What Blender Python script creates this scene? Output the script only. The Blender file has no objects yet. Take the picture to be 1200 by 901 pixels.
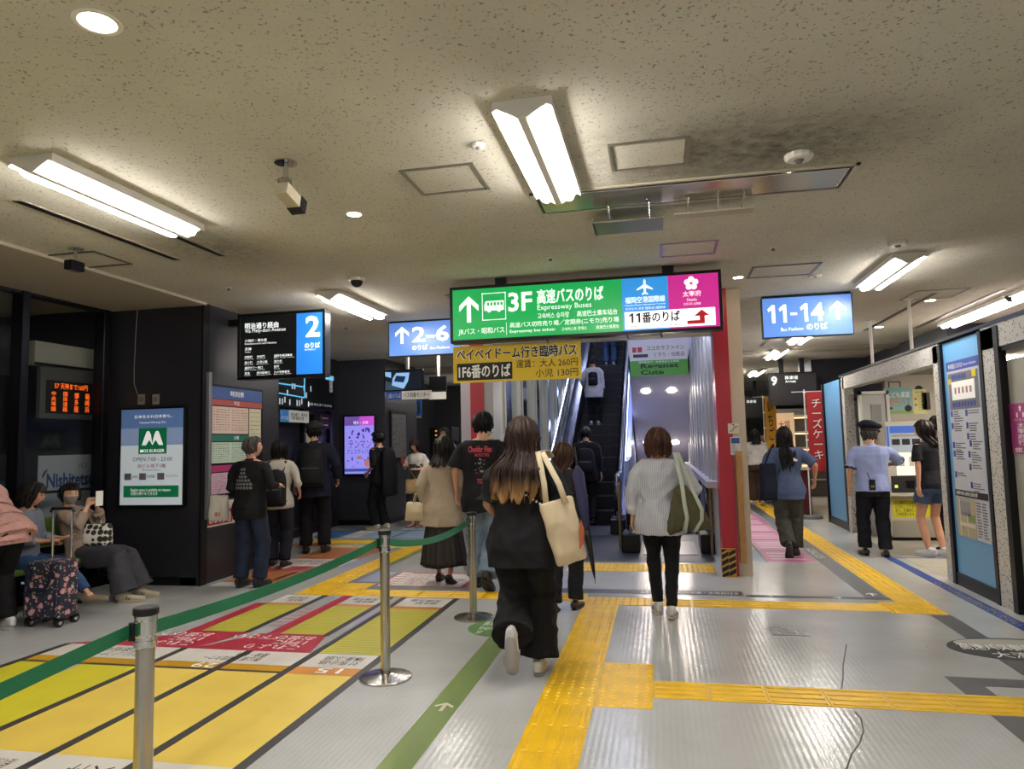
import bpy, bmesh, math, random
import numpy as np
from mathutils import Vector, Matrix, noise
from math import sin, cos, pi, radians, sqrt, tan, atan2

random.seed(7); rng = np.random.default_rng(7)
S = bpy.context.scene
COL = S.collection

# ------------------------------------------------------------------ camera
FPX, CX, CY, EYE = 830.0, 600.0, 450.5, 1.5
YAW, PIT, ROL = radians(11.7), radians(4.7), radians(1.3)
cf = np.array([-sin(YAW)*cos(PIT), cos(YAW)*cos(PIT), sin(PIT)])
_r0 = np.array([cos(YAW), sin(YAW), 0.]); _u0 = np.cross(_r0, cf)
cr = _r0*cos(ROL)-_u0*sin(ROL); cu = _u0*cos(ROL)+_r0*sin(ROL)
cam = bpy.data.cameras.new('camera'); camo = bpy.data.objects.new('camera', cam); COL.objects.link(camo)
cam.sensor_width = 36; cam.lens = FPX/1200*36; cam.clip_start = .05; cam.clip_end = 200
camo.matrix_world = Matrix(((cr[0], cu[0], -cf[0], 0), (cr[1], cu[1], -cf[1], 0), (cr[2], cu[2], -cf[2], EYE), (0, 0, 0, 1)))
S.camera = camo

# ------------------------------------------------------------------ world and exposure
CEIL = 3.17
TUBE, WARM = 54.0, 60.0      # emission of the fluorescent lenses and the downlights
S.view_settings.view_transform = 'Standard'; S.view_settings.look = 'None'
S.view_settings.exposure = 0.28; S.view_settings.gamma = 1
W = bpy.data.worlds.new('world'); S.world = W; W.use_nodes = True
W.node_tree.nodes['Background'].inputs[0].default_value = (.75, .85, 1, 1)
W.node_tree.nodes['Background'].inputs[1].default_value = .25
S.cycles.max_bounces = 12; S.cycles.diffuse_bounces = 8; S.cycles.glossy_bounces = 4
S.cycles.transparent_max_bounces = 12
S.cycles.sample_clamp_indirect = 12
S.cycles.caustics_reflective = False; S.cycles.caustics_refractive = False

# ------------------------------------------------------------------ where a pixel of the photograph lies in the place
C0 = np.array([0, 0, EYE])
def ray(x, y): return cf+cr*(x-CX)/FPX+cu*(CY-y)/FPX
def onz(x, y, z=0.): d = ray(x, y); return C0+d*((z-EYE)/d[2])
def ony(x, y, Y): d = ray(x, y); return C0+d*(Y/d[1])
def onx(x, y, X): d = ray(x, y); return C0+d*(X/d[0])

# ------------------------------------------------------------------ materials
MATS = {}
def srgb(c):
    if isinstance(c, str):
        c = [int(c[i:i+2], 16)/255 for i in (0, 2, 4)]
    return tuple((v/12.92 if v <= .04045 else ((v+.055)/1.055)**2.4) for v in c)
def mat(name, col=None, rough=.6, metal=0., emit=0., bump=0., bscale=40., vary=0., vscale=6., alpha=1., coat=0., spec=.5, stretch=(1, 1, 1)):
    if name in MATS: return MATS[name]
    m = bpy.data.materials.new(name); m.use_nodes = True; MATS[name] = m
    nt = m.node_tree; b = nt.nodes['Principled BSDF']; c = srgb(col)
    b.inputs['Base Color'].default_value = (*c, 1); b.inputs['Roughness'].default_value = rough
    b.inputs['Metallic'].default_value = metal; b.inputs['Alpha'].default_value = alpha
    b.inputs['Coat Weight'].default_value = coat; b.inputs['Specular IOR Level'].default_value = spec
    if emit:
        b.inputs['Emission Color'].default_value = (*c, 1); b.inputs['Emission Strength'].default_value = emit
    if bump or vary:
        tc = nt.nodes.new('ShaderNodeTexCoord'); mp = nt.nodes.new('ShaderNodeMapping'); mp.inputs['Scale'].default_value = stretch
        nt.links.new(tc.outputs['Object'], mp.inputs[0])
    if vary:
        n = nt.nodes.new('ShaderNodeTexNoise'); n.inputs['Scale'].default_value = vscale; n.inputs['Detail'].default_value = 5
        nt.links.new(mp.outputs[0], n.inputs['Vector'])
        r = nt.nodes.new('ShaderNodeValToRGB'); r.color_ramp.elements[0].position = .3; r.color_ramp.elements[1].position = .7
        r.color_ramp.elements[0].color = (*[v*(1-vary) for v in c], 1); r.color_ramp.elements[1].color = (*[min(1, v*(1+vary)) for v in c], 1)
        nt.links.new(n.outputs['Fac'], r.inputs[0]); nt.links.new(r.outputs[0], b.inputs['Base Color'])
    if bump:
        n = nt.nodes.new('ShaderNodeTexNoise'); n.inputs['Scale'].default_value = bscale; n.inputs['Detail'].default_value = 3
        nt.links.new(mp.outputs[0], n.inputs['Vector'])
        bp = nt.nodes.new('ShaderNodeBump'); bp.inputs['Strength'].default_value = bump; bp.inputs['Distance'].default_value = .01
        nt.links.new(n.outputs['Fac'], bp.inputs['Height']); nt.links.new(bp.outputs[0], b.inputs['Normal'])
    return m
def N(m): return m.node_tree.nodes, m.node_tree.links, m.node_tree.nodes['Principled BSDF']

def mat_floor():
    m = mat('ribbed_vinyl_floor', 'a3a4a3', .21, spec=.5); n, l, b = N(m)
    tc = n.new('ShaderNodeTexCoord')
    n1 = n.new('ShaderNodeTexNoise'); n1.inputs['Scale'].default_value = .9; n1.inputs['Detail'].default_value = 6
    l.new(tc.outputs['Object'], n1.inputs['Vector'])
    r = n.new('ShaderNodeValToRGB'); r.color_ramp.elements[0].position = .32; r.color_ramp.elements[1].position = .7
    r.color_ramp.elements[0].color = (*srgb('acadab'), 1); r.color_ramp.elements[1].color = (*srgb('c0c3c4'), 1)
    l.new(n1.outputs['Fac'], r.inputs[0])
    # scuffs and specks
    mp = n.new('ShaderNodeMapping'); mp.inputs['Scale'].default_value = (1.2, .35, 1); mp.inputs['Rotation'].default_value = (0, 0, .5)
    l.new(tc.outputs['Object'], mp.inputs[0])
    n2 = n.new('ShaderNodeTexNoise'); n2.inputs['Scale'].default_value = 26; n2.inputs['Detail'].default_value = 2; l.new(mp.outputs[0], n2.inputs['Vector'])
    r2 = n.new('ShaderNodeValToRGB'); r2.color_ramp.elements[0].position = .765; r2.color_ramp.elements[1].position = .80
    l.new(n2.outputs['Fac'], r2.inputs[0])
    mx = n.new('ShaderNodeMix'); mx.data_type = 'RGBA'; mx.blend_type = 'MIX'
    l.new(r2.outputs[0], mx.inputs['Factor']); l.new(r.outputs[0], mx.inputs['A']); mx.inputs['B'].default_value = (.07, .07, .07, 1)
    l.new(mx.outputs['Result'], b.inputs['Base Color'])
    wv = n.new('ShaderNodeTexWave'); wv.bands_direction = 'X'; wv.inputs['Scale'].default_value = 9.5; wv.inputs['Distortion'].default_value = 0
    l.new(tc.outputs['Object'], wv.inputs['Vector'])
    bp = n.new('ShaderNodeBump'); bp.inputs['Strength'].default_value = .13; bp.inputs['Distance'].default_value = .003
    l.new(wv.outputs['Fac'], bp.inputs['Height'])
    n3 = n.new('ShaderNodeTexNoise'); n3.inputs['Scale'].default_value = 5; l.new(tc.outputs['Object'], n3.inputs['Vector'])
    bp2 = n.new('ShaderNodeBump'); bp2.inputs['Strength'].default_value = .15; bp2.inputs['Distance'].default_value = .02
    l.new(n3.outputs['Fac'], bp2.inputs['Height']); l.new(bp.outputs[0], bp2.inputs['Normal']); l.new(bp2.outputs[0], b.inputs['Normal'])
    return m
def mat_ceiling():
    m = mat('pitted_ceiling_board', 'a09a86', .9, spec=.15); n, l, b = N(m)
    tc = n.new('ShaderNodeTexCoord')
    v = n.new('ShaderNodeTexNoise'); v.inputs['Scale'].default_value = 62; v.inputs['Detail'].default_value = 2; l.new(tc.outputs['Object'], v.inputs['Vector'])
    r = n.new('ShaderNodeValToRGB'); r.color_ramp.elements[0].position = .31; r.color_ramp.elements[1].position = .385
    r.color_ramp.elements[0].color = (*srgb('8d897b'), 1); r.color_ramp.elements[1].color = (*srgb('cbc8ba'), 1)
    l.new(v.outputs['Fac'], r.inputs[0])
    n2 = n.new('ShaderNodeTexNoise'); n2.inputs['Scale'].default_value = .8; n2.inputs['Detail'].default_value = 5; l.new(tc.outputs['Object'], n2.inputs['Vector'])
    r2 = n.new('ShaderNodeValToRGB'); r2.color_ramp.elements[0].position = .3; r2.color_ramp.elements[1].position = .65
    r2.color_ramp.elements[0].color = (.80, .80, .80, 1); r2.color_ramp.elements[1].color = (1, 1, 1, 1); l.new(n2.outputs['Fac'], r2.inputs[0])
    mx = n.new('ShaderNodeMix'); mx.data_type = 'RGBA'; mx.blend_type = 'MULTIPLY'; mx.inputs['Factor'].default_value = 1
    l.new(r.outputs[0], mx.inputs['A']); l.new(r2.outputs[0], mx.inputs['B'])
    # soot blown out of the air slots: stains with a place of their own
    last = mx.outputs['Result']
    sx = n.new('ShaderNodeSeparateXYZ'); l.new(tc.outputs['Object'], sx.inputs[0])
    n4 = n.new('ShaderNodeTexNoise'); n4.inputs['Scale'].default_value = 14; n4.inputs['Detail'].default_value = 6; l.new(tc.outputs['Object'], n4.inputs['Vector'])
    for (cx, cy, ax, ay, k) in ((.78, 4.2, .85, .55, 1.25), (-3.55, 5.2, .6, .8, .9), (.1, 4.15, .8, .5, 1.0)):
        d = n.new('ShaderNodeVectorMath'); d.operation = 'SUBTRACT'; l.new(tc.outputs['Object'], d.inputs[0]); d.inputs[1].default_value = (cx, cy, CEIL)
        e = n.new('ShaderNodeVectorMath'); e.operation = 'DIVIDE'; l.new(d.outputs[0], e.inputs[0]); e.inputs[1].default_value = (ax, ay, 9)
        g = n.new('ShaderNodeVectorMath'); g.operation = 'LENGTH'; l.new(e.outputs[0], g.inputs[0])
        mr = n.new('ShaderNodeMapRange'); mr.inputs['From Min'].default_value = 0; mr.inputs['From Max'].default_value = 1.2
        mr.inputs['To Min'].default_value = k; mr.inputs['To Max'].default_value = 0; l.new(g.outputs['Value'], mr.inputs['Value'])
        mu = n.new('ShaderNodeMath'); mu.operation = 'MULTIPLY'; l.new(mr.outputs[0], mu.inputs[0]); l.new(n4.outputs['Fac'], mu.inputs[1])
        mm = n.new('ShaderNodeMix'); mm.data_type = 'RGBA'; l.new(mu.outputs[0], mm.inputs['Factor']); l.new(last, mm.inputs['A']); mm.inputs['B'].default_value = (.045, .042, .036, 1)
        last = mm.outputs['Result']
    l.new(last, b.inputs['Base Color'])
    bp = n.new('ShaderNodeBump'); bp.inputs['Strength'].default_value = .7; bp.inputs['Distance'].default_value = .006
    l.new(r.outputs[0], bp.inputs['Height']); l.new(bp.outputs[0], b.inputs['Normal'])
    return m

# ------------------------------------------------------------------ mesh building
class MB:
    def __init__(s): s.v = []; s.f = []
    def add(s, vs, fs):
        o = len(s.v); s.v += [tuple(map(float, p)) for p in vs]; s.f += [tuple(i+o for i in f) for f in fs]; return s
    def box(s, x0, x1, y0, y1, z0, z1):
        if x0 > x1: x0, x1 = x1, x0
        if y0 > y1: y0, y1 = y1, y0
        if z0 > z1: z0, z1 = z1, z0
        return s.add([(x0,y0,z0),(x1,y0,z0),(x1,y1,z0),(x0,y1,z0),(x0,y0,z1),(x1,y0,z1),(x1,y1,z1),(x0,y1,z1)],
                     [(0,3,2,1),(4,5,6,7),(0,1,5,4),(1,2,6,5),(2,3,7,6),(3,0,4,7)])
    def ext(s, pts, d):            # polygon (list of 3D points) pushed along vector d
        n = len(pts); d = np.array(d, float); a = [np.array(p, float) for p in pts]
        nrm = sum((np.cross(a[i]-a[0], a[(i+1) % n]-a[0]) for i in range(n)), np.zeros(3))
        if nrm@d > 0: a = a[::-1]
        return s.add(a+[p+d for p in a], [tuple(range(n)), tuple(range(2*n-1, n-1, -1))]+[(i, i+n, (i+1) % n+n, (i+1) % n) for i in range(n)])
    def tube(s, pts, r, n=10, side=None, cap=True):   # r: radius or (rx, ry) per point or a single value
        P = [np.array(p, float) for p in pts]; m = len(P)
        if not isinstance(r, (list, tuple)) or (isinstance(r, tuple) and len(r) == 2 and m != 2): r = [r]*m
        R = [(q, q) if not isinstance(q, (tuple, list)) else q for q in r]
        T = []
        for i in range(m):
            t = P[min(i+1, m-1)]-P[max(i-1, 0)]; L = np.linalg.norm(t); T.append(t/L if L > 1e-9 else np.array([0, 0, 1.]))
        if side is None: side = (1, 0, 0) if abs(T[0][0]) < .9 else (0, 1, 0)
        u = np.array(side, float); vs = []
        for i in range(m):
            u2 = u-T[i]*(u@T[i]); L = np.linalg.norm(u2)
            if L < 1e-4: u2 = np.cross(T[i], (0, 0, 1)); L = np.linalg.norm(u2)
            u2 /= L; w = np.cross(T[i], u2)
            for k in range(n):
                a = 2*pi*k/n; vs.append(P[i]+u2*cos(a)*R[i][0]+w*sin(a)*R[i][1])
            u = u2
        fs = [(i*n+k, i*n+(k+1) % n, (i+1)*n+(k+1) % n, (i+1)*n+k) for i in range(m-1) for k in range(n)]
        if cap: fs += [tuple(range(n-1, -1, -1)), tuple((m-1)*n+k for k in range(n))]
        return s.add(vs, fs)
    def disc(s, c, r, h, n=24, axis=2, r2=None):       # short cylinder standing on c
        d = [0, 0, 0]; d[axis] = h
        return s.tube([c, np.array(c, float)+d], [r, r if r2 is None else r2], n)
    def sph(s, c, r, n=12, m=8):
        if not isinstance(r, (tuple, list)): r = (r, r, r)
        vs = [(c[0], c[1], c[2]+r[2])]
        for i in range(1, m):
            t = pi*i/m
            for k in range(n):
                a = 2*pi*k/n; vs.append((c[0]+r[0]*sin(t)*cos(a), c[1]+r[1]*sin(t)*sin(a), c[2]+r[2]*cos(t)))
        vs.append((c[0], c[1], c[2]-r[2])); L = len(vs)-1
        fs = [(0, 1+k, 1+(k+1) % n) for k in range(n)]+[(L, 1+(m-2)*n+(k+1) % n, 1+(m-2)*n+k) for k in range(n)]
        fs += [(1+i*n+k, 1+(i+1)*n+k, 1+(i+1)*n+(k+1) % n, 1+i*n+(k+1) % n) for i in range(m-2) for k in range(n)]
        return s.add(vs, fs)
    def mesh(s, name, off=(0, 0, 0), smooth=False):
        me = bpy.data.meshes.new(name); o = off
        me.from_pydata([(a-o[0], b-o[1], c-o[2]) for a, b, c in s.v], [], s.f); me.update()
        if smooth: me.shade_smooth()
        return me
def wmat(o):
    m = Matrix.Identity(4)
    while o: m = Matrix.Translation(o.location)@o.rotation_euler.to_matrix().to_4x4()@m; o = o.parent
    return m
def obj(name, g, m, parent=None, world=True, smooth=False, bevel=0., label=None):
    """one mesh object; parts of a thing that is not turned are given in world coordinates"""
    me = g.mesh(name, (0, 0, 0), smooth) if isinstance(g, MB) else g
    if parent is not None and world and isinstance(g, MB): me.transform(wmat(parent).inverted())
    o = bpy.data.objects.new(name, me); COL.objects.link(o); o.parent = parent
    if m is not None: me.materials.clear(); me.materials.append(m)
    if bevel:
        b = o.modifiers.new('bevel', 'BEVEL'); b.width = bevel; b.segments = 2; b.limit_method = 'ANGLE'
    if label: o['label'] = label
    return o
def tag(o, label, cat, group=None):
    o['label'] = label; o['category'] = cat
    if group: o['group'] = group
    return o
def thing(name, loc, label, cat, group=None, rz=0.):
    o = bpy.data.objects.new(name, None); COL.objects.link(o); o.location = Vector([float(v) for v in loc]); o.rotation_euler = (0, 0, rz); o.empty_display_size = .1
    return tag(o, label, cat, group)
def struct(name, g, m, parent=None, **k):
    o = obj(name, g, m, parent, **k)
    if parent is None: o['kind'] = 'structure'
    return o
def copy_thing(o, loc=None, label=None, rz=None):
    c = o.copy(); COL.objects.link(c)
    if loc is not None: c.location = loc
    if rz is not None: c.rotation_euler = (0, 0, rz)
    if label: c['label'] = label
    for ch in o.children:
        d = ch.copy(); COL.objects.link(d); d.parent = c
        for g in ch.children:
            e = g.copy(); COL.objects.link(e); e.parent = d
    return c

# ------------------------------------------------------------------ lettering
TEXTS = []
class Plane:
    """a flat face in the place: origin, u to the reader's right, v up, n towards the reader; px(...) finds the spot seen at a pixel"""
    def __init__(s, o, u, v):
        s.o = np.array(o, float); s.u = np.array(u, float); s.v = np.array(v, float); s.n = np.cross(s.u, s.v)
    def px(s, x, y):
        d = ray(x, y); p = C0+d*(((s.o-C0)@s.n)/(d@s.n)); return (p-s.o)@s.u, (p-s.o)@s.v
    def rect(s, x0, y0, x1, y1):       # pixel box -> (u0, v0, u1, v1)
        a, b = s.px(x0, (y0+y1)/2), s.px(x1, (y0+y1)/2); c, d = s.px((x0+x1)/2, y0), s.px((x0+x1)/2, y1)
        return (min(a[0], b[0]), min(c[1], d[1]), max(a[0], b[0]), max(c[1], d[1]))
    def P(s, u, v, w=0.): return s.o+s.u*u+s.v*v+s.n*w
    def slab(s, r, t=.004, w=0., mb=None):
        mb = mb or MB(); u0, v0, u1, v1 = r
        return mb.ext([s.P(u0, v0, w), s.P(u1, v0, w), s.P(u1, v1, w), s.P(u0, v1, w)], s.n*t)
    def poly(s, pts, t=.004, w=0., mb=None):
        mb = mb or MB(); return mb.ext([s.P(u, v, w) for u, v in pts], s.n*t)
    def disc(s, u, v, r, t=.004, w=0., mb=None, n=24, ry=None):
        return s.poly([(u+r*cos(2*pi*k/n), v+(ry or r)*sin(2*pi*k/n)) for k in range(n)], t, w, mb)
def text(body, pl, r, m, parent, w=.002, bold=0., flip=False, name='lettering', keep=False, spacing=1., wrap=None, heavy=False):
    """lettering that fills the box r on plane pl"""
    if any(ord(ch) > 0x2fff for ch in body): bold = min(bold, .006)
    c = bpy.data.curves.new(name, 'FONT'); c.body = body; c.offset = bold; c.resolution_u = 2; c.fill_mode = 'FRONT' ; c.dimensions = '2D'
    c.space_line = spacing; c.align_x = 'LEFT'
    c.materials.append(m)
    o = bpy.data.objects.new(name, c); COL.objects.link(o); o.parent = parent
    TEXTS.append((o, pl, r, w, flip, keep, wrap, heavy)); return o
def settle_texts():
    bpy.context.view_layer.update()
    dg = bpy.context.evaluated_depsgraph_get()
    for o, pl, r, w, flip, keep, wrap, heavy in TEXTS:
        bb = [Vector(b) for b in o.bound_box]
        x0 = min(b.x for b in bb); x1 = max(b.x for b in bb); y0 = min(b.y for b in bb); y1 = max(b.y for b in bb)
        dw, dh = max(x1-x0, 1e-3), max(y1-y0, 1e-3); W_, H_ = r[2]-r[0], r[3]-r[1]
        if keep:
            q = min(W_/dw, H_/dh); sx = sy = q
        else: sx, sy = W_/dw, H_/dh
        u, v = pl.u, pl.v
        cu_, cv_ = (r[0]+r[2])/2, (r[1]+r[3])/2
        if flip: u, v = -u, -v
        c = pl.P(cu_, cv_, w)
        o0 = c-u*sx*(x0+x1)/2-v*sy*(y0+y1)/2
        M = Matrix(((u[0]*sx, v[0]*sy, pl.n[0], o0[0]), (u[1]*sx, v[1]*sy, pl.n[1], o0[1]), (u[2]*sx, v[2]*sy, pl.n[2], o0[2]), (0, 0, 0, 1)))
        me = bpy.data.meshes.new_from_object(o.evaluated_get(dg))
        if heavy:          # bold characters: the same outlines laid over each other a hair apart
            bm = bmesh.new(); hv = .022 if heavy is True else heavy
            for q, (dx, dy) in enumerate(((0, 0), (hv, 0), (-hv, 0), (0, hv*.7), (0, -hv*.7))):
                c2 = me.copy(); c2.transform(Matrix.Translation((dx, dy, q*.00015))); bm.from_mesh(c2); bpy.data.meshes.remove(c2)
            bm.to_mesh(me); bm.free()
        me.transform(wmat(o.parent).inverted()@M)
        par, old = o.parent, o.data; bpy.data.objects.remove(o); me.name = 'lettering'
        n = bpy.data.objects.new('lettering', me); COL.objects.link(n); n.parent = par
        if wrap: drape(n, wrap)
def drape(o, garment):
    """lay a flat print on the back of a garment: every vertex moves forward onto the cloth"""
    from mathutils.bvhtree import BVHTree
    g = garment.data; bv = BVHTree.FromPolygons([v.co for v in g.vertices], [tuple(f.vertices) for f in g.polygons])
    for v in o.data.vertices:
        h = bv.ray_cast(Vector((v.co.x, -2, v.co.z)), Vector((0, 1, 0)))
        if h[0] is not None: v.co.y = h[0].y-.004
def ap(pts, c=(0, 0), s=1., rot=0.):
    return [(c[0]+s*(x*cos(rot)-y*sin(rot)), c[1]+s*(x*sin(rot)+y*cos(rot))) for x, y in pts]
def one(pl, r, t=.002, w=.003, mb=None):
    """the figure 1 with its flag"""
    u0, v0, u1, v1 = r; L, H = u1-u0, v1-v0
    return pl.poly([(u0+L*.55, v0), (u1, v0), (u1, v1), (u0+L*.62, v1), (u0, v0+H*.78), (u0+L*.12, v0+H*.62), (u0+L*.55, v0+H*.76)], t, w, mb)
ARROW = [(-.09, -.5), (.09, -.5), (.09, .22), (.42, -.08), (.42, .14), (0, .5), (-.42, .14), (-.42, -.08), (-.09, .22)]

# ------------------------------------------------------------------ common materials
M_black = mat('black_metal', '0e0e12', .35, .3)
M_blackwall = mat('black_wall_panel', '27272d', .32, bump=.05, bscale=3)
M_darkframe = mat('dark_anodised_frame', '24242b', .3, .8)
M_white = mat('white_print', 'f2f2ee', .6)
M_offwhite = mat('off_white_paint', 'c9c6bd', .6)
M_ink = mat('black_ink', '141414', .6)
M_grey = mat('grey_plastic', '6d6d6c', .5)
M_steel = mat('brushed_steel', 'b9b5ad', .22, 1., bump=.04, bscale=60, stretch=(1, 1, .03))
M_chrome = mat('chrome', 'd8d8d8', .07, 1.)
M_rubber = mat('black_rubber', '0b0b0c', .45)
M_red = mat('red_enamel', 'a51f33', .35)
M_cream = mat('cream_panel', 'b7afa0', .5)
M_whitewall = mat('white_wall_panel', 'c4c4c6', .35)
M_glass = mat('dark_glass', '0d1116', .04, alpha=.14, spec=.8)
def lit(name, col, e): return mat(name, col, .3, emit=e*(.80 if e < 3 else 1))
# ================================================================== SETTING
floor_m = mat_floor(); ceil_m = mat_ceiling()
g = MB()                                   # floor with the pit of the descending escalator left open
g.box(-6.4, -.5, -9, 36, -.1, 0); g.box(-.5, .62, -9, 10.6, -.1, 0); g.box(.62, 9, -9, 36, -.1, 0); g.box(-.5, .62, 24, 36, -.1, 0)
floor = struct('floor', g, floor_m)
g = MB()                                   # ceiling with the open shaft over the escalators
SX0, SX1, SY0, SY1 = -2.35, .72, 8.75, 30
g.box(-9, SX0, -9, 36, CEIL, CEIL+.1); g.box(SX0, SX1, -9, SY0, CEIL, CEIL+.1); g.box(SX1, 9, -9, 36, CEIL, CEIL+.1)
ceiling = struct('ceiling', g, ceil_m)
struct('wall_back', MB().box(-9, 9, -9.1, -9, 0, 4), mat('rear_wall', 'd0ccc2', .8))
struct('wall_right', MB().box(6.6, 6.7, -9, 36, 0, CEIL), mat('right_wall', 'c9c4b8', .8))
# left side: glazed front, black display wall, timetable pillar, alcove, screen wall
struct('wall_left', MB().box(-8.6, -8.5, -9, 7.1, 0, CEIL), mat('outside_dark', '101216', .6))
struct('floor_outside', MB().box(-8.5, -6.4, -9, 7.1, -.12, -.02), mat('asphalt', '2b2c30', .8))
struct('wall_display', MB().box(-8.5, -5.1, 7.12, 7.4, 0, CEIL), M_blackwall)
struct('baseboard_display', MB().box(-6.3, -5.09, 7.10, 7.12, 0, .09), M_black)
struct('wall_timetable', MB().box(-5.3, -5.05, 7.1, 8.75, 0, CEIL), M_blackwall)
struct('trim_corner', MB().box(-5.055, -5.03, 7.085, 7.2, 0, CEIL), M_black)
struct('wall_alcove', MB().box(-6.25, -6.1, 7.3, 12.9, 0, CEIL), M_blackwall)
struct('wall_screen', MB().box(-6.3, -5.15, 12.8, 14.6, 0, CEIL), mat('charcoal_wall_panel', '3a3a43', .38))
struct('trim_screen_wall', MB().box(-6.1, -5.14, 12.785, 12.8, 0, .1).box(-5.15, -5.135, 12.8, 14.6, 0, .1), M_black)
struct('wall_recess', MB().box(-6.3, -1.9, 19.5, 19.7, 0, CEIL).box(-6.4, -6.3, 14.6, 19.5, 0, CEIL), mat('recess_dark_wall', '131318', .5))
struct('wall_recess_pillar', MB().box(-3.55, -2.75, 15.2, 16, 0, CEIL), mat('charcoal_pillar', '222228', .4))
struct('wall_far', MB().box(.7, 9, 34, 34.2, 0, CEIL), mat('far_dark_wall', '1c1c20', .7))

# glazed front on the far left, with its own mullions
win = struct('window_1', MB().box(-6.32, -6.30, -2, 7.1, .02, CEIL), M_glass)
for i, y in enumerate((1.3, 2.75, 4.35, 5.93, 7.0)):
    obj('mullion', MB().box(-6.36, -6.22, y-.045, y+.045, 0, CEIL), M_darkframe, win, bevel=.008)
obj('rail', MB().box(-6.35, -6.24, -2, 7.1, CEIL-.06, CEIL), M_darkframe, win)
obj('rail', MB().box(-6.35, -6.24, -2, 7.1, 0, .1), M_darkframe, win)
obj('rail', MB().box(-6.33, -6.27, -2, 7.1, 1.08, 1.11), M_darkframe, win)

# a step in the ceiling along the left wall
struct('trim_soffit', MB().box(-6.3, -5.0, -9, 7.1, CEIL-.03, CEIL), mat('smooth_soffit', 'a8a08e', .8))
# beams across the ceiling deeper in
M_beam = mat('beam_paint', '9b9484', .8)
struct('trim_beam', MB().box(.75, 6.6, 14.2, 14.7, CEIL-.04, CEIL), M_beam)
struct('trim_beam_far', MB().box(.75, 6.6, 26.5, 27, CEIL-.2, CEIL), M_beam)
struct('trim_beam_left', MB().box(-6.3, -2.36, 14.6, 15.0, CEIL-.12, CEIL), M_beam)

# escalator hall: portal, shaft walls, sloping soffit over the way down
M_shaft = mat('shaft_white_wall', 'bcbcc4', .35)
por = struct('trim_portal', MB().box(-2.15, .72, 8.2, 8.45, 2.68, CEIL), mat('portal_header', 'b9b7ae', .5))
for x0, x1 in ((-2.2, -2.03), (.62, .78)):
    obj('column_cladding', MB().box(x0, x1, 8.15, 8.5, 0, CEIL), M_red, por)
obj('jamb_frame', MB().box(-2.03, -1.92, 8.155, 8.5, 0, 2.68), mat('grey_jamb', '9a9b9c', .4, .3), por)
struct('wall_shaft_right', MB().box(.64, .9, 8.3, 24, 0, 6.5), M_whitewall)
struct('trim_shaft_right', MB().box(.78, .93, 8.2, 8.6, 0, CEIL), mat('cream_jamb', 'b9ad9a', .5))
struct('wall_shaft_left', MB().box(-2.36, -2.2, 8.3, 26, 0, 7.5), mat('shaft_left_wall', 'a9aab4', .25))
struct('wall_shaft_end', MB().box(-2.36, .9, 26, 26.2, -5, 8), M_shaft)
struct('ceiling_shaft', MB().box(-2.36, .9, 8.3, 26.2, 7.5, 7.6), M_shaft)
struct('wall_shaft_front', MB().box(-2.36, .9, 8.6, 8.7, CEIL, 7.5), M_shaft)
# the pit of the descending flight
struct('wall_pit', MB().box(-.62, -.5, 10.6, 24, -6, 0).box(.62, .74, 10.6, 24, -6, 0).box(-.6, .7, 23.9, 24, -6, 0), M_whitewall)
# sloping soffit: starts above head height and goes down with the flight
g = MB(); y0, z0, y1 = 13.2, 2.72, 24; z1 = z0-.577*(y1-y0)
g.ext([(-.52, y0, z0), (-.52, y1, z1), (-.52, y1, z1+.3), (-.52, y0, z0+.3)], (1.14, 0, 0))
g.box(-.52, .62, y0, y0+.12, z0, 6.5)
soff = struct('ceiling_soffit', g, mat('soffit_lilac_white', 'cbc7d4', .5))
# dividing wall between the flights, sloping up with the ascending one
# metal fins on both shaft walls
M_fin = mat('aluminium_fin', 'b3b096', .45, .2); M_mir = mat('mirror_strip', 'dfe3ee', .10, 1., bump=.3, bscale=3, stretch=(1, 2, .3))
finw = bpy.data.objects['wall_shaft_left']; finr = bpy.data.objects['wall_shaft_right']
mf = None
for side, wl, n, per, hw in ((-2.2, finw, 13, 1.3, .25), (.64, finr, 15, .8, .2)):
    d = .05 if side < 0 else -.05; me = None
    z0f = 0.05 if side < 0 else 1.0
    for i in range(n):
        y = (9.7 if side < 0 else 9.0)+i*per
        if me is None:
            g = MB().box(side, side+d, y-hw, y+hw, z0f, 7 if side < 0 else 3.1).box(side+d, side+d*1.5, y+hw*.2, y+hw*.45, z0f, 7 if side < 0 else 3.1)
            me = obj('fin', g, M_fin if side < 0 else mat('lilac_grey_fin', 'a4a3a8', .4, .2), wl).data; y00 = y
        else:
            o = bpy.data.objects.new('fin', me); COL.objects.link(o); o.parent = wl; o.location = (0, y-y00, 0)
    mir = obj('mirror_lining', MB().box(side, side+d*.15, 8.5, 9.5+n*per, z0f, 7 if side < 0 else 3.1), M_mir if side < 0 else mat('grey_lining', 'b5b6bf', .45, .1), wl)
obj('ledge', MB().box(.50, .64, 8.5, 20, .93, 1.0), mat('pale_ledge', 'b6b4c0', .3), finr)
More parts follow.
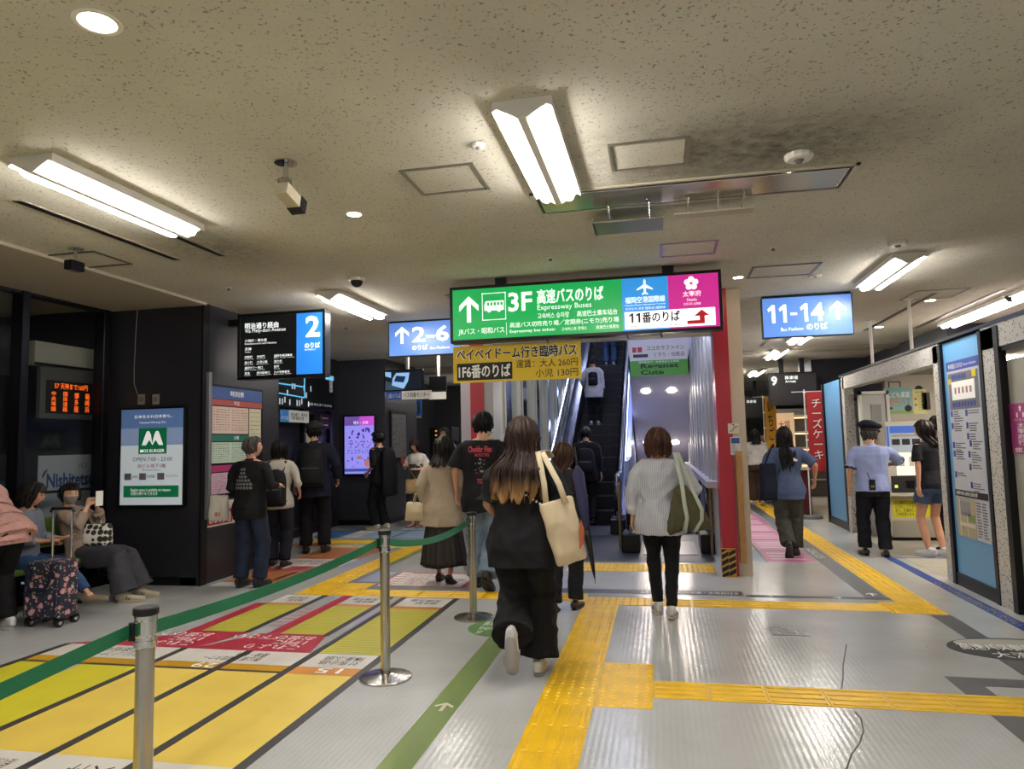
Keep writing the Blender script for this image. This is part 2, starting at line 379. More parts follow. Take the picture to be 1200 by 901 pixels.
# lamps added out of view to brighten the shaft
M_cool = lit('cool_fill_lamp', 'd3dcff', 60.)
for k, (x, y, z) in enumerate(((-1.3, 12.5, 7.44), (-1.3, 16.5, 7.44), (-1.3, 20.5, 7.44), (.1, 10.5, 7.44), (-1.5, 9.3, 7.44))):
    o = tag(obj('shaft_fill_lamp', MB().box(x-.5, x+.5, y-.12, y+.12, z, z+.05), M_cool), ('added cool-white fill lamp on the shaft ceiling over the lower ascending flight', 'added cool-white fill lamp on the shaft ceiling over the middle of the ascending flight', 'added cool-white fill lamp on the shaft ceiling over the top of the ascending flight', 'added cool-white fill lamp on the shaft ceiling over the descending flight', 'added cool-white fill lamp on the shaft ceiling just inside the portal')[k], 'lamp', 'shaft fill lamps')
# two fill lamps added behind the portal header to brighten the landing
for k, x in enumerate((-1.35, .1)):
    tag(obj('portal_fill_lamp', MB().box(x-.45, x+.45, 8.45, 8.52, 2.9, 3.1), lit('portal_fill_lamp', 'e6ebff', 16)), ('added slim fill lamp behind the portal header over the ascending side', 'added slim fill lamp behind the portal header over the descending side')[k], 'lamp', 'portal fill lamps')
# floor inside the portal: dark ribbed plate and yellow strip of tactile tiles come with the floor pieces

# ================================================================== FLOOR PIECES
FL = Plane((0, 0, 0), (1, 0, 0), (0, 1, 0))
M_yel = mat('yellow_tactile_vinyl', 'e6b80c', .42, vary=.12, vscale=5, bump=.05)
def tile_mesh(kind, w, l):
    g = MB(); g.box(-w/2+.0015, w/2-.0015, -l/2+.0015, l/2-.0015, .0005, .003)
    if kind == 'bar':
        for i in range(4):
            x = -w*.375+i*w*.25
            for y0, y1 in ((-l/2+.012, l/2-.012),):
                vs = [(x-.016, y0, .003), (x+.016, y0, .003), (x+.016, y1, .003), (x-.016, y1, .003), (x-.009, y0+.008, .008), (x+.009, y0+.008, .008), (x+.009, y1-.008, .008), (x-.009, y1-.008, .008)]
                g.add(vs, [(4, 5, 6, 7), (0, 1, 5, 4), (1, 2, 6, 5), (2, 3, 7, 6), (3, 0, 4, 7)])
    else:
        for i in range(5):
            for j in range(5):
                x = (i-2)*w/5; y = (j-2)*l/5; n = 6
                vs = [(x+r*cos(2*pi*k/n), y+r*sin(2*pi*k/n), z) for r, z in ((.015, .003), (.008, .008)) for k in range(n)]
                g.add(vs, [tuple(range(n, 2*n))]+[(k, (k+1) % n, (k+1) % n+n, k+n) for k in range(n)])
    me = g.mesh('tactile_tile'); me.materials.append(M_yel); return me
TM = {}
def tiles(kind, x0, x1, y0, y1, along='y', size=.325):
    """a run of tactile tiles filling the rectangle; bars run along the given axis"""
    if along == 'y': nu = max(1, round((x1-x0)/size)); nv = max(1, round((y1-y0)/size))
    else: nu = max(1, round((x1-x0)/size)); nv = max(1, round((y1-y0)/size))
    w, l = (x1-x0)/nu, (y1-y0)/nv
    a, b = (w, l) if along == 'y' else (l, w)
    key = (kind, round(a, 3), round(b, 3))
    if key not in TM: TM[key] = tile_mesh(kind, a, b)
    for i in range(nu):
        for j in range(nv):
            o = bpy.data.objects.new('tactile_tile', TM[key]); COL.objects.link(o); o.parent = floor
            o.location = (x0+w*(i+.5), y0+l*(j+.5), 0)
            if along == 'x': o.rotation_euler = (0, 0, pi/2)
tiles('bar', -.755, -.43, .95, 4.15)
tiles('dot', -.755, -.10, 4.15, 4.96, size=.3)
tiles('bar', -.755, -.43, 4.96, 6.66)
tiles('bar', -.10, 2.825, 4.33, 4.63, 'x')
tiles('dot', -.755, -.10, 6.66, 6.98)
tiles('bar', -.10, 1.85, 6.66, 6.96, 'x')
tiles('dot', 1.85, 2.28, 6.60, 7.02, size=.21)
tiles('bar', 2.0, 2.28, 7.02, 18, 'y')
tiles('bar', -3.1, -.755, 6.80, 7.10, 'x')
tiles('dot', -3.75, -3.1, 6.80, 7.42)
tiles('bar', -3.75, -3.45, 7.42, 10.4)
tiles('bar', -5.5, -3.45, 10.4, 10.75, 'x')
tiles('dot', -1.14, .56, 8.35, 8.9, size=.28)
zc = [.0]
def mark(name, rect, col, z=.0012, vary=.06, rough=.42, hatch=False):
    m = mat('sticker_'+col+('_ribbed' if hatch else ''), col, rough, vary=vary, vscale=3)
    return obj(name, MB().box(rect[0], rect[2], rect[1], rect[3], .0002, z), m, floor)
def markp(name, pts, col, z=.0016, t=.001):
    return obj(name, MB().ext([(x, y, .0003) for x, y in pts], (0, 0, z)), mat('sticker_'+col, col, .42, vary=.06, vscale=3), floor)
YL, YG, YG2, BLK, WHT, RDK = 'dcc154', 'cdc42e', 'c0ba45', '3a3a3b', 'd0cdc6', 'ab2a3e'
LX = [-4.64, -4.12, -3.60, -3.05, -2.53, -2.0]
for i in range(5):
    c = YL if i > 1 else YG
    x0, x1 = LX[i]+.03, LX[i+1]-.03
    mark('lane_panel', (x0, 3.13, x1, 4.45), c)
    mark('lane_panel', (x0, 1.0, x1, 2.62), c)
for i, x in enumerate(LX):
    if i not in (1,): mark('lane_line', (x-.03, .8, x+.03, 4.90), BLK, .0022)
mark('label_strip', (LX[0], 2.62, LX[5]-.03, 3.13), WHT, .0016)
mark('label_strip', (LX[0]+.03, 4.60, LX[5]-.03, 4.90), WHT, .0016)
mark('number_strip', (LX[0]+.03, 4.48, LX[4]-.03, 4.60), 'bd8f12', .0019)
mark('number_strip', (LX[4]+.03, 4.45, LX[5]-.03, 4.60), 'd08a3a', .0019)
mark('lane_line', (LX[0], 4.445, LX[4], 4.48), BLK, .0021)
markp('red_notice', [(-4.66, 4.90), (-3.53, 4.90), (-3.36, 5.38), (-3.85, 5.38), (-4.0, 5.2)], RDK)
markp('red_notice', [(-3.53, 4.90), (-2.57, 4.90), (-2.67, 5.38), (-3.24, 5.36)], RDK)
mark('lane_panel', (-3.80, 5.38, -3.40, 6.34), YG2); mark('lane_line', (-3.41, 5.38, -3.35, 6.78), BLK, .0022)
mark('red_stripe', (-3.19, 5.36, -3.08, 6.78), RDK, .0018); mark('red_stripe', (-3.92, 5.30, -3.80, 6.40), RDK, .0018)
mark('label_strip', (-3.80, 6.44, -3.42, 6.78), WHT); mark('number_strip', (-3.80, 6.35, -3.42, 6.44), 'c68b46')
mark('lane_panel', (-3.08, 5.38, -2.69, 6.34), YG2); mark('label_strip', (-3.08, 6.44, -2.69, 6.78), WHT); mark('number_strip', (-3.08, 6.35, -2.69, 6.44), 'c68b46')
mark('lane_line', (-2.70, 5.35, -2.645, 6.78), BLK, .0022); mark('lane_line', (-2.56, 4.9, -2.505, 6.78), BLK, .0022)
mark('lane_panel', (-2.505, 4.92, -2.03, 6.30), YG2); mark('label_strip', (-2.505, 6.40, -2.03, 6.75), WHT); mark('number_strip', (-2.505, 6.30, -2.03, 6.40), 'c77b46')
mark('lane_line', (-2.03, 4.90, -1.97, 6.78), BLK, .0022)
for x0, x1, y0, y1 in ((-3.80, -3.40, 5.4, 6.32), (-3.08, -2.70, 5.4, 6.32), (-2.50, -2.04, 4.95, 6.28)):
    g = MB(); y = y0
    while y < y1: g.box(x0, x1, y, y+.012, .001, .0021); y += .045
    o = obj('rib', g, mat('sticker_rib', 'a9a338', .5), floor); o['kind'] = 'stuff'
# beyond the cross strip
markp('grey_panel', [(-3.44, 7.42), (-3.12, 7.14), (-2.0, 7.14), (-2.0, 7.3), (-3.1, 7.3), (-3.1, 8.2), (-3.44, 8.45)], '777a7a', .0010)
mark('lavender_panel', (-3.36, 7.5, -3.12, 8.1), '9aa0b4', .0016)
mark('red_notice', (-3.06, 7.25, -2.05, 8.1), RDK, .0012); mark('white_notice', (-2.90, 7.33, -2.12, 8.02), WHT, .0018)
mark('olive_line', (-3.45, 8.2, -3.36, 12.0), '6f7f4a', .0012)
# the green guide line with an arrow and its round label
markp('green_line', [(-1.36, .9), (-1.19, .9), (-1.19, 5.72), (-1.36, 5.72)], '6f8540', .0012)
G2 = '55813a'
obj('round_sticker', FL.disc(-1.30, 5.75, .30, .0022, .0002, n=40, ry=.27), mat('sticker_green', G2, .45), floor)
text('高速バスのりば\nExpressway Buses\n3F', FL, (-1.50, 5.56, -1.10, 5.94), M_white, floor, .0026, .01)
obj('arrow', FL.poly(ap(ARROW, (-1.275, 4.02), .13), .001, .0014), mat('sticker_cream', 'd8d3bd', .5), floor)
# orange and blue waiting fields by the alcove
mark('orange_panel', (-4.95, 7.35, -4.02, 8.05), 'b5713f'); mark('orange_panel', (-4.95, 8.95, -4.0, 9.95), 'b5713f')
mark('white_notice', (-4.95, 8.40, -4.0, 8.95), WHT); mark('red_notice', (-4.95, 8.08, -4.0, 8.38), 'b04a4a')
mark('white_notice', (-4.95, 7.12, -4.02, 7.34), WHT)
mark('lane_line', (-4.40, 7.5, -4.34, 8.0), BLK, .002); mark('lane_line', (-4.36, 9.2, -4.30, 9.75), BLK, .002)
mark('blue_panel', (-5.75, 11.05, -5.3, 11.95), '2f6b9a'); mark('white_notice', (-5.28, 11.05, -4.95, 11.95), WHT); mark('pale_blue_panel', (-4.93, 11.05, -3.6, 11.95), '7f9dba')
mark('lane_line', (-4.40, 11.1, -4.34, 11.95), BLK, .002); mark('yellow_line', (-5.6, 9.97, -3.5, 10.2), YL, .001); mark('pale_blue_panel', (-4.6, 12.1, -3.4, 12.7), '8aa4bd')
mark('orange_panel', (-4.95, 10.0-.02, -5.6, 10.3), 'b5713f', .0012)
# charcoal guide line to platform 11 and the round label on it
mark('guide_line', (2.13, 4.7, 2.29, 6.58), '565759', .0012)
markp('guide_line', [(1.66, 4.96), (3.4, 4.90), (3.4, 4.78), (1.82, 4.80), (1.82, 4.64), (1.66, 4.64)], '565759', .0012)
mark('guide_line', (1.66, 2.6, 1.82, 4.32), '565759', .0012)
obj('round_sticker', FL.disc(2.36, 5.62, .44, .0022, .0002, n=44, ry=.28), mat('sticker_black', '26272a', .45), floor)
obj('sticker_ring', FL.disc(2.36, 5.74, .36, .0005, .0024, n=44, ry=.13), mat('sticker_pale', 'a9a99f', .5), floor)
text('高速バス到着ホーム', FL, (2.00, 5.57, 2.72, 5.73), M_white, floor, .0032, .02)
text('大濠公園', FL, (2.14, 5.40, 2.62, 5.54), M_white, floor, .0032, .02)
mark('guide_line', (-1.1, 7.17, .72, 7.36), '3d3e40', .0012); mark('guide_line', (.74, 7.13, 2.0, 7.22), '3d3e40', .0012)
mark('guide_line', (1.80, 7.22, 1.98, 17), '55565a', .0012)
text('11番のりば\n高速バスのりば', FL, (-.25, 7.19, .05, 7.34), M_white, floor, .0018, .01); text('福岡空港・太宰府行き', FL, (.1, 7.22, .68, 7.31), M_white, floor, .0018)
for x, y, r_ in ((.95, 7.175, -pi/2), (1.55, 7.175, -pi/2), (1.89, 7.35, 0)):
    obj('arrow', FL.poly(ap(ARROW, (x, y), .12 if r_ == 0 else .075, r_), .0006, .0014), M_white, floor)
text('太宰府行きのりば', FL, (1.83, 9.4, 1.94, 10.3), M_white, floor, .0018)
# pink and pale waiting fields down the right corridor
for k in range(6):
    y = 9.15+k*.95
    mark('pink_panel', (1.22, y, 1.75, y+.9), 'b8518c' if k % 2 == 0 else 'c27aa4'); mark('pale_panel', (.95, y, 1.18, y+.9), ('6f7f9c', 'b9a94a')[k % 2])
    g = MB()
    for q in range(3): g.box(1.28, 1.68, y+.15+q*.22, y+.24+q*.22, .0012, .002)
    obj('notice_line', g, mat('sticker_pinkwhite', 'd6b9c9', .5), floor)
mark('lane_line', (1.18, 9.1, 1.22, 14.9), BLK, .0015)
# blue line before the booth
mark('blue_line', (2.62, 1.5, 2.73, 9.6), '1d4396', .0016); mark('blue_line', (2.72, 9.5, 3.9, 9.56), '1f3f8a', .0012)
FT = Plane((0, 0, 0), (0, -1, 0), (1, 0, 0))
text('ここから先は並ばないでください', FT, (-8.0, 2.635, -6.3, 2.71), mat('sticker_yelprint', 'c7b648', .5), floor, .002, .01)
# lighter tiles inside the booth and around it
mark('booth_tile', (2.84, 7.0, 6.5, 20), 'a8a294', .0008)
for k in range(8): mark('tile_joint', (2.78+.0, 8.0+k*.9, 6.5, 8.01+k*.9), '7d786c', .0011)
# worn metal cover, cracks in the vinyl
obj('floor_hatch', MB().box(.78, 1.04, 5.80, 6.04, .0003, .002), mat('worn_cover', '8d8d8a', .3, .5, bump=.6, bscale=30), floor)
def crack(pts, wd=.004):
    g = MB()
    for (a, b), (c, d) in zip(pts, pts[1:]):
        g.ext([(a-wd, b, .0003), (a+wd, b, .0003), (c+wd, d, .0003), (c-wd, d, .0003)], (0, 0, .0008))
    obj('crack', g, mat('crack_dark', '4b4b4b', .8), floor)
cpx = [(1008, 756), (1004, 765), (1001, 778), (989, 790), (988, 800), (987, 808)]
crack([tuple(onz(*p)[:2]) for p in [(992, 755), (990, 768), (988, 780), (988, 795), (986, 808)]])
crack([tuple(onz(*p)[:2]) for p in [(1002, 834), (1009, 842), (1012, 856), (1008, 870), (998, 884), (992, 901), (988, 920)]])
# lane lettering, read by people coming the other way
for x0, x1, t in ((-3.42, -2.72, 'これより\n1列に\nお並び下さい'), (-4.35, -3.62, 'これより\n1列に\nお並び下さい')):
    text(t, FL, (x0, 4.96, x1, 5.32), M_white, floor, .0022, .0, flip=True)
for x0, x1, t in ((-3.3, -2.85, '西公園・福岡タワー\n藤崎・姪浜'), (-2.4, -2.1, '対馬小路\n博多ふ頭'), (-4.4, -3.8, 'マリノアシティ\n能古渡船場')):
    text(t, FL, (x0, 4.66, x1, 4.85), M_ink, floor, .0022, 0, flip=True)
for x, t in ((-3.18, '29'), (-2.24, '15')):
    text(t, FL, (x-.09, 4.49, x+.09, 4.59), M_white, floor, .0024, .01, flip=True)
for x0, x1, t in ((-3.45, -3.15, 'こども病院\nアイランドシティ\n雁の巣'), (-4.4, -3.9, '照葉・香椎浜\n千早'), (-2.95, -2.6, '博多駅\n天神')):
    text(t, FL, (x0, 2.7, x1, 3.05), M_ink, floor, .0022, 0, flip=True)
for x0, x1 in ((-3.72, -3.5), (-3.02, -2.76), (-2.42, -2.12)):
    text('博多駅\n天神方面', FL, (x0, 6.5, x1, 6.7), M_ink, floor, .0022, 0, flip=True)
text('ここから先は\nお並びにならないで\nください', FL, (-2.8, 7.4, -2.2, 7.95), mat('sticker_redprint', 'b04450', .5), floor, .0024)
text('のりば案内', FL, (-4.8, 8.5, -4.1, 8.85), mat('sticker_redprint', 'b04450', .5), floor, .0024)
for i in range(9): obj('stripe', MB().ext([(-3.04+.0, 7.3+i*.09, .001), (-2.9, 7.3+i*.09, .001), (-2.9, 7.34+i*.09, .001), (-3.04, 7.36+i*.09, .001)], (0, 0, .0012)), M_white, floor)
for y0, y1 in ((5.6, 6.3),):
    for k in range(6):
        obj('tick', MB().box(-3.32, -3.2, y0+k*.12, y0+k*.12+.02, .0003, .0016), mat('sticker_'+RDK, RDK, .5), floor)
T0_ = 2.38
# ================================================================== CEILING FITTINGS
M_lens = lit('fluorescent_lens', 'fff8f0', TUBE); M_fix = mat('fixture_white_enamel', 'd5d3cc', .5)
def fixture(x, y, L, rz, label, w=.23, cat='light'):
    """batten light: wedge-shaped body with a lens down either side"""
    t = thing('fluorescent_light', (x, y, CEIL-.09), label, cat, 'fluorescent ceiling lights', rz)
    w = .30; g = MB().ext([(-w/2, -L/2, .09), (w/2, -L/2, .09), (w/2, -L/2, .036), (.122, -L/2, .05), (.02, -L/2, -.008), (-.02, -L/2, -.008), (-.122, -L/2, .05), (-w/2, -L/2, .036)], (0, L, 0))
    obj('housing', g, M_fix, t, world=False, bevel=.003)
    for s in (-1, 1):
        pts = [(s*.075, y_, .026) for y_ in (-L/2+.02, -L/2+.035, -L/2+.07, L/2-.07, L/2-.035, L/2-.02)]
        obj('lens', MB().tube(pts, [.012, .03, .038, .038, .03, .012], 12), M_lens, t, world=False, smooth=True)
    return t
FX = [(-.60, 3.92, 1.30, 0, 'wedge-shaped twin-tube light nearest the camera, left of the metal air panel'),
      (-3.40, 3.90, 1.35, 0, 'wedge-shaped twin-tube light above the left air slots, near the glazed front'),
      (-3.42, 7.6, 1.35, 0, 'twin-tube light on the ceiling just right of the platform 2 sign'),
      (2.32, 7.7, 1.30, 0, 'twin-tube light on the ceiling right of the blue 11-14 sign'),
      (2.34, 12.27, 1.30, 0, 'short twin-tube light seen just under the blue 11-14 sign'),
      (2.29, 14.63, 1.30, 0, 'twin-tube light deep in the right corridor beyond the first beam'),
      (4.6, 17.5, 1.30, 0, 'twin-tube light far to the right beyond the counter roof'),
      (2.43, 18.74, 1.30, 0, 'farthest twin-tube light of the right corridor'),
      (-3.45, 11.3, 1.35, 0, 'twin-tube light peeping out right of the platform 2 sign, farther than the first'),
      (-2.9, 16.8, 1.3, 0, 'twin-tube light over the dark recess behind the yellow banner'),
            (-4.3, 17.5, 1.3, 0, 'twin-tube light in the recess beyond the monitor')]
for x, a_ in ((-3.4, 'left'), (-.6, 'middle'), (2.3, 'right')):
    for y, b_ in ((.15, 'nearer'), (-3.6, 'farther')):
        FX.append((x, y, 1.3, 0, 'twin-tube light of the rear hall, %s column, %s row' % (a_, b_)))
for a in FX: fixture(*a)
t = thing('counter_room_fill', (4.4, 9.6, T0_), 'added flat fill lamp under the roof of the counter room', 'light'); obj('lens', MB().box(3.6, 4.9, 9.3, 9.6, T0_-.06, T0_-.03), lit('booth_fill_lamp', 'fff4e6', 48), t)  # fill lamp added under the roof because the interior came out dark
t = thing('wall_batten_light', (4.32, 10.38, CEIL-.1), 'long bare twin-tube light high above the counter roof at the right edge', 'light')
obj('housing', MB().box(4.19, 4.45, 8.99, 11.77, CEIL-.05, CEIL), M_fix, t)
for x in (4.25, 4.39): obj('lens', MB().tube([(x, 9.04, CEIL-.07), (x, 11.72, CEIL-.07)], .028, 10), lit('pinkish_tube', 'fff0ee', TUBE*.45), t, smooth=True)
# downlights
M_dl = lit('warm_lamp', 'ffe2b8', WARM); M_ring = mat('downlight_ring', 'dcd8cc', .4)
def downlight(px, py, label, r=.07, z=CEIL, e=None):
    p = onz(px, py, z); t = thing('downlight', (p[0], p[1], z), label, 'light', 'ceiling downlights')
    g = MB(); n = 24
    for (ra, za, rb, zb) in ((r, -.004, r*1.25, -.004), (r*1.25, -.004, r*1.28, 0), (r, -.004, r*.95, -.0015)):
        g.add([(p[0]+q*cos(2*pi*k/n), p[1]+q*sin(2*pi*k/n), z+zz) for q, zz in ((ra, za), (rb, zb)) for k in range(n)], [(k, (k+1) % n, (k+1) % n+n, k+n) for k in range(n)])
    obj('ring', g, M_ring, t); obj('lamp', MB().disc((p[0], p[1], z-.002), r*.95, -.001), e or M_dl, t)
downlight(114, 26, 'round warm downlight at the top left of the ceiling')
downlight(415, 251, 'small round downlight midway between the left light and the hatch', .05)
downlight(923, 205, 'round downlight in front of the big smoke alarm, top right', .05)
downlight(865, 325, 'small dim downlight right above the end of the green sign', .05)
downlight(1090, 352, 'small downlight above the counter room, right of the corridor light', .06)
downlight(1030, 383, 'small downlight above the pole of the counter room', .06)
# air panel with mirror-like metal face
t = thing('air_diffuser', (.22, 4.8, CEIL), 'long metal air panel on the ceiling that mirrors the green sign', 'vent')
g = MB(); X0, X1, Y0, Y1 = -.80, 1.27, 4.58, 5.04
for a in ((X0, X1, Y0, Y0+.025), (X0, X1, Y1-.025, Y1), (X0, X0+.025, Y0, Y1), (X1-.025, X1, Y0, Y1)): g.box(*a, CEIL-.012, CEIL+.005)
obj('frame', g, mat('ivory_frame', 'b9b39f', .4), t)
obj('slot', MB().box(X0+.025, X1-.025, Y0+.025, Y1-.025, CEIL-.003, CEIL), M_black, t)
obj('panel', MB().box(X0+.05, X1-.05, Y0+.06, Y1-.06, CEIL-.012, CEIL-.004), mat('mirror_steel_panel', 'd6d2c8', .18, .8, bump=.06, bscale=4), t, bevel=.002)
t = thing('hanging_deflector', (-.1, 5.15, CEIL-.1), 'grey clear-edged draught deflector hung under the metal air panel, left one', 'deflector')
obj('tray', MB().box(-.42, .08, 5.0, 5.3, CEIL-.115, CEIL-.105).box(-.42, -.41, 5.0, 5.3, CEIL-.115, CEIL-.08), mat('smoked_tray', '6b6860', .35), t)
for x in (-.3, -.02): obj('rod', MB().tube([(x, 4.9, CEIL-.01), (x, 5.08, CEIL-.09), (x, 5.25, CEIL-.10)], .007, 6).disc((x, 4.9, CEIL-.02), .02, .015, 8), M_steel, t)
t = thing('hanging_deflector', (.45, 5.15, CEIL-.1), 'narrow ivory draught deflector under the metal air panel, right one', 'deflector')
obj('tray', MB().box(.16, .70, 5.03, 5.13, CEIL-.09, CEIL-.08).box(.16, .70, 5.13, 5.14, CEIL-.09, CEIL-.05), mat('ivory_tray', 'a9a492', .4), t)
for x in (.25, .45, .62): obj('rod', MB().tube([(x, 4.88, CEIL-.01), (x, 5.02, CEIL-.07), (x, 5.1, CEIL-.08)], .006, 6).disc((x, 4.88, CEIL-.02), .018, .015, 8), M_steel, t)
# access hatches
def hatch(x0, x1, y0, y1, label, col='8b8779'):
    t = thing('ceiling_hatch', ((x0+x1)/2, (y0+y1)/2, CEIL), label, 'hatch', 'ceiling access hatches')
    g = MB(); w = .022
    for a in ((x0, x1, y0, y0+w), (x0, x1, y1-w, y1), (x0, x0+w, y0+w, y1-w), (x1-w, x1, y0+w, y1-w)): g.box(*a, CEIL-.008, CEIL)
    obj('frame', g, mat('hatch_frame_'+col, col, .4, .6), t)
    obj('panel', MB().box(x0+w+.008, x1-w-.008, y0+w+.008, y1-w-.008, CEIL-.004, CEIL), ceil_m, t)
    return t
hatch(-1.50, -1.03, 3.97, 4.42, 'square ceiling hatch left of the nearest wedge light')
hatch(-.23, .23, 3.92, 4.33, 'square sooty ceiling hatch right of the nearest wedge light')
hatch(.06, .55, 6.1, 6.55, 'ceiling hatch with a pinkish frame above the magenta end of the sign', '9a86a4')
hatch(-5.05, -4.55, 4.95, 5.4, 'ceiling hatch at the far left behind the little hanging camera', '5d594e')
hatch(-2.3, -1.75, 7.5, 8.1, 'ceiling hatch half hidden above the 2-6 sign')
hatch(.95, 1.6, 7.2, 7.7, 'ceiling hatch between the green sign and the 11-14 sign', '6b6a80')
hatch(-3.2, -2.6, 10.2, 10.9, 'ceiling hatch deeper in, below the 2-6 sign edge')
hatch(3.0, 3.6, 9.0, 9.6, 'ceiling hatch over the counter room poles')
# line air slots
def slots(x0, x1, y0, y1, label):
    t = thing('air_slot', ((x0+x1)/2, (y0+y1)/2, CEIL), label, 'vent', 'line air slots')
    for x in (x0, x1-.05):
        obj('frame', MB().box(x-.012, x+.062, y0, y1, CEIL-.006, CEIL), mat('slot_frame', '9d978a', .5), t)
        g = MB().box(x, x+.022, y0+.012, y1-.012, CEIL-.009, CEIL-.006).box(x+.028, x+.05, y0+.012, y1-.012, CEIL-.009, CEIL-.006)
        obj('slit', g, M_black, t)
slots(-4.12, -3.62, 3.80, 5.38, 'pair of long black air slots below the left wedge light')
slots(-3.35, -2.75, 9.0, 10.6, 'pair of air slots between the monitor and the ceiling light')
slots(3.25, 4.05, 9.2, 12.2, 'pair of air slots above the counter room')
slots(1.3, 1.9, 12.0, 13.6, 'pair of air slots in the right corridor')
slots(3.3, 3.8, 5.4, 6.6, 'air slots at the right edge of the ceiling')
slots(-.55, .15, 7.35, 8.0, 'air slots in front of the escalator portal')
# cameras and alarms
def dome(px, py, r, label, dark=True, cat='camera'):
    p = onz(px, py, CEIL); t = thing('dome_camera', (p[0], p[1], CEIL), label, cat)
    obj('base', MB().disc((p[0], p[1], CEIL-.03), r, .03, 24, r2=r*1.05), M_fix, t, bevel=.004)
    obj('dome', MB().sph((p[0], p[1], CEIL-.03), (r*.72, r*.72, r*.75), 20, 10), M_rubber if dark else M_fix, t, smooth=True)
dome(418, 326, .085, 'white dome camera with dark bubble above the 2-6 sign')
dome(1185, 344, .10, 'white dome camera above the counter roof at the right edge')
dome(1108, 378, .09, 'white dome camera at the end of the long wall light', False)
def alarm(px, py, r, h, label, ring=False):
    p = onz(px, py, CEIL); t = thing('smoke_detector', (p[0], p[1], CEIL), label, 'detector')
    obj('body', MB().tube([(p[0], p[1], CEIL), (p[0], p[1], CEIL-h*.6), (p[0], p[1], CEIL-h)], [r, r, r*.8], 12), M_fix, t, bevel=.005)
    obj('sensor', MB().tube([(p[0], p[1], CEIL-h), (p[0], p[1], CEIL-h*1.5)], [r*.35, r*.2], 12), M_grey, t)
alarm(936, 181, .085, .035, 'large round white alarm housing at the top right')
alarm(560, 169, .04, .02, 'small white detector left of the nearest wedge light')
alarm(1052, 284, .08, .03, 'flat white detector above the corridor light')
alarm(955, 323, .07, .012, 'flat round detector above the 11-14 sign')
for i, (px, py, w) in enumerate(((645, 302, 'right of centre above the green sign'), (906, 290, 'above the gap between the two right signs'), (268, 337, 'above the platform 2 sign'), (70, 323, 'at the far left by the black wall'), (544, 355, 'above the 2-6 sign corner'), (405, 383, 'below the left corridor light'), (985, 350, 'beside the 11-14 sign'))):
    p = onz(px, py, CEIL); t = thing('sprinkler', (p[0], p[1], CEIL), 'small sprinkler head on the ceiling '+w, 'sprinkler', 'sprinkler heads')
    obj('collar', MB().disc((p[0], p[1], CEIL-.008), .028, .008, 16), M_fix, t); obj('nozzle', MB().tube([(p[0], p[1], CEIL-.008), (p[0], p[1], CEIL-.03)], [.012, .016], 8), M_grey, t)
p = onz(335, 190, CEIL)
t = thing('security_camera', p, 'white box camera on a chrome stem, upper left of the ceiling', 'camera')
obj('mount', MB().disc((p[0], p[1], CEIL-.008), .065, .008, 24), M_chrome, t); obj('stem', MB().tube([(p[0], p[1], CEIL-.01), (p[0], p[1], CEIL-.10)], .016, 12), M_chrome, t)
obj('bracket', MB().box(p[0]-.03, p[0]+.03, p[1]-.03, p[1]+.02, CEIL-.15, CEIL-.10), M_steel, t, bevel=.004)
b = obj('camera_body', MB().ext([(p[0]-.035, p[1]-.05, CEIL-.14), (p[0]-.035, p[1]+.16, CEIL-.19), (p[0]-.035, p[1]+.14, CEIL-.26), (p[0]-.035, p[1]-.07, CEIL-.21)], (.08, 0, 0)), mat('camera_ivory', 'bdb59f', .5), t, bevel=.004)
obj('hood', MB().ext([(p[0]-.04, p[1]+.10, CEIL-.17), (p[0]-.04, p[1]+.17, CEIL-.187), (p[0]-.04, p[1]+.145, CEIL-.27), (p[0]-.04, p[1]+.08, CEIL-.25)], (.09, 0, 0)), M_black, t, bevel=.003)
obj('cable', MB().tube([(p[0], p[1], CEIL-.08), (p[0]-.04, p[1]-.02, CEIL-.11), (p[0]-.02, p[1]-.04, CEIL-.15)], .004, 6), mat('red_wire', '7a3226', .5), t)
p = onz(89, 291, CEIL)
t = thing('security_camera', p, 'small dark camera hanging on a short stem at the far left', 'camera')
obj('mount', MB().disc((p[0], p[1], CEIL-.008), .06, .008, 20), M_chrome, t); obj('stem', MB().tube([(p[0], p[1], CEIL-.01), (p[0], p[1], CEIL-.11)], .012, 10), M_chrome, t)
obj('camera_body', MB().box(p[0]-.04, p[0]+.04, p[1]-.08, p[1]+.06, CEIL-.19, CEIL-.11), M_darkframe, t, bevel=.01)

# ================================================================== SIGNS
def vplane(Y): return Plane((0, Y, 0), (1, 0, 0), (0, 0, 1))        # faces the camera
def board(name, Y, box, label, face, frame=.035, depth=.12, fm=None, cat='sign', group=None):
    pl = vplane(Y); u0, v0, u1, v1 = pl.rect(*box)
    t = thing(name, ((u0+u1)/2, Y+depth/2, v0), label, cat, group)
    fr = fm or M_black; f = frame
    g = MB().box(u0, u1, Y, Y+depth, v0, v0+f).box(u0, u1, Y, Y+depth, v1-f, v1).box(u0, u0+f, Y, Y+depth, v0+f, v1-f).box(u1-f, u1, Y, Y+depth, v0+f, v1-f)
    g.box(u0+f, u1-f, Y+depth*.5, Y+depth, v0+f, v1-f)
    if frame > 0: obj('frame', g, fr, t, bevel=.004)
    pl.o = np.array((0., Y+.006, 0)); r = (u0+f, v0+f, u1-f, v1-f)
    if face: obj('face', pl.slab(r, .004, -.05*0-.004), face, t)
    return t, pl, r
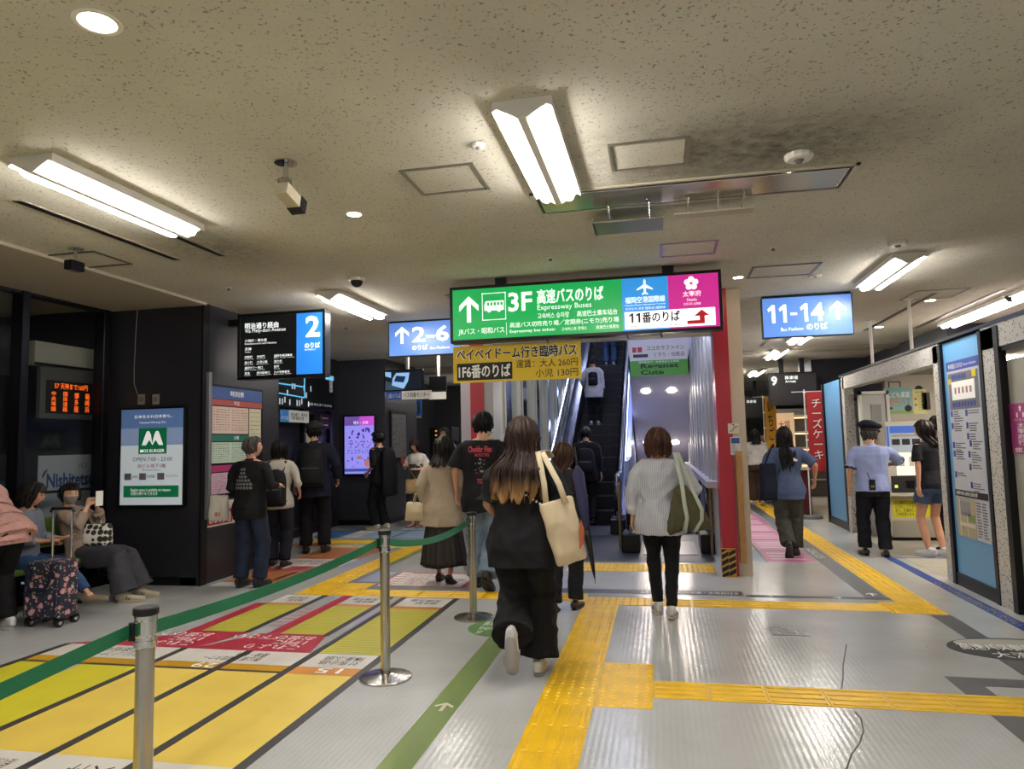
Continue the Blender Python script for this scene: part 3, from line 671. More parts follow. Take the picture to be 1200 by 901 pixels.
# the big illuminated sign
GRN = lit('lit_green', '12964a', 1.05); LBL = lit('lit_blue', '2b86cf', 1.0); MAG = lit('lit_magenta', 'bb2585', .95); LWH = lit('lit_white', 'f4f4f6', 1.1)
t, pl, r = board('overhead_sign', 6.85, (527, 326, 847, 394), 'large backlit green sign reading 3F Expressway Buses, hung before the escalators', None, .03, .16)
u0, v0, u1, v1 = r; H_ = v1-v0; L_ = u1-u0
ua, ub = u0+L_*.654, u0+L_*.822
obj('face_green', pl.slab((u0, v0, ua, v1), .004, -.004), GRN, t); obj('face_blue', pl.slab((ua, v0, ub, v1), .004, -.004), LBL, t); obj('face_magenta', pl.slab((ub, v0, u1, v1), .004, -.004), MAG, t)
LT = lit('lit_letter', 'eaf2ee', .98)
def fr_(a, b, c, d): return (u0+L_*a, v0+H_*b, u0+L_*c, v0+H_*d)
def tx(s, a, b, c, d, m=LT, bold=.0, **k): return text(s, pl, fr_(a, b, c, d), m, t, .003, bold, **k)
tx('JRバス・昭和バス', .022, .08, .205, .22, bold=.015)
obj('arrow', pl.poly(ap([(x*.9, y) for x, y in ARROW], (u0+L_*.065, v0+H_*.60), H_*.52), .002), LT, t)
bx = fr_(.118, .36, .212, .90); w = .007
g = MB()
for rr in ((bx[0], bx[1], bx[2], bx[1]+w), (bx[0], bx[3]-w, bx[2], bx[3]), (bx[0], bx[1], bx[0]+w, bx[3]), (bx[2]-w, bx[1], bx[2], bx[3])): pl.slab(rr, .002, 0, g)
obj('pictogram_border', g, LT, t)
bu0, bv0, bu1, bv1 = fr_(.127, .55, .204, .74)
g = pl.poly([(bu0, bv0), (bu1, bv0), (bu1, bv1), (bu0+.015, bv1), (bu0, bv0+.06)], .002)
obj('bus_pictogram', g, LT, t)
g = MB()
for k in range(5): a = bu0+.03+k*(bu1-bu0-.03)/5; pl.slab((a, bv0+.05, a+.022, bv1-.015), .001, .0022, g)
obj('bus_windows', g, GRN, t)
obj('bus_wheels', pl.disc(bu0+.05, bv0, .018, .002, 0, pl.disc(bu1-.05, bv0, .018, .002)), LT, t)
tx('3F', .222, .50, .315, .88, bold=.022)
tx('高速バスのりば', .335, .62, .585, .90, bold=.010, heavy=True)
tx('Expressway Buses', .335, .47, .54, .60)
tx('고속버스 승차장', .335, .33, .455, .44, bold=.01); tx('高速巴士乗车站台', .485, .33, .635, .44, bold=.01)
tx('高速バス切符売り場／定期券(ニモカ)売り場', .226, .17, .64, .29, bold=.012)
tx('Expressway bus tickets', .226, .07, .40, .145, bold=.008); tx('고속버스표 판매소', .425, .07, .52, .14); tx('高速巴士售票处', .555, .07, .64, .14)
obj('divider', pl.slab(fr_(.212, .05, .2135, .30), .002), LT, t)
# airport panel
tx('福岡空港国際線', .665, .52, .81, .64, heavy=.015); tx('Fukuoka Airport International Terminal', .665, .46, .81, .50); tx('후쿠오카 공항 国际线 國際線', .665, .39, .81, .44)
c = (u0+L_*.738, v0+H_*.82); q = H_*.15
plane_ = [(0, 1.0), (.14, .8), (.16, .3), (1, -.25), (1, -.42), (.16, -.12), (.12, -.65), (.38, -.85), (.38, -1), (0, -.9)]
obj('aeroplane_pictogram', pl.poly(ap(plane_+[(-x, y) for x, y in plane_[::-1] if x > 0], c, q), .002), LT, t)
tx('太宰府', .873, .58, .938, .69, bold=.02); tx('Dazaifu', .888, .50, .922, .55); tx('다자이후 太宰府', .875, .42, .936, .47)
c = (u0+L_*.905, v0+H_*.83)
g = MB()
for k in range(5): a = pi/2+k*2*pi/5; pl.disc(c[0]+cos(a)*H_*.078, c[1]+sin(a)*H_*.078, H_*.055, .002, .0002*k, g, 16)
obj('plum_flower', g, LT, t)
g = MB()
for k in range(5):
    a = pi/2+k*2*pi/5; pl.poly([(c[0]+.002*cos(a+1.5), c[1]+.002*sin(a+1.5)), (c[0]+cos(a)*H_*.05, c[1]+sin(a)*H_*.05), (c[0]-.004*cos(a+1.5), c[1]-.004*sin(a+1.5))], .001, .0035, g)
obj('flower_stamens', g, MAG, t)
wr = fr_(.661, .03, .985, .36); obj('white_field', pl.slab(wr, .002, .0), LWH, t)
M_bp = mat('black_print', '151519', .5); [obj('numeral_one', one(pl, fr_(a, .15, a+.016, .33), .001, .0035), M_bp, t) for a in (.677, .702)]; text('番のりば', pl, fr_(.725, .14, .86, .335), M_bp, t, .0035, .0, heavy=.03)
text('Platform 11   11번 승강장   11号站台', pl, fr_(.68, .05, .86, .105), mat('black_print', '151519', .5), t, .0035, .0)
a0, b0, a1, b1 = fr_(.885, .07, .965, .33)
obj('red_arrow', pl.poly([(a0, b0), (a0+(a1-a0)*.78, b0), (a0+(a1-a0)*.78, b0+(b1-b0)*.55), (a1, b0+(b1-b0)*.55), (a0+(a1-a0)*.66, b1), (a0+(a1-a0)*.32, b0+(b1-b0)*.55), (a0+(a1-a0)*.56, b0+(b1-b0)*.55), (a0+(a1-a0)*.56, b0+(b1-b0)*.25), (a0, b0+(b1-b0)*.25)], .002, .002), mat('red_print', 'c01822', .5, emit=.35), t)
for px in (585, 783):
    uu = pl.px(px, 326)[0]; obj('hanger', MB().box(uu-.055, uu+.055, 6.90, 6.98, v1, CEIL), M_black, t)
for px in (640, 735, 775): uu = pl.px(px, 390)[0]; obj('hook', MB().tube([(uu, 6.93, v0-.03), (uu, 6.93, v0-.055), (uu+.012, 6.93, v0-.065)], .006, 6), M_black, t)
# yellow banner below
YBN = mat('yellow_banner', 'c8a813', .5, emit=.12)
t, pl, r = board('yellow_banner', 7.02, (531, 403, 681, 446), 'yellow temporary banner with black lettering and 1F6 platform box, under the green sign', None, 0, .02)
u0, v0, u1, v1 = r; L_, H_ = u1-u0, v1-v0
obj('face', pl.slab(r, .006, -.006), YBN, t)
text('ペイペイドーム行き臨時バス', pl, fr_(.025, .60, .975, .95), M_white, t, .001, .04, heavy=.05); text('ペイペイドーム行き臨時バス', pl, fr_(.03, .615, .97, .935), M_ink, t, .002, .016, heavy=True)
obj('black_box', pl.slab(fr_(.03, .06, .47, .53), .002), M_ink, t); text('1F6番のりば', pl, fr_(.045, .12, .455, .48), M_white, t, .003, .018, heavy=True)
text('運賃：大人 260円', pl, fr_(.50, .34, .975, .56), M_ink, t, .002, .012); text('小児 130円', pl, fr_(.65, .07, .975, .29), M_ink, t, .002, .012)
# blue platform signs
BLU = lit('lit_signal_blue', '5682cc', .85)
t, pl, r = board('platform_sign', 8.95, (455, 375, 556, 416), 'blue backlit sign reading 2-6, partly behind the green sign', BLU, .012, .10)
u0, v0, u1, v1 = r; L_, H_ = u1-u0, v1-v0
obj('arrow', pl.poly(ap(ARROW, (u0+L_*.155, v0+H_*.62), H_*.52), .002), LT, t); tx('2-6', .275, .38, .715, .86, bold=.022); tx('のりば', .275, .15, .46, .30, bold=.014, heavy=True); tx('Bus Platform', .49, .15, .72, .23)
obj('hanger', MB().box(u0, u1, 8.98, 9.02, v1, CEIL), M_black, t)
t, pl, r = board('platform_sign', 8.75, (893, 346, 1000, 394), 'blue backlit sign reading 11-14 with an up arrow, above the right corridor', BLU, .010, .10)
u0, v0, u1, v1 = r; L_, H_ = u1-u0, v1-v0
[obj('numeral_one', one(pl, fr_(a, .36, a+.085, .82)), LT, t) for a in (.055, .185, .425)]; obj('dash', pl.slab(fr_(.315, .54, .39, .60), .002, .003), LT, t); tx('4', .545, .36, .69, .82, bold=.03); obj('arrow', pl.poly(ap([(x*.95, y) for x, y in ARROW], (u0+L_*.845, v0+H_*.60), H_*.48), .002), LT, t)
tx('Bus Platform', .20, .14, .45, .23); tx('のりば', .49, .14, .72, .31, bold=.014, heavy=True)
obj('hanger', MB().box(u0, u1, 8.78, 8.82, v1, CEIL), M_black, t)
# platform 2 sign by the timetable pillar
SBK = lit('lit_sign_black', '101114', .4); SBL = lit('lit_sky_blue', '2676d0', .9)
t, pl, r = board('platform_sign', 7.55, (278, 365, 381, 443), 'black and blue backlit sign reading 2 and Via Meiji-dori Avenue, by the timetable pillar', None, .035, .14)
u0, v0, u1, v1 = r; L_, H_ = u1-u0, v1-v0; um = .69
obj('face_black', pl.slab(fr_(0, 0, um, 1), .004, -.004), SBK, t); obj('face_blue', pl.slab(fr_(um, 0, 1, 1), .004, -.004), SBL, t)
tx('2', .80, .60, .97, .95, bold=.03); tx('のりば', .79, .42, .97, .51, bold=.014, heavy=True); tx('Bus Platform', .79, .385, .92, .41)
tx('明治通り経由', .06, .79, .47, .89, heavy=.02); tx('Via Meiji-dori Avenue', .06, .71, .56, .79)
tx('川端町・博多座', .06, .57, .33, .62, bold=.01); tx('Kawabatamachi and Hakataza', .06, .53, .45, .56); tx('天神', .06, .43, .14, .485, bold=.01); tx('Tenjin', .06, .39, .13, .42)
for i, row in enumerate((('西新町', '赤坂門', '福岡市美術館前'), ('唐人町', '大濠公園', '福大前'), ('福岡タワー南口', '', '野芥'), ('百道', '姪浜駅南口', '九大学研都市'))):
    for j, s_ in enumerate(row):
        if s_:
            x = (.06, .21, .42)[j]; tx(s_, x, .305-i*.09, x+.035*len(s_)*.9, .345-i*.09, bold=.005); tx('Bus stop name', x, .28-i*.09, x+.035*len(s_), .298-i*.09)
obj('wall_arm', MB().box(-5.05, u0-.03, 7.58, 7.66, v1-.10, v1-.02), M_black, t)
# monitor on a ceiling pole
t, pl, r = board('monitor', 10.6, (450, 433, 496, 458), 'ceiling-hung monitor showing a bus, with a white caption strip below', lit('screen_dark', '1a222c', .6), .02, .06)
u0, v0, u1, v1 = r; L_, H_ = u1-u0, v1-v0
SC = lit('screen_bus_blue', '8fb9e8', .9)
obj('bus_picture', pl.poly([(u0+L_*a, v0+H_*b) for a, b in ((.18, .25), (.5, .05), (.62, .45), (.66, .9), (.3, .9), (.2, .62))], .002), SC, t)
obj('bus_windscreen', pl.poly([(u0+L_*a, v0+H_*b) for a, b in ((.24, .45), (.5, .38), (.56, .7), (.3, .76))], .002, .002), lit('screen_bus_dark', '1c3a66', .5), t)
obj('road_picture', pl.poly([(u0+L_*a, v0+H_*b) for a, b in ((0, .0), (.48, .0), (.3, .3), (.0, .5))], .001), lit('screen_road', '3d5166', .6), t)
obj('bay_picture', pl.poly([(u0+L_*a, v0+H_*b) for a, b in ((.0, .75), (.16, .65), (.16, .95), (.0, .98))], .002), SC, t)
a, b, c, d = vplane(10.55).rect(453, 458, 506, 468); pc = vplane(10.55)
obj('caption_strip', pc.slab((a, b, c, d)), mat('caption_white', 'd6d3ca', .5, emit=.2), t); obj('caption_blue', pc.slab((a, b, a+(c-a)*.34, d), .002, .004), mat('caption_blue', '2b4f95', .5, emit=.3), t)
text('2番のりば', pc, (a+.02, b+.03, a+(c-a)*.32, d-.03), M_white, t, .007, .01); text('バス到着モニター', pc, (a+(c-a)*.38, b+.03, c-.04, d-.03), M_ink, t, .007, .01)
xx = (u0+u1)/2+.05; obj('pole', MB().tube([(xx, 10.65, v1), (xx, 10.65, CEIL-.01)], .03, 12).disc((xx, 10.65, CEIL-.03), .09, .03), M_fix, t)
t2 = thing('monitor', (u1+.1, 11.2, v0), 'second monitor edge-on behind the one that shows a bus', 'monitor'); obj('casing', MB().box(u1-.05, u1+.24, 11.1, 11.16, v0+.0, v1-.06), M_black, t2, bevel=.006); obj('pole', MB().tube([(u1+.1, 11.14, v1-.08), (u1+.1, 11.14, CEIL)], .025, 10), M_fix, t2)
obj('caption_strip', MB().box(u1-.05, u1+.24, 11.08, 11.1, v0-.14, v0-.02), mat('caption_white', 'd6d3ca', .5), t2)
# ココカラファイン / supermarket board over the way down
t, pl, r = board('shop_sign', 12.9, (738, 402, 806, 440), 'white and green shop board hung over the way down', None, 0, .05)
u0, v0, u1, v1 = r; L_, H_ = u1-u0, v1-v0
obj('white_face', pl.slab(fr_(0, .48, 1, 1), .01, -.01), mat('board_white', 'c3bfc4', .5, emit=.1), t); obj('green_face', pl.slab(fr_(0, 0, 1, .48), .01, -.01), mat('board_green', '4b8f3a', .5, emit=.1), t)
text('ココカラファイン', pl, fr_(.30, .78, .95, .92), M_ink, t, .002, .02); text('くすり・化粧品', pl, fr_(.42, .58, .95, .72), mat('maroon_print', '6a3a48', .5), t, .002, .01)
obj('logo_bar', pl.slab(fr_(.05, .74, .12, .90)), mat('red_print2', 'b03040', .5), t); obj('logo_bar', pl.slab(fr_(.14, .74, .22, .90)), mat('red_print2', 'b03040', .5), t); obj('blue_tab', pl.slab(fr_(.06, .58, .32, .68)), mat('navy_print', '2a3350', .5), t)
text('Reganet\nCute', pl, fr_(.18, .04, .84, .38), mat('dark_green_print', '12281a', .5), t, .002, .03); text('博多駅地下・生鮮食品とお惣菜', pl, fr_(.15, .40, .85, .46), M_white, t, .002)

# ================================================================== LEFT SIDE
# burger advertisement: backlit poster in a black frame, with a cord and two sockets above it
t, pl, r = board('poster_case', 7.04, (139, 477, 216, 594), 'framed burger shop poster with green emblem and opening hours on the black wall', mat('poster_paper', 'c9d3da', .3, emit=.28), .022, .07)
u0, v0, u1, v1 = r; L_, H_ = u1-u0, v1-v0
PG = mat('poster_green', '0c6f45', .4, emit=.25); PW = mat('poster_white', 'f0f2f0', .4, emit=.4)
obj('sky_band', pl.slab(fr_(0, .80, 1, 1), .001), mat('poster_sky', '5f7fb4', .4, emit=.2), t); obj('sky_band', pl.slab(fr_(0, .62, 1, .80), .001), mat('poster_sky2', '8ea4cc', .4, emit=.2), t)
text('日本生まれ日本育ち。', pl, fr_(.22, .905, .82, .94), PW, t, .002, .01); text('Hannari Dining Set', pl, fr_(.30, .845, .72, .87), PW, t, .002)
obj('emblem_field', pl.slab(fr_(.29, .53, .74, .80), .002, .001), PG, t)
uc, vc = u0+L_*.515, v0+H_*.69; q = L_*.17
for sgn in (-1, 1):
    obj('emblem_arch', pl.poly(ap([(sgn*x, y) for x, y in ((-.02, -.55), (.18, .35), (.34, .62), (.55, .60), (.72, .2), (1.0, -.55), (.62, -.55), (.30, -.1))], (uc+sgn*.0, vc), q), .002, .0035), PW, t)
text('MOS BURGER', pl, fr_(.32, .545, .71, .58), PW, t, .004, .02); text('OPEN 7:00 - 23:00', pl, fr_(.20, .455, .83, .495), M_ink, t, .002)
text('当ビル地下1階', pl, fr_(.28, .385, .73, .425), mat('poster_red', 'a03248', .5), t, .002, .012); text('Basement Level 1', pl, fr_(.36, .355, .64, .372), M_ink, t, .002)
g = MB()
for a in (.07, .31, .60): pl.slab(fr_(a, .26, a+.11, .33), .002, .001, g)
obj('icon', g, mat('icon_ink', '7a7a84', .5), t); text('店内飲食', pl, fr_(.19, .28, .29, .31), M_ink, t, .002); text('全席禁煙', pl, fr_(.43, .28, .56, .31), M_ink, t, .002); text('テイクアウト', pl, fr_(.74, .28, .93, .31), M_ink, t, .002)
obj('footer', pl.slab(fr_(.06, .08, .94, .20), .002), PG, t); text('English menu is available on request.\nお持ち帰りもできます', pl, fr_(.18, .10, .82, .17), PW, t, .004)
pw = vplane(7.12)
for i, (a, b) in enumerate(((166, 468), (183, 468))):
    r_ = pw.rect(a-4, b-6, a+4, b+6); s_ = thing('wall_socket', pw.P((r_[0]+r_[2])/2, r_[1]), ('ivory wall socket with a cord plugged in, above the poster', 'ivory wall socket without a cord, above the poster')[i], 'socket')
    obj('plate', Plane((0, 7.12, 0), (1, 0, 0), (0, 0, 1)).slab(r_, .01), mat('aged_ivory', '8f8977', .5), s_, bevel=.002); obj('outlet', Plane((0, 7.12, 0), (1, 0, 0), (0, 0, 1)).slab((r_[0]+.015, r_[1]+.03, r_[2]-.015, r_[3]-.03), .004, .01), M_grey, s_)
pts = [pw.P(*pw.px(a, b), .012) for a, b in ((162, 361), (160, 390), (158, 430), (158, 450), (162, 462), (166, 468))]
tag(obj('cord', MB().tube(pts, .006, 6), M_grey), 'thin grey cord running down the black wall to the socket', 'cord')
# behind the glazing
pg = Plane((-6.5, 0, 0), (0, 1, 0), (0, 0, 1))
def gcase(name, label, cat, box, m, w=.0, fm=None):
    u0, v0, u1, v1 = pg.rect(*box); t = thing(name, (-6.5, (u0+u1)/2, v0), label, cat)
    return t, (u0, v0, u1, v1)
t, rr = gcase('destination_display', 'amber dot display reading 57, seen through the glazed front', 'display', (47, 432, 116, 491), None)
obj('casing', pg.slab(rr, .05, -.05), mat('display_casing', '5a5e60', .4), t, bevel=.004)
u0, v0, u1, v1 = rr; L_, H_ = u1-u0, v1-v0; pl = pg
obj('screen', pg.slab(fr_(.09, .10, .90, .74), .004), M_ink, t); AMB = lit('amber_led', 'ff6a1e', 1.6)
text('57 天神まで160円', pg, fr_(.22, .58, .78, .70), AMB, t, .006, .02)
for i, s_ in enumerate(('中\n央\n埠\n頭', '国\n体\n道\n路', '博\n多\n座', '箱\n崎\n浜')): text(s_, pg, fr_(.17+i*.19, .14, .25+i*.19, .53), AMB, t, .006, .02)
t, rr = gcase('light_box', 'grey and green sign box above the amber display, behind the glass', 'sign', (37, 405, 118, 432), None)
obj('casing', pg.slab(rr, .14, -.1), mat('box_grey', 'a6a89c', .5), t, bevel=.01); u0, v0, u1, v1 = rr; obj('stripe', pg.slab((u0, v0, u1, v0+.03), .004, .04), M_black, t)
t, rr = gcase('poster', 'pale poster with blue lettering behind the glass above the bench', 'poster', (44, 533, 118, 626), None)
obj('sheet', pg.slab(rr, .01, -.01), mat('pale_blue_poster', 'a3adb8', .5), t); u0, v0, u1, v1 = rr; L_, H_ = u1-u0, v1-v0
text('Nishitetsu', pg, fr_(.12, .60, .86, .78), mat('nishi_blue', '1c3f7e', .5), t, .002, .03); text('バス', pg, fr_(.6, .82, .76, .9), M_ink, t, .002)
for s0 in (0, 1):
    g = MB().tube([pg.P(u0+L_*.17+.10*cos(a), v0+H_*(.69)+.13*sin(a), .003) for a in [radians(q) for q in ((110, 130, 150, 165) if s0 == 0 else (195, 215, 235, 250))]], [.004, .014, .014, .004], 6)
    obj('emblem_arc', g, mat('arc_brown', '6b4a34' if s0 == 0 else '54606a', .5), t)
# a bus shape and lit windows outside, dim behind the glass
t = thing('parked_bus', (-8.0, 4.6, 0), 'dim bus standing outside behind the dark glass, far left', 'bus')
obj('body', MB().box(-8.45, -7.3, 2.2, 6.9, .3, 3.0), mat('bus_paint', '3a3f46', .3), t, bevel=.08); obj('window_band', MB().box(-7.31, -7.28, 2.5, 6.8, 1.5, 2.4), M_rubber, t); obj('stripe', MB().box(-7.31, -7.29, 2.3, 6.9, 1.1, 1.2), mat('bus_teal', '2f6d66', .4), t)
for y in (3.0, 5.8): obj('wheel', MB().tube([(-7.5, y, .42), (-7.2, y, .42)], .42, 20, side=(0, 1, 0)), M_rubber, t)
# timetable case on the pillar
pt_ = Plane((-5.05, 0, 0), (0, 1, 0), (0, 0, 1)); a, b, c, d = pt_.rect(244, 446, 306, 606); a, c = 7.22, 8.34; b, d = .93, 2.26
t = thing('timetable_case', (-5.03, (a+c)/2, b), 'tall framed bus timetable board with blue header, red, green and magenta sheets', 'timetable')
pl = pt_; obj('backing', pl.slab((a, b, c, d), .012, .001), M_darkframe, t, bevel=.002); u0, v0, u1, v1 = a+.03, b+.03, c-.03, d-.03; L_, H_ = u1-u0, v1-v0; pl = Plane((-5.036, 0, 0), (0, 1, 0), (0, 0, 1))
def sh(name, f, col): return obj(name, pl.slab(fr_(*f), .002), mat('sheet_'+col, col, .45), t)
sh('header', (0, .89, 1, 1), '33508f'); text('時刻表', pl, fr_(.35, .92, .62, .975), M_white, t, .003, .02)
sh('bar', (0, .83, 1, .885), 'a84c47'); sh('bar', (0, .50, .72, .56), '1f6b5a'); sh('bar', (0, .22, .72, .28), '9c2b62')
sh('sheet', (.02, .57, .71, .82), 'cdb6a8'); sh('sheet', (.73, .40, .98, .82), 'c6c3a2'); sh('sheet', (.02, .30, .71, .49), 'b4cbb9'); sh('sheet', (.02, .02, .71, .21), 'cda9bf')
text('平日', pl, fr_(.42, .84, .52, .875), M_white, t, .003, .01); text('土曜', pl, fr_(.42, .515, .52, .55), M_white, t, .003, .01)
g = MB()
for (x0, y0, x1, y1) in ((.04, .59, .34, .80), (.38, .59, .69, .80), (.04, .31, .34, .48), (.38, .31, .69, .48), (.04, .03, .34, .2), (.38, .03, .69, .2), (.75, .42, .96, .8)):
    for k in range(9):
        v = y0+(y1-y0)*(k+.5)/9
        for j in range(7):
            uu = x0+(x1-x0)*(j+.1)/7; pl.slab(fr_(uu, v, uu+(x1-x0)/7*random.uniform(.3, .85), v+.006), .0006, .0022, g)
o = obj('timetable_print', g, mat('timetable_ink', '6a5d5a', .6), t); o['kind'] = 'stuff'
t = thing('vertical_tube_lamp', (-5.0, 7.2, 1), 'grey vertical tube light casing at the left edge of the timetable', 'lamp'); obj('casing', MB().box(-5.03, -4.98, 7.14, 7.19, .72, 2.38), mat('casing_grey', '7f8086', .35, .5), t, bevel=.006)
t = thing('price_notice', (-5.04, 7.8, .7), 'white and red notice reading 800 yen low on the timetable pillar', 'notice'); pn = Plane((-5.05, 0, 0), (0, 1, 0), (0, 0, 1))
obj('sheet', pn.slab((7.2, .62, 8.1, .90), .003), M_offwhite, t); obj('red_field', pn.slab((7.22, .64, 7.7, .80), .002, .003), mat('notice_red', 'a82434', .5), t)
text('800円', pn, (7.25, .65, 7.66, .76), M_white, t, .0065, .03); text('1日フリー乗車券\n発売中', pn, (7.74, .66, 8.06, .86), M_ink, t, .005, .01)
t = thing('price_notice', (-5.04, 7.35, .85), 'white paper sheet with red print just above the 800 yen notice', 'notice'); obj('sheet', pn.slab((7.2, .905, 7.5, 1.0), .003), M_offwhite, t); text('福岡市内', pn, (7.22, .92, 7.48, .96), M_ink, t, .005)
# alcove: route map panel, notices, doors
pa = Plane((-6.1, 0, 0), (0, 1, 0), (0, 0, 1)); po = Plane((-5.95, 0, 0), (0, 1, 0), (0, 0, 1))
r_ = (9.25, 2.16, 12.3, 2.84); t = thing('route_map_panel', (-6.0, 10.8, 2.2), 'wide black route map panel with cyan lines above the alcove doors', 'map')
obj('casing', po.slab(r_, .1, -.1), M_black, t, bevel=.006); u0, v0, u1, v1 = r_; L_, H_ = u1-u0, v1-v0; pl = po
CY_ = lit('map_cyan', '5cb7e6', .7); MWm = lit('map_white', 'c9d4de', .5)
g = MB(); P5 = [(.12, .80), (.12, .35), (.62, .28), (.62, .85), (.12, .80)]
for (a, b), (c, d) in zip(P5, P5[1:]): g.tube([po.P(u0+L_*a, v0+H_*b, .004), po.P(u0+L_*c, v0+H_*d, .004)], .012, 6)
g.tube([po.P(u0+L_*.02, v0+H_*.55, .004), po.P(u0+L_*.6, v0+H_*.55, .004)], .012, 6)
obj('route_line', g, CY_, t)
g = MB()
for k in range(26):
    x = .04+k*.026; y = random.choice((.2, .25, .42, .6)); po.slab(fr_(x, y-.14, x+.012, y), .001, .0, g)
o = obj('stop_names', g, MWm, t); o['kind'] = 'stuff'
text('博多バスターミナル', po, fr_(.66, .1, .96, .17), MWm, t, .003); text('都心部路線図', po, fr_(.93, .5, .97, .95), MWm, t, .003); obj('corner_tag', po.slab(fr_(.88, .84, .99, .96), .001), CY_, t)
def notice(y0, y1, z0, z1, s_, label, bg='c9cbc8', x=-6.1, cat='notice', fg=None, red=False):
    pp = Plane((x, 0, 0), (0, 1, 0), (0, 0, 1)); t = thing('notice', (x, (y0+y1)/2, z0), label, cat)
    obj('sheet', pp.slab((y0, z0, y1, z1), .004), mat('sheet_'+bg, bg, .5, emit=.05), t)
    if red:
        g = MB()
        for q in ((y0, z0, y1, z0+.012), (y0, z1-.012, y1, z1), (y0, z0, y0+.02, z1), (y1-.02, z0, y1, z1)): pp.slab(q, .001, .004, g)
        obj('border', g, mat('notice_red', 'a82434', .5), t)
    dy, dz = (y1-y0)*.1, (z1-z0)*.2
    text(s_, pp, (y0+dy, z0+dz, y1-dy, z1-dz), fg or M_ink, t, .006, .01); return t
notice(9.3, 9.62, 1.93, 2.14, '乗り場\n変更', 'small white notice hung at the left under the route map', x=-5.95)
notice(10.35, 10.62, 1.92, 2.12, '3\nのりば', 'blue platform tab reading 3 under the route map', '2f83c8', -5.95, 'sign', M_white)
notice(10.62, 11.3, 1.92, 2.12, '明治通り・博多座\n下関 福岡空港', 'white caption plate right of the blue 3 tab', x=-5.95)
notice(9.7, 10.35, 1.26, 1.52, 'のりばを\nご確認ください', 'white notice with a red border on the alcove door', x=-6.06, red=True)
t = thing('hanging_lamp_box', (-5.9, 11.6, 1.85), 'small black square unit hung at the right end of the route map', 'unit'); obj('casing', MB().box(-6.02, -5.78, 11.4, 11.75, 1.82, 2.08), M_black, t, bevel=.01)
g = MB(); g.box(-5.778, -5.775, 11.47, 11.68, 1.88, 1.89).box(-5.778, -5.775, 11.47, 11.68, 2.0, 2.01); obj('outline', g, M_offwhite, t)
d1 = struct('door_1', MB().box(-6.08, -6.06, 9.2, 12.3, .05, 2.12), M_glass)
for y in (9.2, 10.25, 11.3, 12.3): obj('stile', MB().box(-6.1, -6.02, y-.04, y+.04, 0, 2.16), M_darkframe, d1, bevel=.005)
obj('rail', MB().box(-6.1, -6.02, 9.2, 12.3, 0, .14), M_darkframe, d1)
t = thing('leaflet', (-6.0, 11.5, 1.3), 'pale yellow-green poster on the glass right of the cap-wearing man', 'poster'); obj('sheet', Plane((-6.03, 0, 0), (0, 1, 0), (0, 0, 1)).slab((11.35, 1.25, 11.75, 1.85), .003), mat('pale_lime', 'a3a777', .5), t)
# purple digital screen on the charcoal wall
t, pl, r = board('digital_screen', 12.72, (402, 486, 440, 557), 'bright violet digital screen with food drawings on the charcoal wall', lit('screen_violet', '8a86e2', 1.0), .03, .07)
u0, v0, u1, v1 = r; L_, H_ = u1-u0, v1-v0
obj('top_band', pl.slab(fr_(0, .84, 1, 1), .001), lit('screen_magenta', 'b94fc4', .9), t); obj('top_band', pl.slab(fr_(0, .84, .5, 1), .001, .001), lit('screen_purple', '6a52a0', .8), t)
VI = lit('screen_ink', '5a2f9a', .5); text('テンマン', pl, fr_(.14, .44, .90, .58), lit('screen_plum', '7a2f8a', .7), t, .003, .03); text('フェスティバル', pl, fr_(.08, .34, .92, .43), VI, t, .003, .02); text('博多・天神', pl, fr_(.3, .86, .8, .92), lit('screen_pale', 'e6d9ff', 1), t, .003)
g = MB()
for k in range(22): a = random.uniform(.08, .85); b = random.choice((random.uniform(.12, .28), random.uniform(.62, .8))); pl.disc(u0+L_*a, v0+H_*b, random.uniform(.012, .03), .001, .0015, g, 10, ry=random.uniform(.008, .04))
obj('food_drawings', g, VI, t); obj('food_plate', pl.disc(u0+L_*.78, v0+H_*.18, .07, .001, .002), lit('screen_orange', 'b9786a', .7), t); obj('food_plate', pl.disc(u0+L_*.5, v0+H_*.28, .06, .001, .002, ry=.03), lit('screen_orange', 'b9786a', .7), t)
obj('footer', pl.slab(fr_(0, .04, 1, .09), .001), lit('screen_navy', '3b4fa0', .8), t)
# framed notice and bluish poster on the side of that wall
ps = Plane((-5.14, 0, 0), (0, 1, 0), (0, 0, 1))
t = thing('framed_notice', (-5.13, 13.4, 1.1), 'framed grey map notice on the wall side, left of the talking women', 'notice'); obj('frame', ps.slab((13.0, 1.2, 13.9, 2.18), .03), M_black, t); obj('sheet', ps.slab((13.06, 1.26, 13.84, 2.12), .002, .03), mat('grey_sheet', '7c7d80', .5), t)
g = MB()
for k in range(40): a = random.uniform(13.1, 13.7); b = random.uniform(1.3, 2.05); ps.slab((a, b, a+random.uniform(.03, .1), b+.012), .001, .032, g)
o = obj('print', g, mat('grey_print', '3f4045', .6), t); o['kind'] = 'stuff'
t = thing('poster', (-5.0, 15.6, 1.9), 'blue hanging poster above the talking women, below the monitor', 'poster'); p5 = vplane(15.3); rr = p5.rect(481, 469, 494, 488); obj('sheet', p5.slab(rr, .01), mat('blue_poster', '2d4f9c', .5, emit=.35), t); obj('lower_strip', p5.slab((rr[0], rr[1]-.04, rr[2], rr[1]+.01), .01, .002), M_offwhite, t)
text('のりば\n案内図', p5, (rr[0]+.04, rr[1]+.1, rr[0]+.18, rr[3]-.05), M_white, t, .012); obj('green_map', p5.slab((rr[2]-.1, rr[1]+.05, rr[2]-.03, rr[3]-.03), .002, .01), mat('map_green', '4d7d58', .5), t)
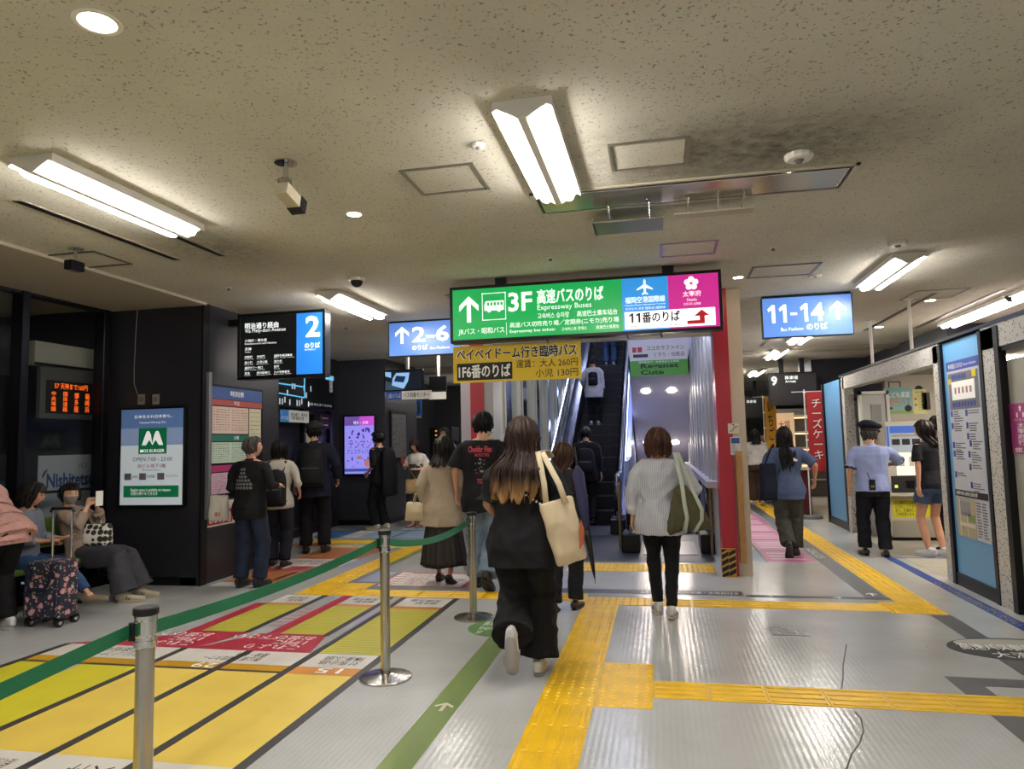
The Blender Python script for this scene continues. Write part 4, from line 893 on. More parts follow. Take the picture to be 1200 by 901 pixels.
t = thing('ticket_machine', (-4.7, 16.2, 0), 'dark machine with small amber lights in the recess behind the women', 'machine'); obj('cabinet', MB().box(-5.3, -4.75, 15.9, 16.5, 0, 1.9), M_blackwall, t, bevel=.01)
for k in range(4): obj('indicator', MB().box(-5.15, -5.11, 15.885, 15.9, 1.5+k*.1, 1.53+k*.1), lit('amber_dot', 'c98a2a', 1.5), t)
# stop lists left of the red column
t, pl, r = board('stop_list', 12.0, (554, 449, 573, 484), 'narrow black backlit stop list left of the red column', SBK, .012, .06)
u0, v0, u1, v1 = r; L_, H_ = u1-u0, v1-v0; obj('hanger', MB().box((u0+u1)/2-.03, (u0+u1)/2+.03, 12.0, 12.04, v1, CEIL), M_black, t); tx('国体道路経由', .12, .84, .9, .92, bold=.01)
for k, s_ in enumerate(('博多駅前', '祇園町', '住吉宮前', '天神南')): tx(s_, .12, .62-k*.15, .62, .68-k*.15, bold=.01); tx('Bus stop', .12, .58-k*.15, .55, .605-k*.15)
t, pl, r = board('stop_list', 15.1, (546, 449, 552, 520), 'thin vertical strip of faint writing on the charcoal pillar', None, 0, .02)
text('の\nり\nば\n案\n内', pl, r, mat('faint_print', '5f6068', .5), t, .004)
# bench seats for the people waiting by the glazing
M_seat = mat('olive_vinyl', '5d7a2b', .45); M_wood = mat('beech_wood', 'a87843', .45, vary=.15, vscale=14, stretch=(1, 6, 1))
t = thing('bench', (-5.95, 6.0, 0), 'row bench with green seats and wooden armrests along the glazed front', 'bench')
for y in (4.35, 4.95, 5.55, 6.15): obj('seat', MB().box(-6.15, -5.68, y-.25, y+.25, .40, .46), M_seat, t, bevel=.02); obj('backrest', MB().box(-6.2, -6.13, y-.25, y+.25, .55, .85), M_seat, t, bevel=.02)
for y in (4.05, 4.65, 5.25, 5.85, 6.45):
    obj('armrest', MB().box(-6.15, -5.66, y-.025, y+.025, .62, .65), M_wood, t, bevel=.008); obj('armrest_post', MB().tube([(-5.75, y, .42), (-5.75, y, .62)], .012, 8).tube([(-6.1, y, .42), (-6.1, y, .62)], .012, 8), M_steel, t)
obj('beam', MB().box(-6.0, -5.9, 4.0, 6.5, .33, .39), M_darkframe, t)
for y in (4.3, 6.2): obj('leg', MB().box(-5.98, -5.92, y-.03, y+.03, 0, .33).box(-6.15, -5.7, y-.03, y+.03, 0, .03), M_darkframe, t)

# ================================================================== ESCALATORS
M_hand = mat('handrail_rubber', '121216', .25); M_step = mat('step_dark', '1d1d22', .4, .5); M_bal = mat('balustrade_panel', '8d96b8', .18, .35); M_skirt = mat('skirt_steel', '9a9ca6', .25, .9)
def escalator(x0, x1, ybase, down, label, length=17.):
    t = thing('escalator', ((x0+x1)/2, ybase, 0), label, 'escalator'); sg = -1 if down else 1; k = .577*sg; ys = ybase+1.0    # comb at ys
    zf = lambda y: 0 if y < ys+.4 else k*(y-ys-.4)
    n = int((length)/.4); me = None
    xi0, xi1 = x0+.24, x1-.24
    for i in range(n):
        y = ys+i*.4; z = zf(y+.4*(1 if not down else 0)) if i else 0
        z = 0 if i == 0 else sg*.231*i
        if me is None or i == 1:
            g = MB().box(xi0, xi1, y, y+.4, z-.23, z)
            for q in range(14): xx = xi0+(xi1-xi0)*q/14; g.box(xx, xx+(xi1-xi0)/28, y, y+.4, z, z+.006); g.box(xx, xx+(xi1-xi0)/28, y-.006, y, z-.2, z-.005)
            o = obj('step', g, M_step, t); me, yb, zb = o.data, y, z
        else: o = bpy.data.objects.new('step', me); COL.objects.link(o); o.parent = t; o.location = (0, y-yb, z-zb)
        if not down: obj('step_edge', MB().box(xi0, xi1, y-.004, y+.03, z+.004, z+.009), mat('step_edge_grey', '55565c', .4, .5), t)
    obj('comb_plate', MB().box(xi0, xi1, ybase-.2, ys, -.02, .012), mat('comb_plate_steel', '77787e', .35, .8), t)
    ye = ys+length
    for s, xb in ((-1, x0+.08), (1, x1-.08)):
        top = lambda y: .95+(0 if y < ys+.2 else k*(y-ys-.2))
        prof = [(ybase+.15, .86), (ybase, .72), (ybase-.06, .55), (ybase, .36), (ybase+.15, .24)]
        pts = [(xb, ye, top(ye))]+[(xb, y, top(y)) for y in (ys+1.2, ys+.6, ys+.3, ys, ybase+.5, ybase+.3)]+[(xb, y, z+.04) for y, z in prof]
        obj('handrail', MB().tube(pts, (.045, .022), 10, side=(1, 0, 0)), M_hand, t, smooth=True)
        lo = lambda y: -.02+(0 if y < ys+.2 else k*(y-ys-.2))
        ring = [(xb-.02, y, top(y)-.03) for y in (ybase+.2, ys+.2, ye)]+[(xb-.02, y, lo(y)+.15) for y in (ye, ys+.2, ybase+.1)]+[(xb-.02, ybase, .4), (xb-.02, ybase+.02, .68)]
        obj('balustrade', MB().ext(ring, (.04, 0, 0)), M_bal, t)
        ring = [(xb-.07, ybase+.05, -.02), (xb-.07, ybase+.05, .2), (xb-.07, ys+.2, .2), (xb-.07, ye, .2+k*(ye-ys-.2)), (xb-.07, ye, -.3+k*(ye-ys-.2)), (xb-.07, ys+.6, -.4 if down else -.02)]
        obj('skirting', MB().ext(ring, (.14, 0, 0)), M_skirt, t)
        obj('newel_base', MB().box(xb-.12, xb+.12, ybase-.08, ybase+.5, 0, .25), M_black, t, bevel=.02)
    return t
escalator(-1.98, -.64, 11.6, False, 'ascending escalator in the left half of the red portal')
escalator(-.52, .66, 9.75, True, 'descending escalator in the right half of the portal, behind the striped-shirt woman', 12)
# lit cladding between the two flights
k = .577
g = MB().ext([(-.66, 12.6, 0), (-.66, 12.6, .35), (-.66, 26, .35+k*13.2), (-.66, 26, -1.6+k*13.2), (-.66, 15, 0)], (.12, 0, 0))
t = thing('divider_panel', (-.6, 13, 0), 'bright bluish cladding panel between the two escalators', 'panel')
obj('cladding', MB().ext([(-.62, 12.2, 0), (-.62, 12.2, 1.15), (-.62, 13.2, 1.2), (-.62, 26, 1.2+k*12.8), (-.62, 26, 0)], (.08, 0, 0)), mat('cladding_blue_white', 'a9b3dc', .15, .3), t)
obj('light_strip', MB().ext([(-.63, 12.7, .95), (-.63, 12.7, 1.03), (-.63, 25.9, 1.03+k*13.2), (-.63, 25.9, .95+k*13.2)], (-.01, 0, 0)), lit('strip_lamp', 'b9c6ff', 5), t)
for x, z0 in ((-1.3, 3.1),): pass
t = thing('handrail_lamp', (-2.1, 12, 1), 'slim cool light strip along the left shaft wall above the handrail', 'lamp')
obj('strip', MB().ext([(-2.11, 12.7, .6), (-2.11, 12.7, .66), (-2.11, 25.9, .66+k*13.2), (-2.11, 25.9, .6+k*13.2)], (.01, 0, 0)), lit('strip_lamp', 'b9c6ff', 5), t)
# lamps in the sloping soffit
nrm = Vector((0, -.5, -.866)).normalized()
for px, py, w in ((757, 458, 'upper left'), (787, 457, 'upper right'), (759, 518, 'lower left'), (791, 518, 'lower right')):
    d = ray(px, py); yy, zz, kk = 13.2, 2.72, -.577
    s_ = (zz-EYE-kk*yy)/(d[2]-kk*d[1]); p = C0+d*s_
    t = thing('soffit_downlight', p, w+' of the four round lamps in the sloping lilac soffit', 'light', 'soffit downlights')
    u = np.array([1, 0, 0.]); v = np.array([0, .866, -.5]); nn = np.array([0, -.5, -.866])
    obj('lamp', MB().ext([p+nn*.002+(u*cos(2*pi*q/20)+v*sin(2*pi*q/20))*.075 for q in range(20)], nn*.006), lit('soffit_lamp', 'fff0e0', 130), t)
# dark ribbed entrance plate and posts
struct('trim_entrance_mat', MB().box(-2.0, .60, 9.02, 11.6, .0, .004), mat('ribbed_dark_plate', '3b3c42', .4, .4, bump=.3, bscale=30, stretch=(6, .2, 1)))
for x, y, label in ((-.60, 10.15, 'slim brass-coloured post between the escalator mouths'), (.60, 9.6, 'slim brass-coloured post by the right shaft wall')):
    t = thing('guard_post', (x, y, 0), label, 'post'); obj('post', MB().tube([(x, y, 0), (x, y, .88)], .022, 10), mat('brassy', '8a7355', .3, .6), t); obj('cap', MB().sph((x, y, .88), .025), mat('brassy', '8a7355', .3, .6), t)
# pictograms and notices on the red columns, hazard wrap, wooden post
pc = vplane(8.15)
def sticker(name, box, bg, label, s_=None, fg=None, cat='sign', pl=None):
    pl = pl or pc; rr = pl.rect(*box); t = thing(name, pl.P((rr[0]+rr[2])/2, rr[1]), label, cat); obj('plate', pl.slab(rr, .004), mat('plate_'+bg, bg, .5), t)
    if s_: text(s_, pl, (rr[0]+.01, rr[1]+.01, rr[2]-.01, rr[3]-.01), fg or M_ink, t, .006)
    return t, rr
for box, lab in (((568, 502, 579, 514), 'small white escalator pictogram on the left red column'), ((853, 496, 866, 508), 'small white escalator pictogram on the right red column')):
    t, rr = sticker('pictogram_plate', box, 'cfc7b6', lab); q = (rr[2]-rr[0])
    g = MB().tube([pc.P(rr[0]+.15*q, rr[1]+.25*q, .006), pc.P(rr[0]+.35*q, rr[1]+.25*q, .006), pc.P(rr[0]+.65*q, rr[1]+.65*q, .006), pc.P(rr[0]+.88*q, rr[1]+.65*q, .006)], .004, 6)
    obj('escalator_drawing', g, M_ink, t); obj('figure_drawing', pc.disc(rr[0]+.5*q, rr[1]+.82*q, .008, .002, .004), M_ink, t)
t, rr = sticker('notice', (856, 512, 868, 533), 'c2c6c9', 'small notice with a blue heading below the pictogram on the right column')
obj('heading', pc.slab((rr[0]+.01, rr[3]-.07, rr[2]-.01, rr[3]-.01), .002, .004), mat('sheet_33508f', '33508f', .5), t); text('お願い\n手すりを\nお持ち下さい', pc, (rr[0]+.015, rr[1]+.02, rr[2]-.015, rr[3]-.08), M_ink, t, .006)
t = thing('corner_guard', (.66, 8.12, 0), 'black and yellow striped corner guard at the foot of the right red column', 'guard')
obj('wrap', MB().box(.60, .75, 8.10, 8.15, .0, .30), mat('hazard_yellow', 'c99a3a', .5), t); ph = Plane((0, 8.10, 0), (1, 0, 0), (0, 0, 1))
for i in range(5):
    for s in (0, 1):
        u = .60+s*.075; z = -.02+i*.07+s*.03; zs = [max(.0, min(.3, q)) for q in (z, z+.04, z+.085, z+.045)]
        if zs[3]-zs[0] > .005: obj('stripe', ph.poly([(u, zs[0]), (u+.072, zs[1]), (u+.072, zs[2]), (u, zs[3])], .002), M_ink, t)
t = thing('wooden_post', (.86, 8.3, 0), 'pale wooden strip standing against the cream end of the escalator wall', 'post'); obj('strip', MB().box(.80, .86, 8.12, 8.18, .15, 1.35), M_wood, t)
t, rr = sticker('notice', (586, 508, 592, 530), 'b9bac0', 'tiny notice on the aluminium frame right of the left red column')

# ================================================================== BARRIER POSTS AND BELTS
M_belt = mat('green_webbing', '0a6a45', .6, bump=.25, bscale=90, stretch=(1, 1, 1))
def stanchion(x, y, h, label):
    t = thing('barrier_post', (x, y, 0), label, 'post', 'belt barrier posts')
    g = MB()
    g.tube([(x, y, 0), (x, y, .012), (x, y, .016), (x, y, .026), (x, y, .034)], [.17, .17, .165, .08, .035], 40); obj('base', g, M_steel, t, smooth=False)
    obj('pole', MB().tube([(x, y, .03), (x, y, h-.12)], .0315, 28), M_steel, t, smooth=False)
    g = MB().tube([(x, y, h-.125), (x, y, h-.12), (x, y, h-.10), (x, y, h-.098), (x, y, h-.085), (x, y, h-.08), (x, y, h-.03), (x, y, h-.026), (x, y, h-.012)], [.033, .038, .038, .035, .035, .037, .037, .039, .039], 28)
    obj('collar', g, M_chrome, t, smooth=False)
    obj('cap', MB().tube([(x, y, h-.012), (x, y, h-.008), (x, y, h+.012), (x, y, h+.016)], [.040, .043, .043, .038], 28), M_rubber, t)
    obj('belt_clip', MB().box(x-.048, x-.026, y-.03, y+.03, h-.10, h-.035), M_rubber, t, bevel=.004)
    return t
ps_ = [(-1.76, 2.26), (-1.80, 4.45), (-1.64, 6.06)]
hs = []
for (px, py), (x, y) in zip(((170, 716), (452, 624), (552, 602)), ps_):
    hs.append(float(ony(px, py, y)[2]))
p = ony(171, 720, 2.26); q1 = (float(p[0]), 2.26)
ps_[0] = q1
labs = ('steel barrier post nearest the camera, at the lower left', 'middle steel barrier post with round steel base', 'farthest steel barrier post, left of the woman with the tote bag')
for (x, y), h, l in zip(ps_, (hs[0], hs[1], hs[2]), labs): stanchion(x, y, h, l)
def belt(a, b, za, zb, label, sag=.02, twist=0.):
    n = 16; vs = []; a = np.array(a); b = np.array(b); d = (b-a)/np.linalg.norm(b-a); nn = np.array([-d[1], d[0]])
    for i in range(n+1):
        f = i/n; p = a+(b-a)*f; z = za+(zb-za)*f-sag*4*f*(1-f); tw = twist*sin(pi*f)
        for s in (-1, 1):
            for o_ in (-.0012, .0012):
                vs.append((p[0]+nn[0]*(o_+s*.024*sin(tw)), p[1]+nn[1]*(o_+s*.024*sin(tw)), z+s*.024*cos(tw)))
    fs = []
    for i in range(n):
        o_ = i*4
        for A, B in ((0, 1), (1, 3), (3, 2), (2, 0)): fs.append((o_+A, o_+B, o_+4+B, o_+4+A))
    fs += [(0, 2, 3, 1), (n*4, n*4+1, n*4+3, n*4+2)]
    return tag(obj('belt', MB().add(vs, fs), M_belt), label, 'belt')
(xa, ya), (xb, yb), (xc, yc) = ps_
z0_ = hs[0]-.065
e = ony(-60, 838, 1.55)
belt((xa-.045, ya), (e[0], 1.55), z0_, float(e[2]), 'green barrier belt leaving the frame at the lower left', .0)
belt((xa, ya+.04), (xb-.04, yb-.02), z0_, hs[1]-.065, 'green barrier belt between the nearest and the middle post', .03)
belt((xb, yb+.04), (xc-.02, yc-.04), hs[1]-.065, hs[2]-.065, 'green barrier belt sagging between the middle and the farthest post', .07, .5)

# ================================================================== COUNTER ROOM ON THE RIGHT
M_bblue = mat('booth_blue', '5f9ccb', .35); M_speck = mat('speckled_frame', 'b9b8b2', .5); n_, l_, b_ = N(M_speck)
tc = n_.new('ShaderNodeTexCoord'); vo = n_.new('ShaderNodeTexVoronoi'); vo.inputs['Scale'].default_value = 34; l_.new(tc.outputs['Object'], vo.inputs['Vector'])
cr_ = n_.new('ShaderNodeValToRGB'); cr_.color_ramp.interpolation = 'CONSTANT'; cr_.color_ramp.elements[0].color = (.06, .06, .07, 1); cr_.color_ramp.elements[1].position = .27; cr_.color_ramp.elements[1].color = (*srgb('bdbcb6'), 1)
l_.new(vo.outputs['Distance'], cr_.inputs[0]); l_.new(cr_.outputs[0], b_.inputs['Base Color'])
BX = 2.83
T0 = 2.40
pb = Plane((BX, 0, 0), (0, -1, 0), (0, 0, 1))
wb = struct('wall_booth', MB().box(BX+.02, BX+.12, 12.1, 13.35, .1, T0), M_bblue)
obj('frame_post', MB().box(BX-.01, BX+.13, 13.3, 13.38, 0, T0), M_darkframe, wb); obj('plinth', MB().box(BX+.0, BX+.14, 12.05, 13.35, 0, .12), M_black, wb)
obj('frame_post', MB().box(BX-.01, BX+.05, 12.02, 12.1, 0, T0), M_darkframe, wb)
# speckled portal round the opening
o = obj('speckled_jamb', MB().box(BX, BX+.14, 11.85, 12.02, .0, T0), M_speck, wb)
o = obj('speckled_lintel', MB().box(BX, BX+.14, 7.99, 11.95, T0-.18, T0+.02), M_speck, wb, bevel=.004)
obj('lintel_edge', MB().box(BX-.01, BX+.15, 6.0, 12.1, T0+.02, T0+.05), M_darkframe, wb)
obj('speckled_jamb', MB().box(BX, BX+.14, 7.99, 8.15, .0, T0), M_speck, wb); obj('frame_post', MB().box(BX-.01, BX+.05, 7.92, 7.99, 0, T0), M_darkframe, wb)
obj('blue_panel', MB().box(BX+.02, BX+.12, 7.04, 7.92, .1, T0), M_bblue, wb); obj('plinth', MB().box(BX, BX+.14, 7.02, 7.92, 0, .12), M_black, wb)
obj('frame_post', MB().box(BX-.01, BX+.05, 6.98, 7.04, 0, T0), M_darkframe, wb); obj('speckled_jamb', MB().box(BX, BX+.06, 6.74, 6.98, .0, T0), M_speck, wb); obj('frame_post', MB().box(BX-.01, BX+.05, 6.66, 6.74, 0, T0), M_black, wb)
obj('speckled_lintel', MB().box(BX, BX+.14, 5.2, 7.0, T0-.18, T0+.02), M_speck, wb); obj('lintel_inner', MB().box(BX+.01, BX+.2, 5.2, 6.9, T0-.22, T0-.18), M_black, wb)
struct('wall_booth_side', MB().box(BX+.05, BX+.14, 5.2, 6.66, .12, T0-.3), mat('pale_door_panel', 'a7a79d', .5)); struct('baseboard_booth', MB().box(BX+.04, BX+.14, 5.2, 6.66, 0, .12), M_grey)
struct('wall_booth_roof', MB().box(BX+.12, 6.6, 5.2, 13.4, T0-.02, T0+.02), mat('booth_roof', '8a857a', .8))
# interior
struct('wall_booth_inner', MB().box(3.35, 6.6, 11.6, 11.7, 0, T0), M_cream); struct('wall_booth_inner_side', MB().box(6.4, 6.5, 5.5, 11.6, 0, T0), M_cream)
dr = struct('door_2', MB().box(2.98, 3.35, 11.55, 11.62, 0, 2.1), mat('white_door', 'b5b6b4', .45)); obj('door_window', MB().box(3.12, 3.26, 11.535, 11.56, .1, 1.95), mat('door_glass', '8e9292', .2), dr); obj('door_frame', MB().box(2.96, 2.99, 11.5, 11.62, 0, 2.15).box(3.33, 3.37, 11.5, 11.62, 0, 2.15).box(2.96, 3.37, 11.5, 11.62, 2.1, 2.15), M_fix, dr)
for px in (1021, 1068):
    X = BX+.25; yy = float(onx(px, 400, X)[1]); t = thing('support_pole', (X, yy, T0), ('thin white pole from the counter roof to the ceiling, left one', 'thin white pole from the counter roof to the ceiling, right one')[px > 1050], 'pole')
    obj('pole', MB().tube([(X, yy, T0+.02), (X, yy, CEIL)], .022, 10), M_fix, t); obj('flange', MB().disc((X, yy, CEIL-.01), .06, .01), M_fix, t)
struct('wall_duct', MB().box(4.4, 6.6, 12.0, 16.5, T0+.02, CEIL), mat('navy_duct', '23242e', .5)); struct('wall_duct_low', MB().box(3.3, 6.6, 16.5, 18, 2.3, CEIL), mat('navy_duct', '23242e', .5))
# route map on the blue panel
t = thing('information_board', (BX, 7.5, .5), 'tall bus station plan and stop index on the blue counter panel', 'board'); pl = Plane((BX+.02, 0, 0), (0, -1, 0), (0, 0, 1)); u0, v0, u1, v1 = -7.84, .50, -7.12, 2.20; L_, H_ = u1-u0, v1-v0
def sh2(name, f, col, w=.0, t_=.002, e=0): return obj(name, pl.slab(fr_(*f), t_, w), mat('board_'+col, col, .45), t)
sh2('sheet', (0, 0, 1, 1), 'b9bcc4', 0, .004); sh2('header', (0, .945, 1, 1), '2e4599', .004); text('博多駅周辺バスのりば', pl, fr_(.06, .955, .52, .985), M_white, t, .007, .01); text('Bus Stops near Hakata Station', pl, fr_(.55, .958, .95, .975), M_white, t, .007)
sh2('plan_field', (.03, .72, .97, .93), '6c6f78', .004); obj('plan_building', pl.slab(fr_(.14, .775, .86, .88), .002, .006), M_white, t); sh2('plan_tab', (.80, .89, .92, .93), 'd6c21a', .006); sh2('plan_tab', (.04, .87, .14, .90), 'd6c21a', .006)
g = MB(); g2 = MB(); g3 = MB()
for k in range(8): pl.slab(fr_(.14+k*.095, .735, .19+k*.095, .762), .002, .008, g)
for k in range(6): pl.slab(fr_(.16+k*.08, .892, .21+k*.08, .918), .002, .008, g)
for k in range(5): pl.slab(fr_(.24+k*.12, .81, .29+k*.12, .845), .002, .009, g3)
obj('plan_stands', g, mat('board_2e4599', '2e4599', .45), t)['kind'] = 'stuff'; obj('plan_rooms', g3, mat('board_brown', '9a7a74', .5), t)
g = MB()
for (x, y) in ((.04, .68), (.52, .68), (.04, .61), (.52, .61), (.52, .55), (.04, .50), (.58, .51), (.04, .45), (.52, .45), (.52, .38), (.04, .33), (.52, .28)):
    pl.slab(fr_(x, y, x+.06, y+.035), .002, .005, g)
    for k in range(random.randint(2, 5)): pl.slab(fr_(x+.09, y+.025-k*.013, x+.09+random.uniform(.15, .32), y+.030-k*.013), .001, .005, g2)
obj('index_tabs', g, mat('board_2e4599', '2e4599', .45), t)['kind'] = 'stuff'; o = obj('index_print', g2, mat('board_print', '55585f', .6), t); o['kind'] = 'stuff'
sh2('lower_header', (0, .225, 1, .262), '1c1c20', .005); text('福岡市都心部周辺案内図', pl, fr_(.05, .233, .7, .255), M_white, t, .008, .01)
sh2('map_sheet', (.02, .0, .60, .215), 'a89f80', .005); sh2('map_street', (.10, .0, .14, .21), 'c8c4b8', .007); sh2('map_street', (.14, .06, .58, .08), 'c8c4b8', .008); sh2('map_street', (.33, .0, .36, .15), 'c8c4b8', .007); sh2('map_park', (.38, .09, .57, .13), '6f8a4c', .007); sh2('map_block', (.14, .12, .45, .20), '85858c', .007)
g = MB()
for k in range(26): a = .64+(k % 2)*.17; b = .20-(k//2)*.015; pl.slab(fr_(a, b, a+random.uniform(.08, .14), b+.006), .001, .005, g)
obj('map_print', g, mat('board_print', '55585f', .6), t)['kind'] = 'stuff'
# magenta guide plate at the right edge
t = thing('guide_plate', (BX+.05, 6.75, 1.1), 'magenta plate with an arrow and 11, at the right edge by the counter', 'sign'); pl = Plane((BX+.05, 0, 0), (0, -1, 0), (0, 0, 1)); u0, v0, u1, v1 = -6.87, 1.36, -6.50, 1.82; L_, H_ = u1-u0, v1-v0
rr = pl.rect(1183, 472, 1215, 532); u0, v0, u1, v1 = rr; L_, H_ = u1-u0, v1-v0
obj('plate', pl.slab(rr, .008), mat('magenta_plate', 'a63a80', .4), t)
obj('arrow', pl.poly(ap([(-.25, -.5), (.25, -.5), (.25, .05), (.5, .05), (0, .5), (-.5, .05), (-.25, .05)], (u0+L_*.5, v0+H_*.90), H_*.12), .002, .008), M_white, t)
text('11', pl, fr_(.35, .72, .65, .82), M_white, t, .011, .02); text('のりば', pl, fr_(.25, .65, .75, .70), M_white, t, .011); text('太\n宰\n府\n行', pl, fr_(.36, .18, .64, .62), M_white, t, .011, .01); text('旅人', pl, fr_(.2, .03, .8, .13), M_white, t, .011, .01)
# kiosk and posters
t, pl, r = board('ticket_kiosk', 11.0, (1041, 493, 1104, 632), 'cream ticket machine with screen, bright panel and yellow notice, behind the black-tee woman', None, 0, .5, cat='machine')
u0, v0, u1, v1 = r; v0 = 0; L_, H_ = u1-u0, v1-v0
obj('cabinet', MB().box(u0, u1, 11.02, 11.55, .06, v1), mat('kiosk_cream', 'b4ae9f', .45), t, bevel=.01); obj('plinth', MB().box(u0+.02, u1-.02, 11.06, 11.5, 0, .07), M_black, t)
pl = Plane((0, 11.02, 0), (1, 0, 0), (0, 0, 1))
obj('screen', pl.slab(fr_(.02, .74, .72, .97), .006), lit('kiosk_screen', '8e98a3', .45), t); obj('screen_header', pl.slab(fr_(.09, .90, .72, .96), .003, .006), lit('kiosk_blue', '34549f', .7), t); obj('screen_side', pl.slab(fr_(.03, .75, .07, .96), .003, .006), lit('kiosk_blue', '34549f', .7), t)
for k in range(3): obj('screen_picture', pl.slab(fr_(.12+k*.19, .80, .27+k*.19, .85), .002, .006), M_ink, t)
obj('screen_bar', pl.slab(fr_(.12, .87, .68, .885), .002, .006), mat('tan_bar', 'a48a58', .5), t)
obj('lit_panel', pl.slab(fr_(.18, .545, .72, .735), .006), lit('kiosk_white', 'e2d9cc', .75), t)
for a in (.24, .42, .58): obj('button_group', pl.slab(fr_(a, .62, a+.09, .70), .003, .006), mat('pale_button', 'c3b9a8', .4), t)
obj('coin_bay', pl.slab(fr_(.06, .40, .70, .54), .004), M_ink, t); obj('coin_slot', pl.slab(fr_(.34, .44, .62, .50), .01, .004), M_darkframe, t); obj('slot_light', pl.slab(fr_(.12, .44, .18, .465), .003, .004), lit('slot_green', 'b9c94a', .9), t)
obj('shelf', MB().box(u0, u1, 10.9, 11.04, H_*.375, H_*.40), mat('kiosk_cream', 'b4ae9f', .45), t, bevel=.006)
obj('yellow_notice', pl.slab(fr_(.06, .19, .80, .345), .003), mat('notice_yellow', 'c6bd1c', .5), t); text('バス車内では両替・定期券の\nお支払いできません\nまた、交通系ICカードも\nご利用頂けます。', pl, fr_(.10, .205, .76, .335), M_ink, t, .004, .01)
obj('bottom_panel', pl.slab(fr_(.03, .03, .97, .17), .004), mat('kiosk_grey', 'a29d92', .4, .3), t)
pw2 = vplane(11.6)
def poster(box, bg, label, s_, fg, name='poster'):
    rr = pw2.rect(*box); t = thing(name, pw2.P((rr[0]+rr[2])/2, rr[1]), label, 'poster'); obj('sheet', pw2.slab(rr, .004), mat('poster_'+bg, bg, .5), t); return t, rr
t, rr = poster((1036, 454, 1069, 485), '7fb3b8', 'colourful blue and orange 50 yen poster on the cream inner wall', '', None); u0, v0, u1, v1 = rr; L_, H_ = u1-u0, v1-v0; pl = pw2
text('こども運賃', pl, fr_(.12, .62, .92, .84), M_white, t, .006, .03); text('50円', pl, fr_(.08, .28, .55, .60), mat('orange_print', 'cf7424', .5), t, .007, .04); text('バス', pl, fr_(.58, .28, .92, .60), mat('rose_print', 'b0406a', .5), t, .007, .04)
obj('grass', pl.slab(fr_(0, 0, 1, .14), .001, .004), mat('poster_leaf', '8fae5a', .5), t); obj('badge', pl.disc(u0+L_*.84, v0+H_*.2, .05, .001, .005), M_ink, t); obj('badge', pl.disc(u0+L_*.18, v0+H_*.22, .045, .001, .005, ry=.02), mat('navy_badge', '263a66', .5), t)
t, rr = poster((1070, 456, 1086, 485), 'd3d08a', 'yellow price list poster right of the 50 yen poster', '', None); u0, v0, u1, v1 = rr; L_, H_ = u1-u0, v1-v0
text('料金のご案内', pl, fr_(.2, .84, .8, .93), mat('leaf_print', '4a7a2a', .5), t, .006, .01); g = MB()
for k in range(8): pl.slab(fr_(.35, .72-k*.08, .35+random.uniform(.3, .55), .74-k*.08), .001, .004, g)
obj('print_lines', g, mat('khaki_print', '8a7d3a', .5), t); 
for y in (.56, .32): obj('orange_tab', pl.slab(fr_(.08, y, .28, y+.1), .001, .004), mat('orange_print', 'cf7424', .5), t)
t, rr = poster((1080, 460, 1090, 480), '2a2520', 'black arched hook board half hidden behind the yellow poster', '', None, 'wall_hook_board')
rr2 = pw2.rect(1072, 448, 1081, 456); obj('arch', pw2.disc((rr2[0]+rr2[2])/2, rr2[1], .055, .003), M_ink, t)
t = thing('wire_frame', pw2.P(*pw2.px(1048, 454)), 'small black rectangular frame above the 50 yen poster', 'frame'); rr = pw2.rect(1041, 447, 1055, 454); g = MB()
for q in ((rr[0], rr[3]-.012, rr[2], rr[3]), (rr[0], rr[1], rr[0]+.012, rr[3]), (rr[2]-.012, rr[1], rr[2], rr[3])): pw2.slab(q, .01, 0, g)
obj('frame', g, M_ink, t)

# ================================================================== FAR RIGHT CORRIDOR
t, pl, r = board('arrivals_sign', 16.0, (901, 436, 958, 474), 'black sign reading 9 Arrivals deep in the right corridor', SBK, .03, .15)
u0, v0, u1, v1 = r; L_, H_ = u1-u0, v1-v0; tx('9', .03, .62, .16, .93, bold=.03); tx('降車場', .34, .80, .62, .93, bold=.02); tx('Arrivals', .34, .70, .57, .78, bold=.01)
obj('hanger', MB().box(u0+.2, u0+.3, 16.05, 16.12, v1, CEIL).box(u1-.3, u1-.2, 16.05, 16.12, v1, CEIL), M_black, t)
t, pl, r = board('arrivals_sign', 22.0, (866, 464, 896, 490), 'second black sign farther down, half hidden by the escalator wall', SBK, .03, .15)
u0, v0, u1, v1 = r; L_, H_ = u1-u0, v1-v0; tx('降車場', .30, .7, .70, .85, bold=.02)
obj('hanger', MB().box(u0+.4, u0+.5, 22.05, 22.12, v1, CEIL), M_black, t)
def banner(name, Y, box, col, label, s_, fg, outline=None, tilt=0.):
    pl = vplane(Y); rr = pl.rect(*box); t = thing(name, (rr[0], Y, 0), label, 'banner'); obj('cloth', pl.slab(rr, .004), mat('cloth_'+col, col, .6), t)
    u0, v0, u1, v1 = rr; L_ = u1-u0; H_ = v1-v0
    if outline: text(s_, pl, (u0+L_*.22, v0+H_*.14, u0+L_*.80, v0+H_*.92), outline, t, .006, .07)
    text(s_, pl, (u0+L_*.25, v0+H_*.15, u0+L_*.77, v0+H_*.91), fg, t, .009, .03)
    obj('pole', MB().tube([(u0-.03, Y+.02, 0), (u0-.03, Y+.02, v1+.05)], .014, 8).tube([(u0-.25, Y+.02, v1+.01), (u1, Y+.02, v1+.01)], .008, 6), M_fix, t)
    obj('base', MB().disc((u0-.03, Y+.02, 0), .2, .05, 20), M_grey, t)
    for k in range(4): z = v1-k*(v1-v0)/3.3; obj('loop', MB().box(u0-.05, u0, Y, Y+.02, z-.015, z+.015), M_white, t)
    return t
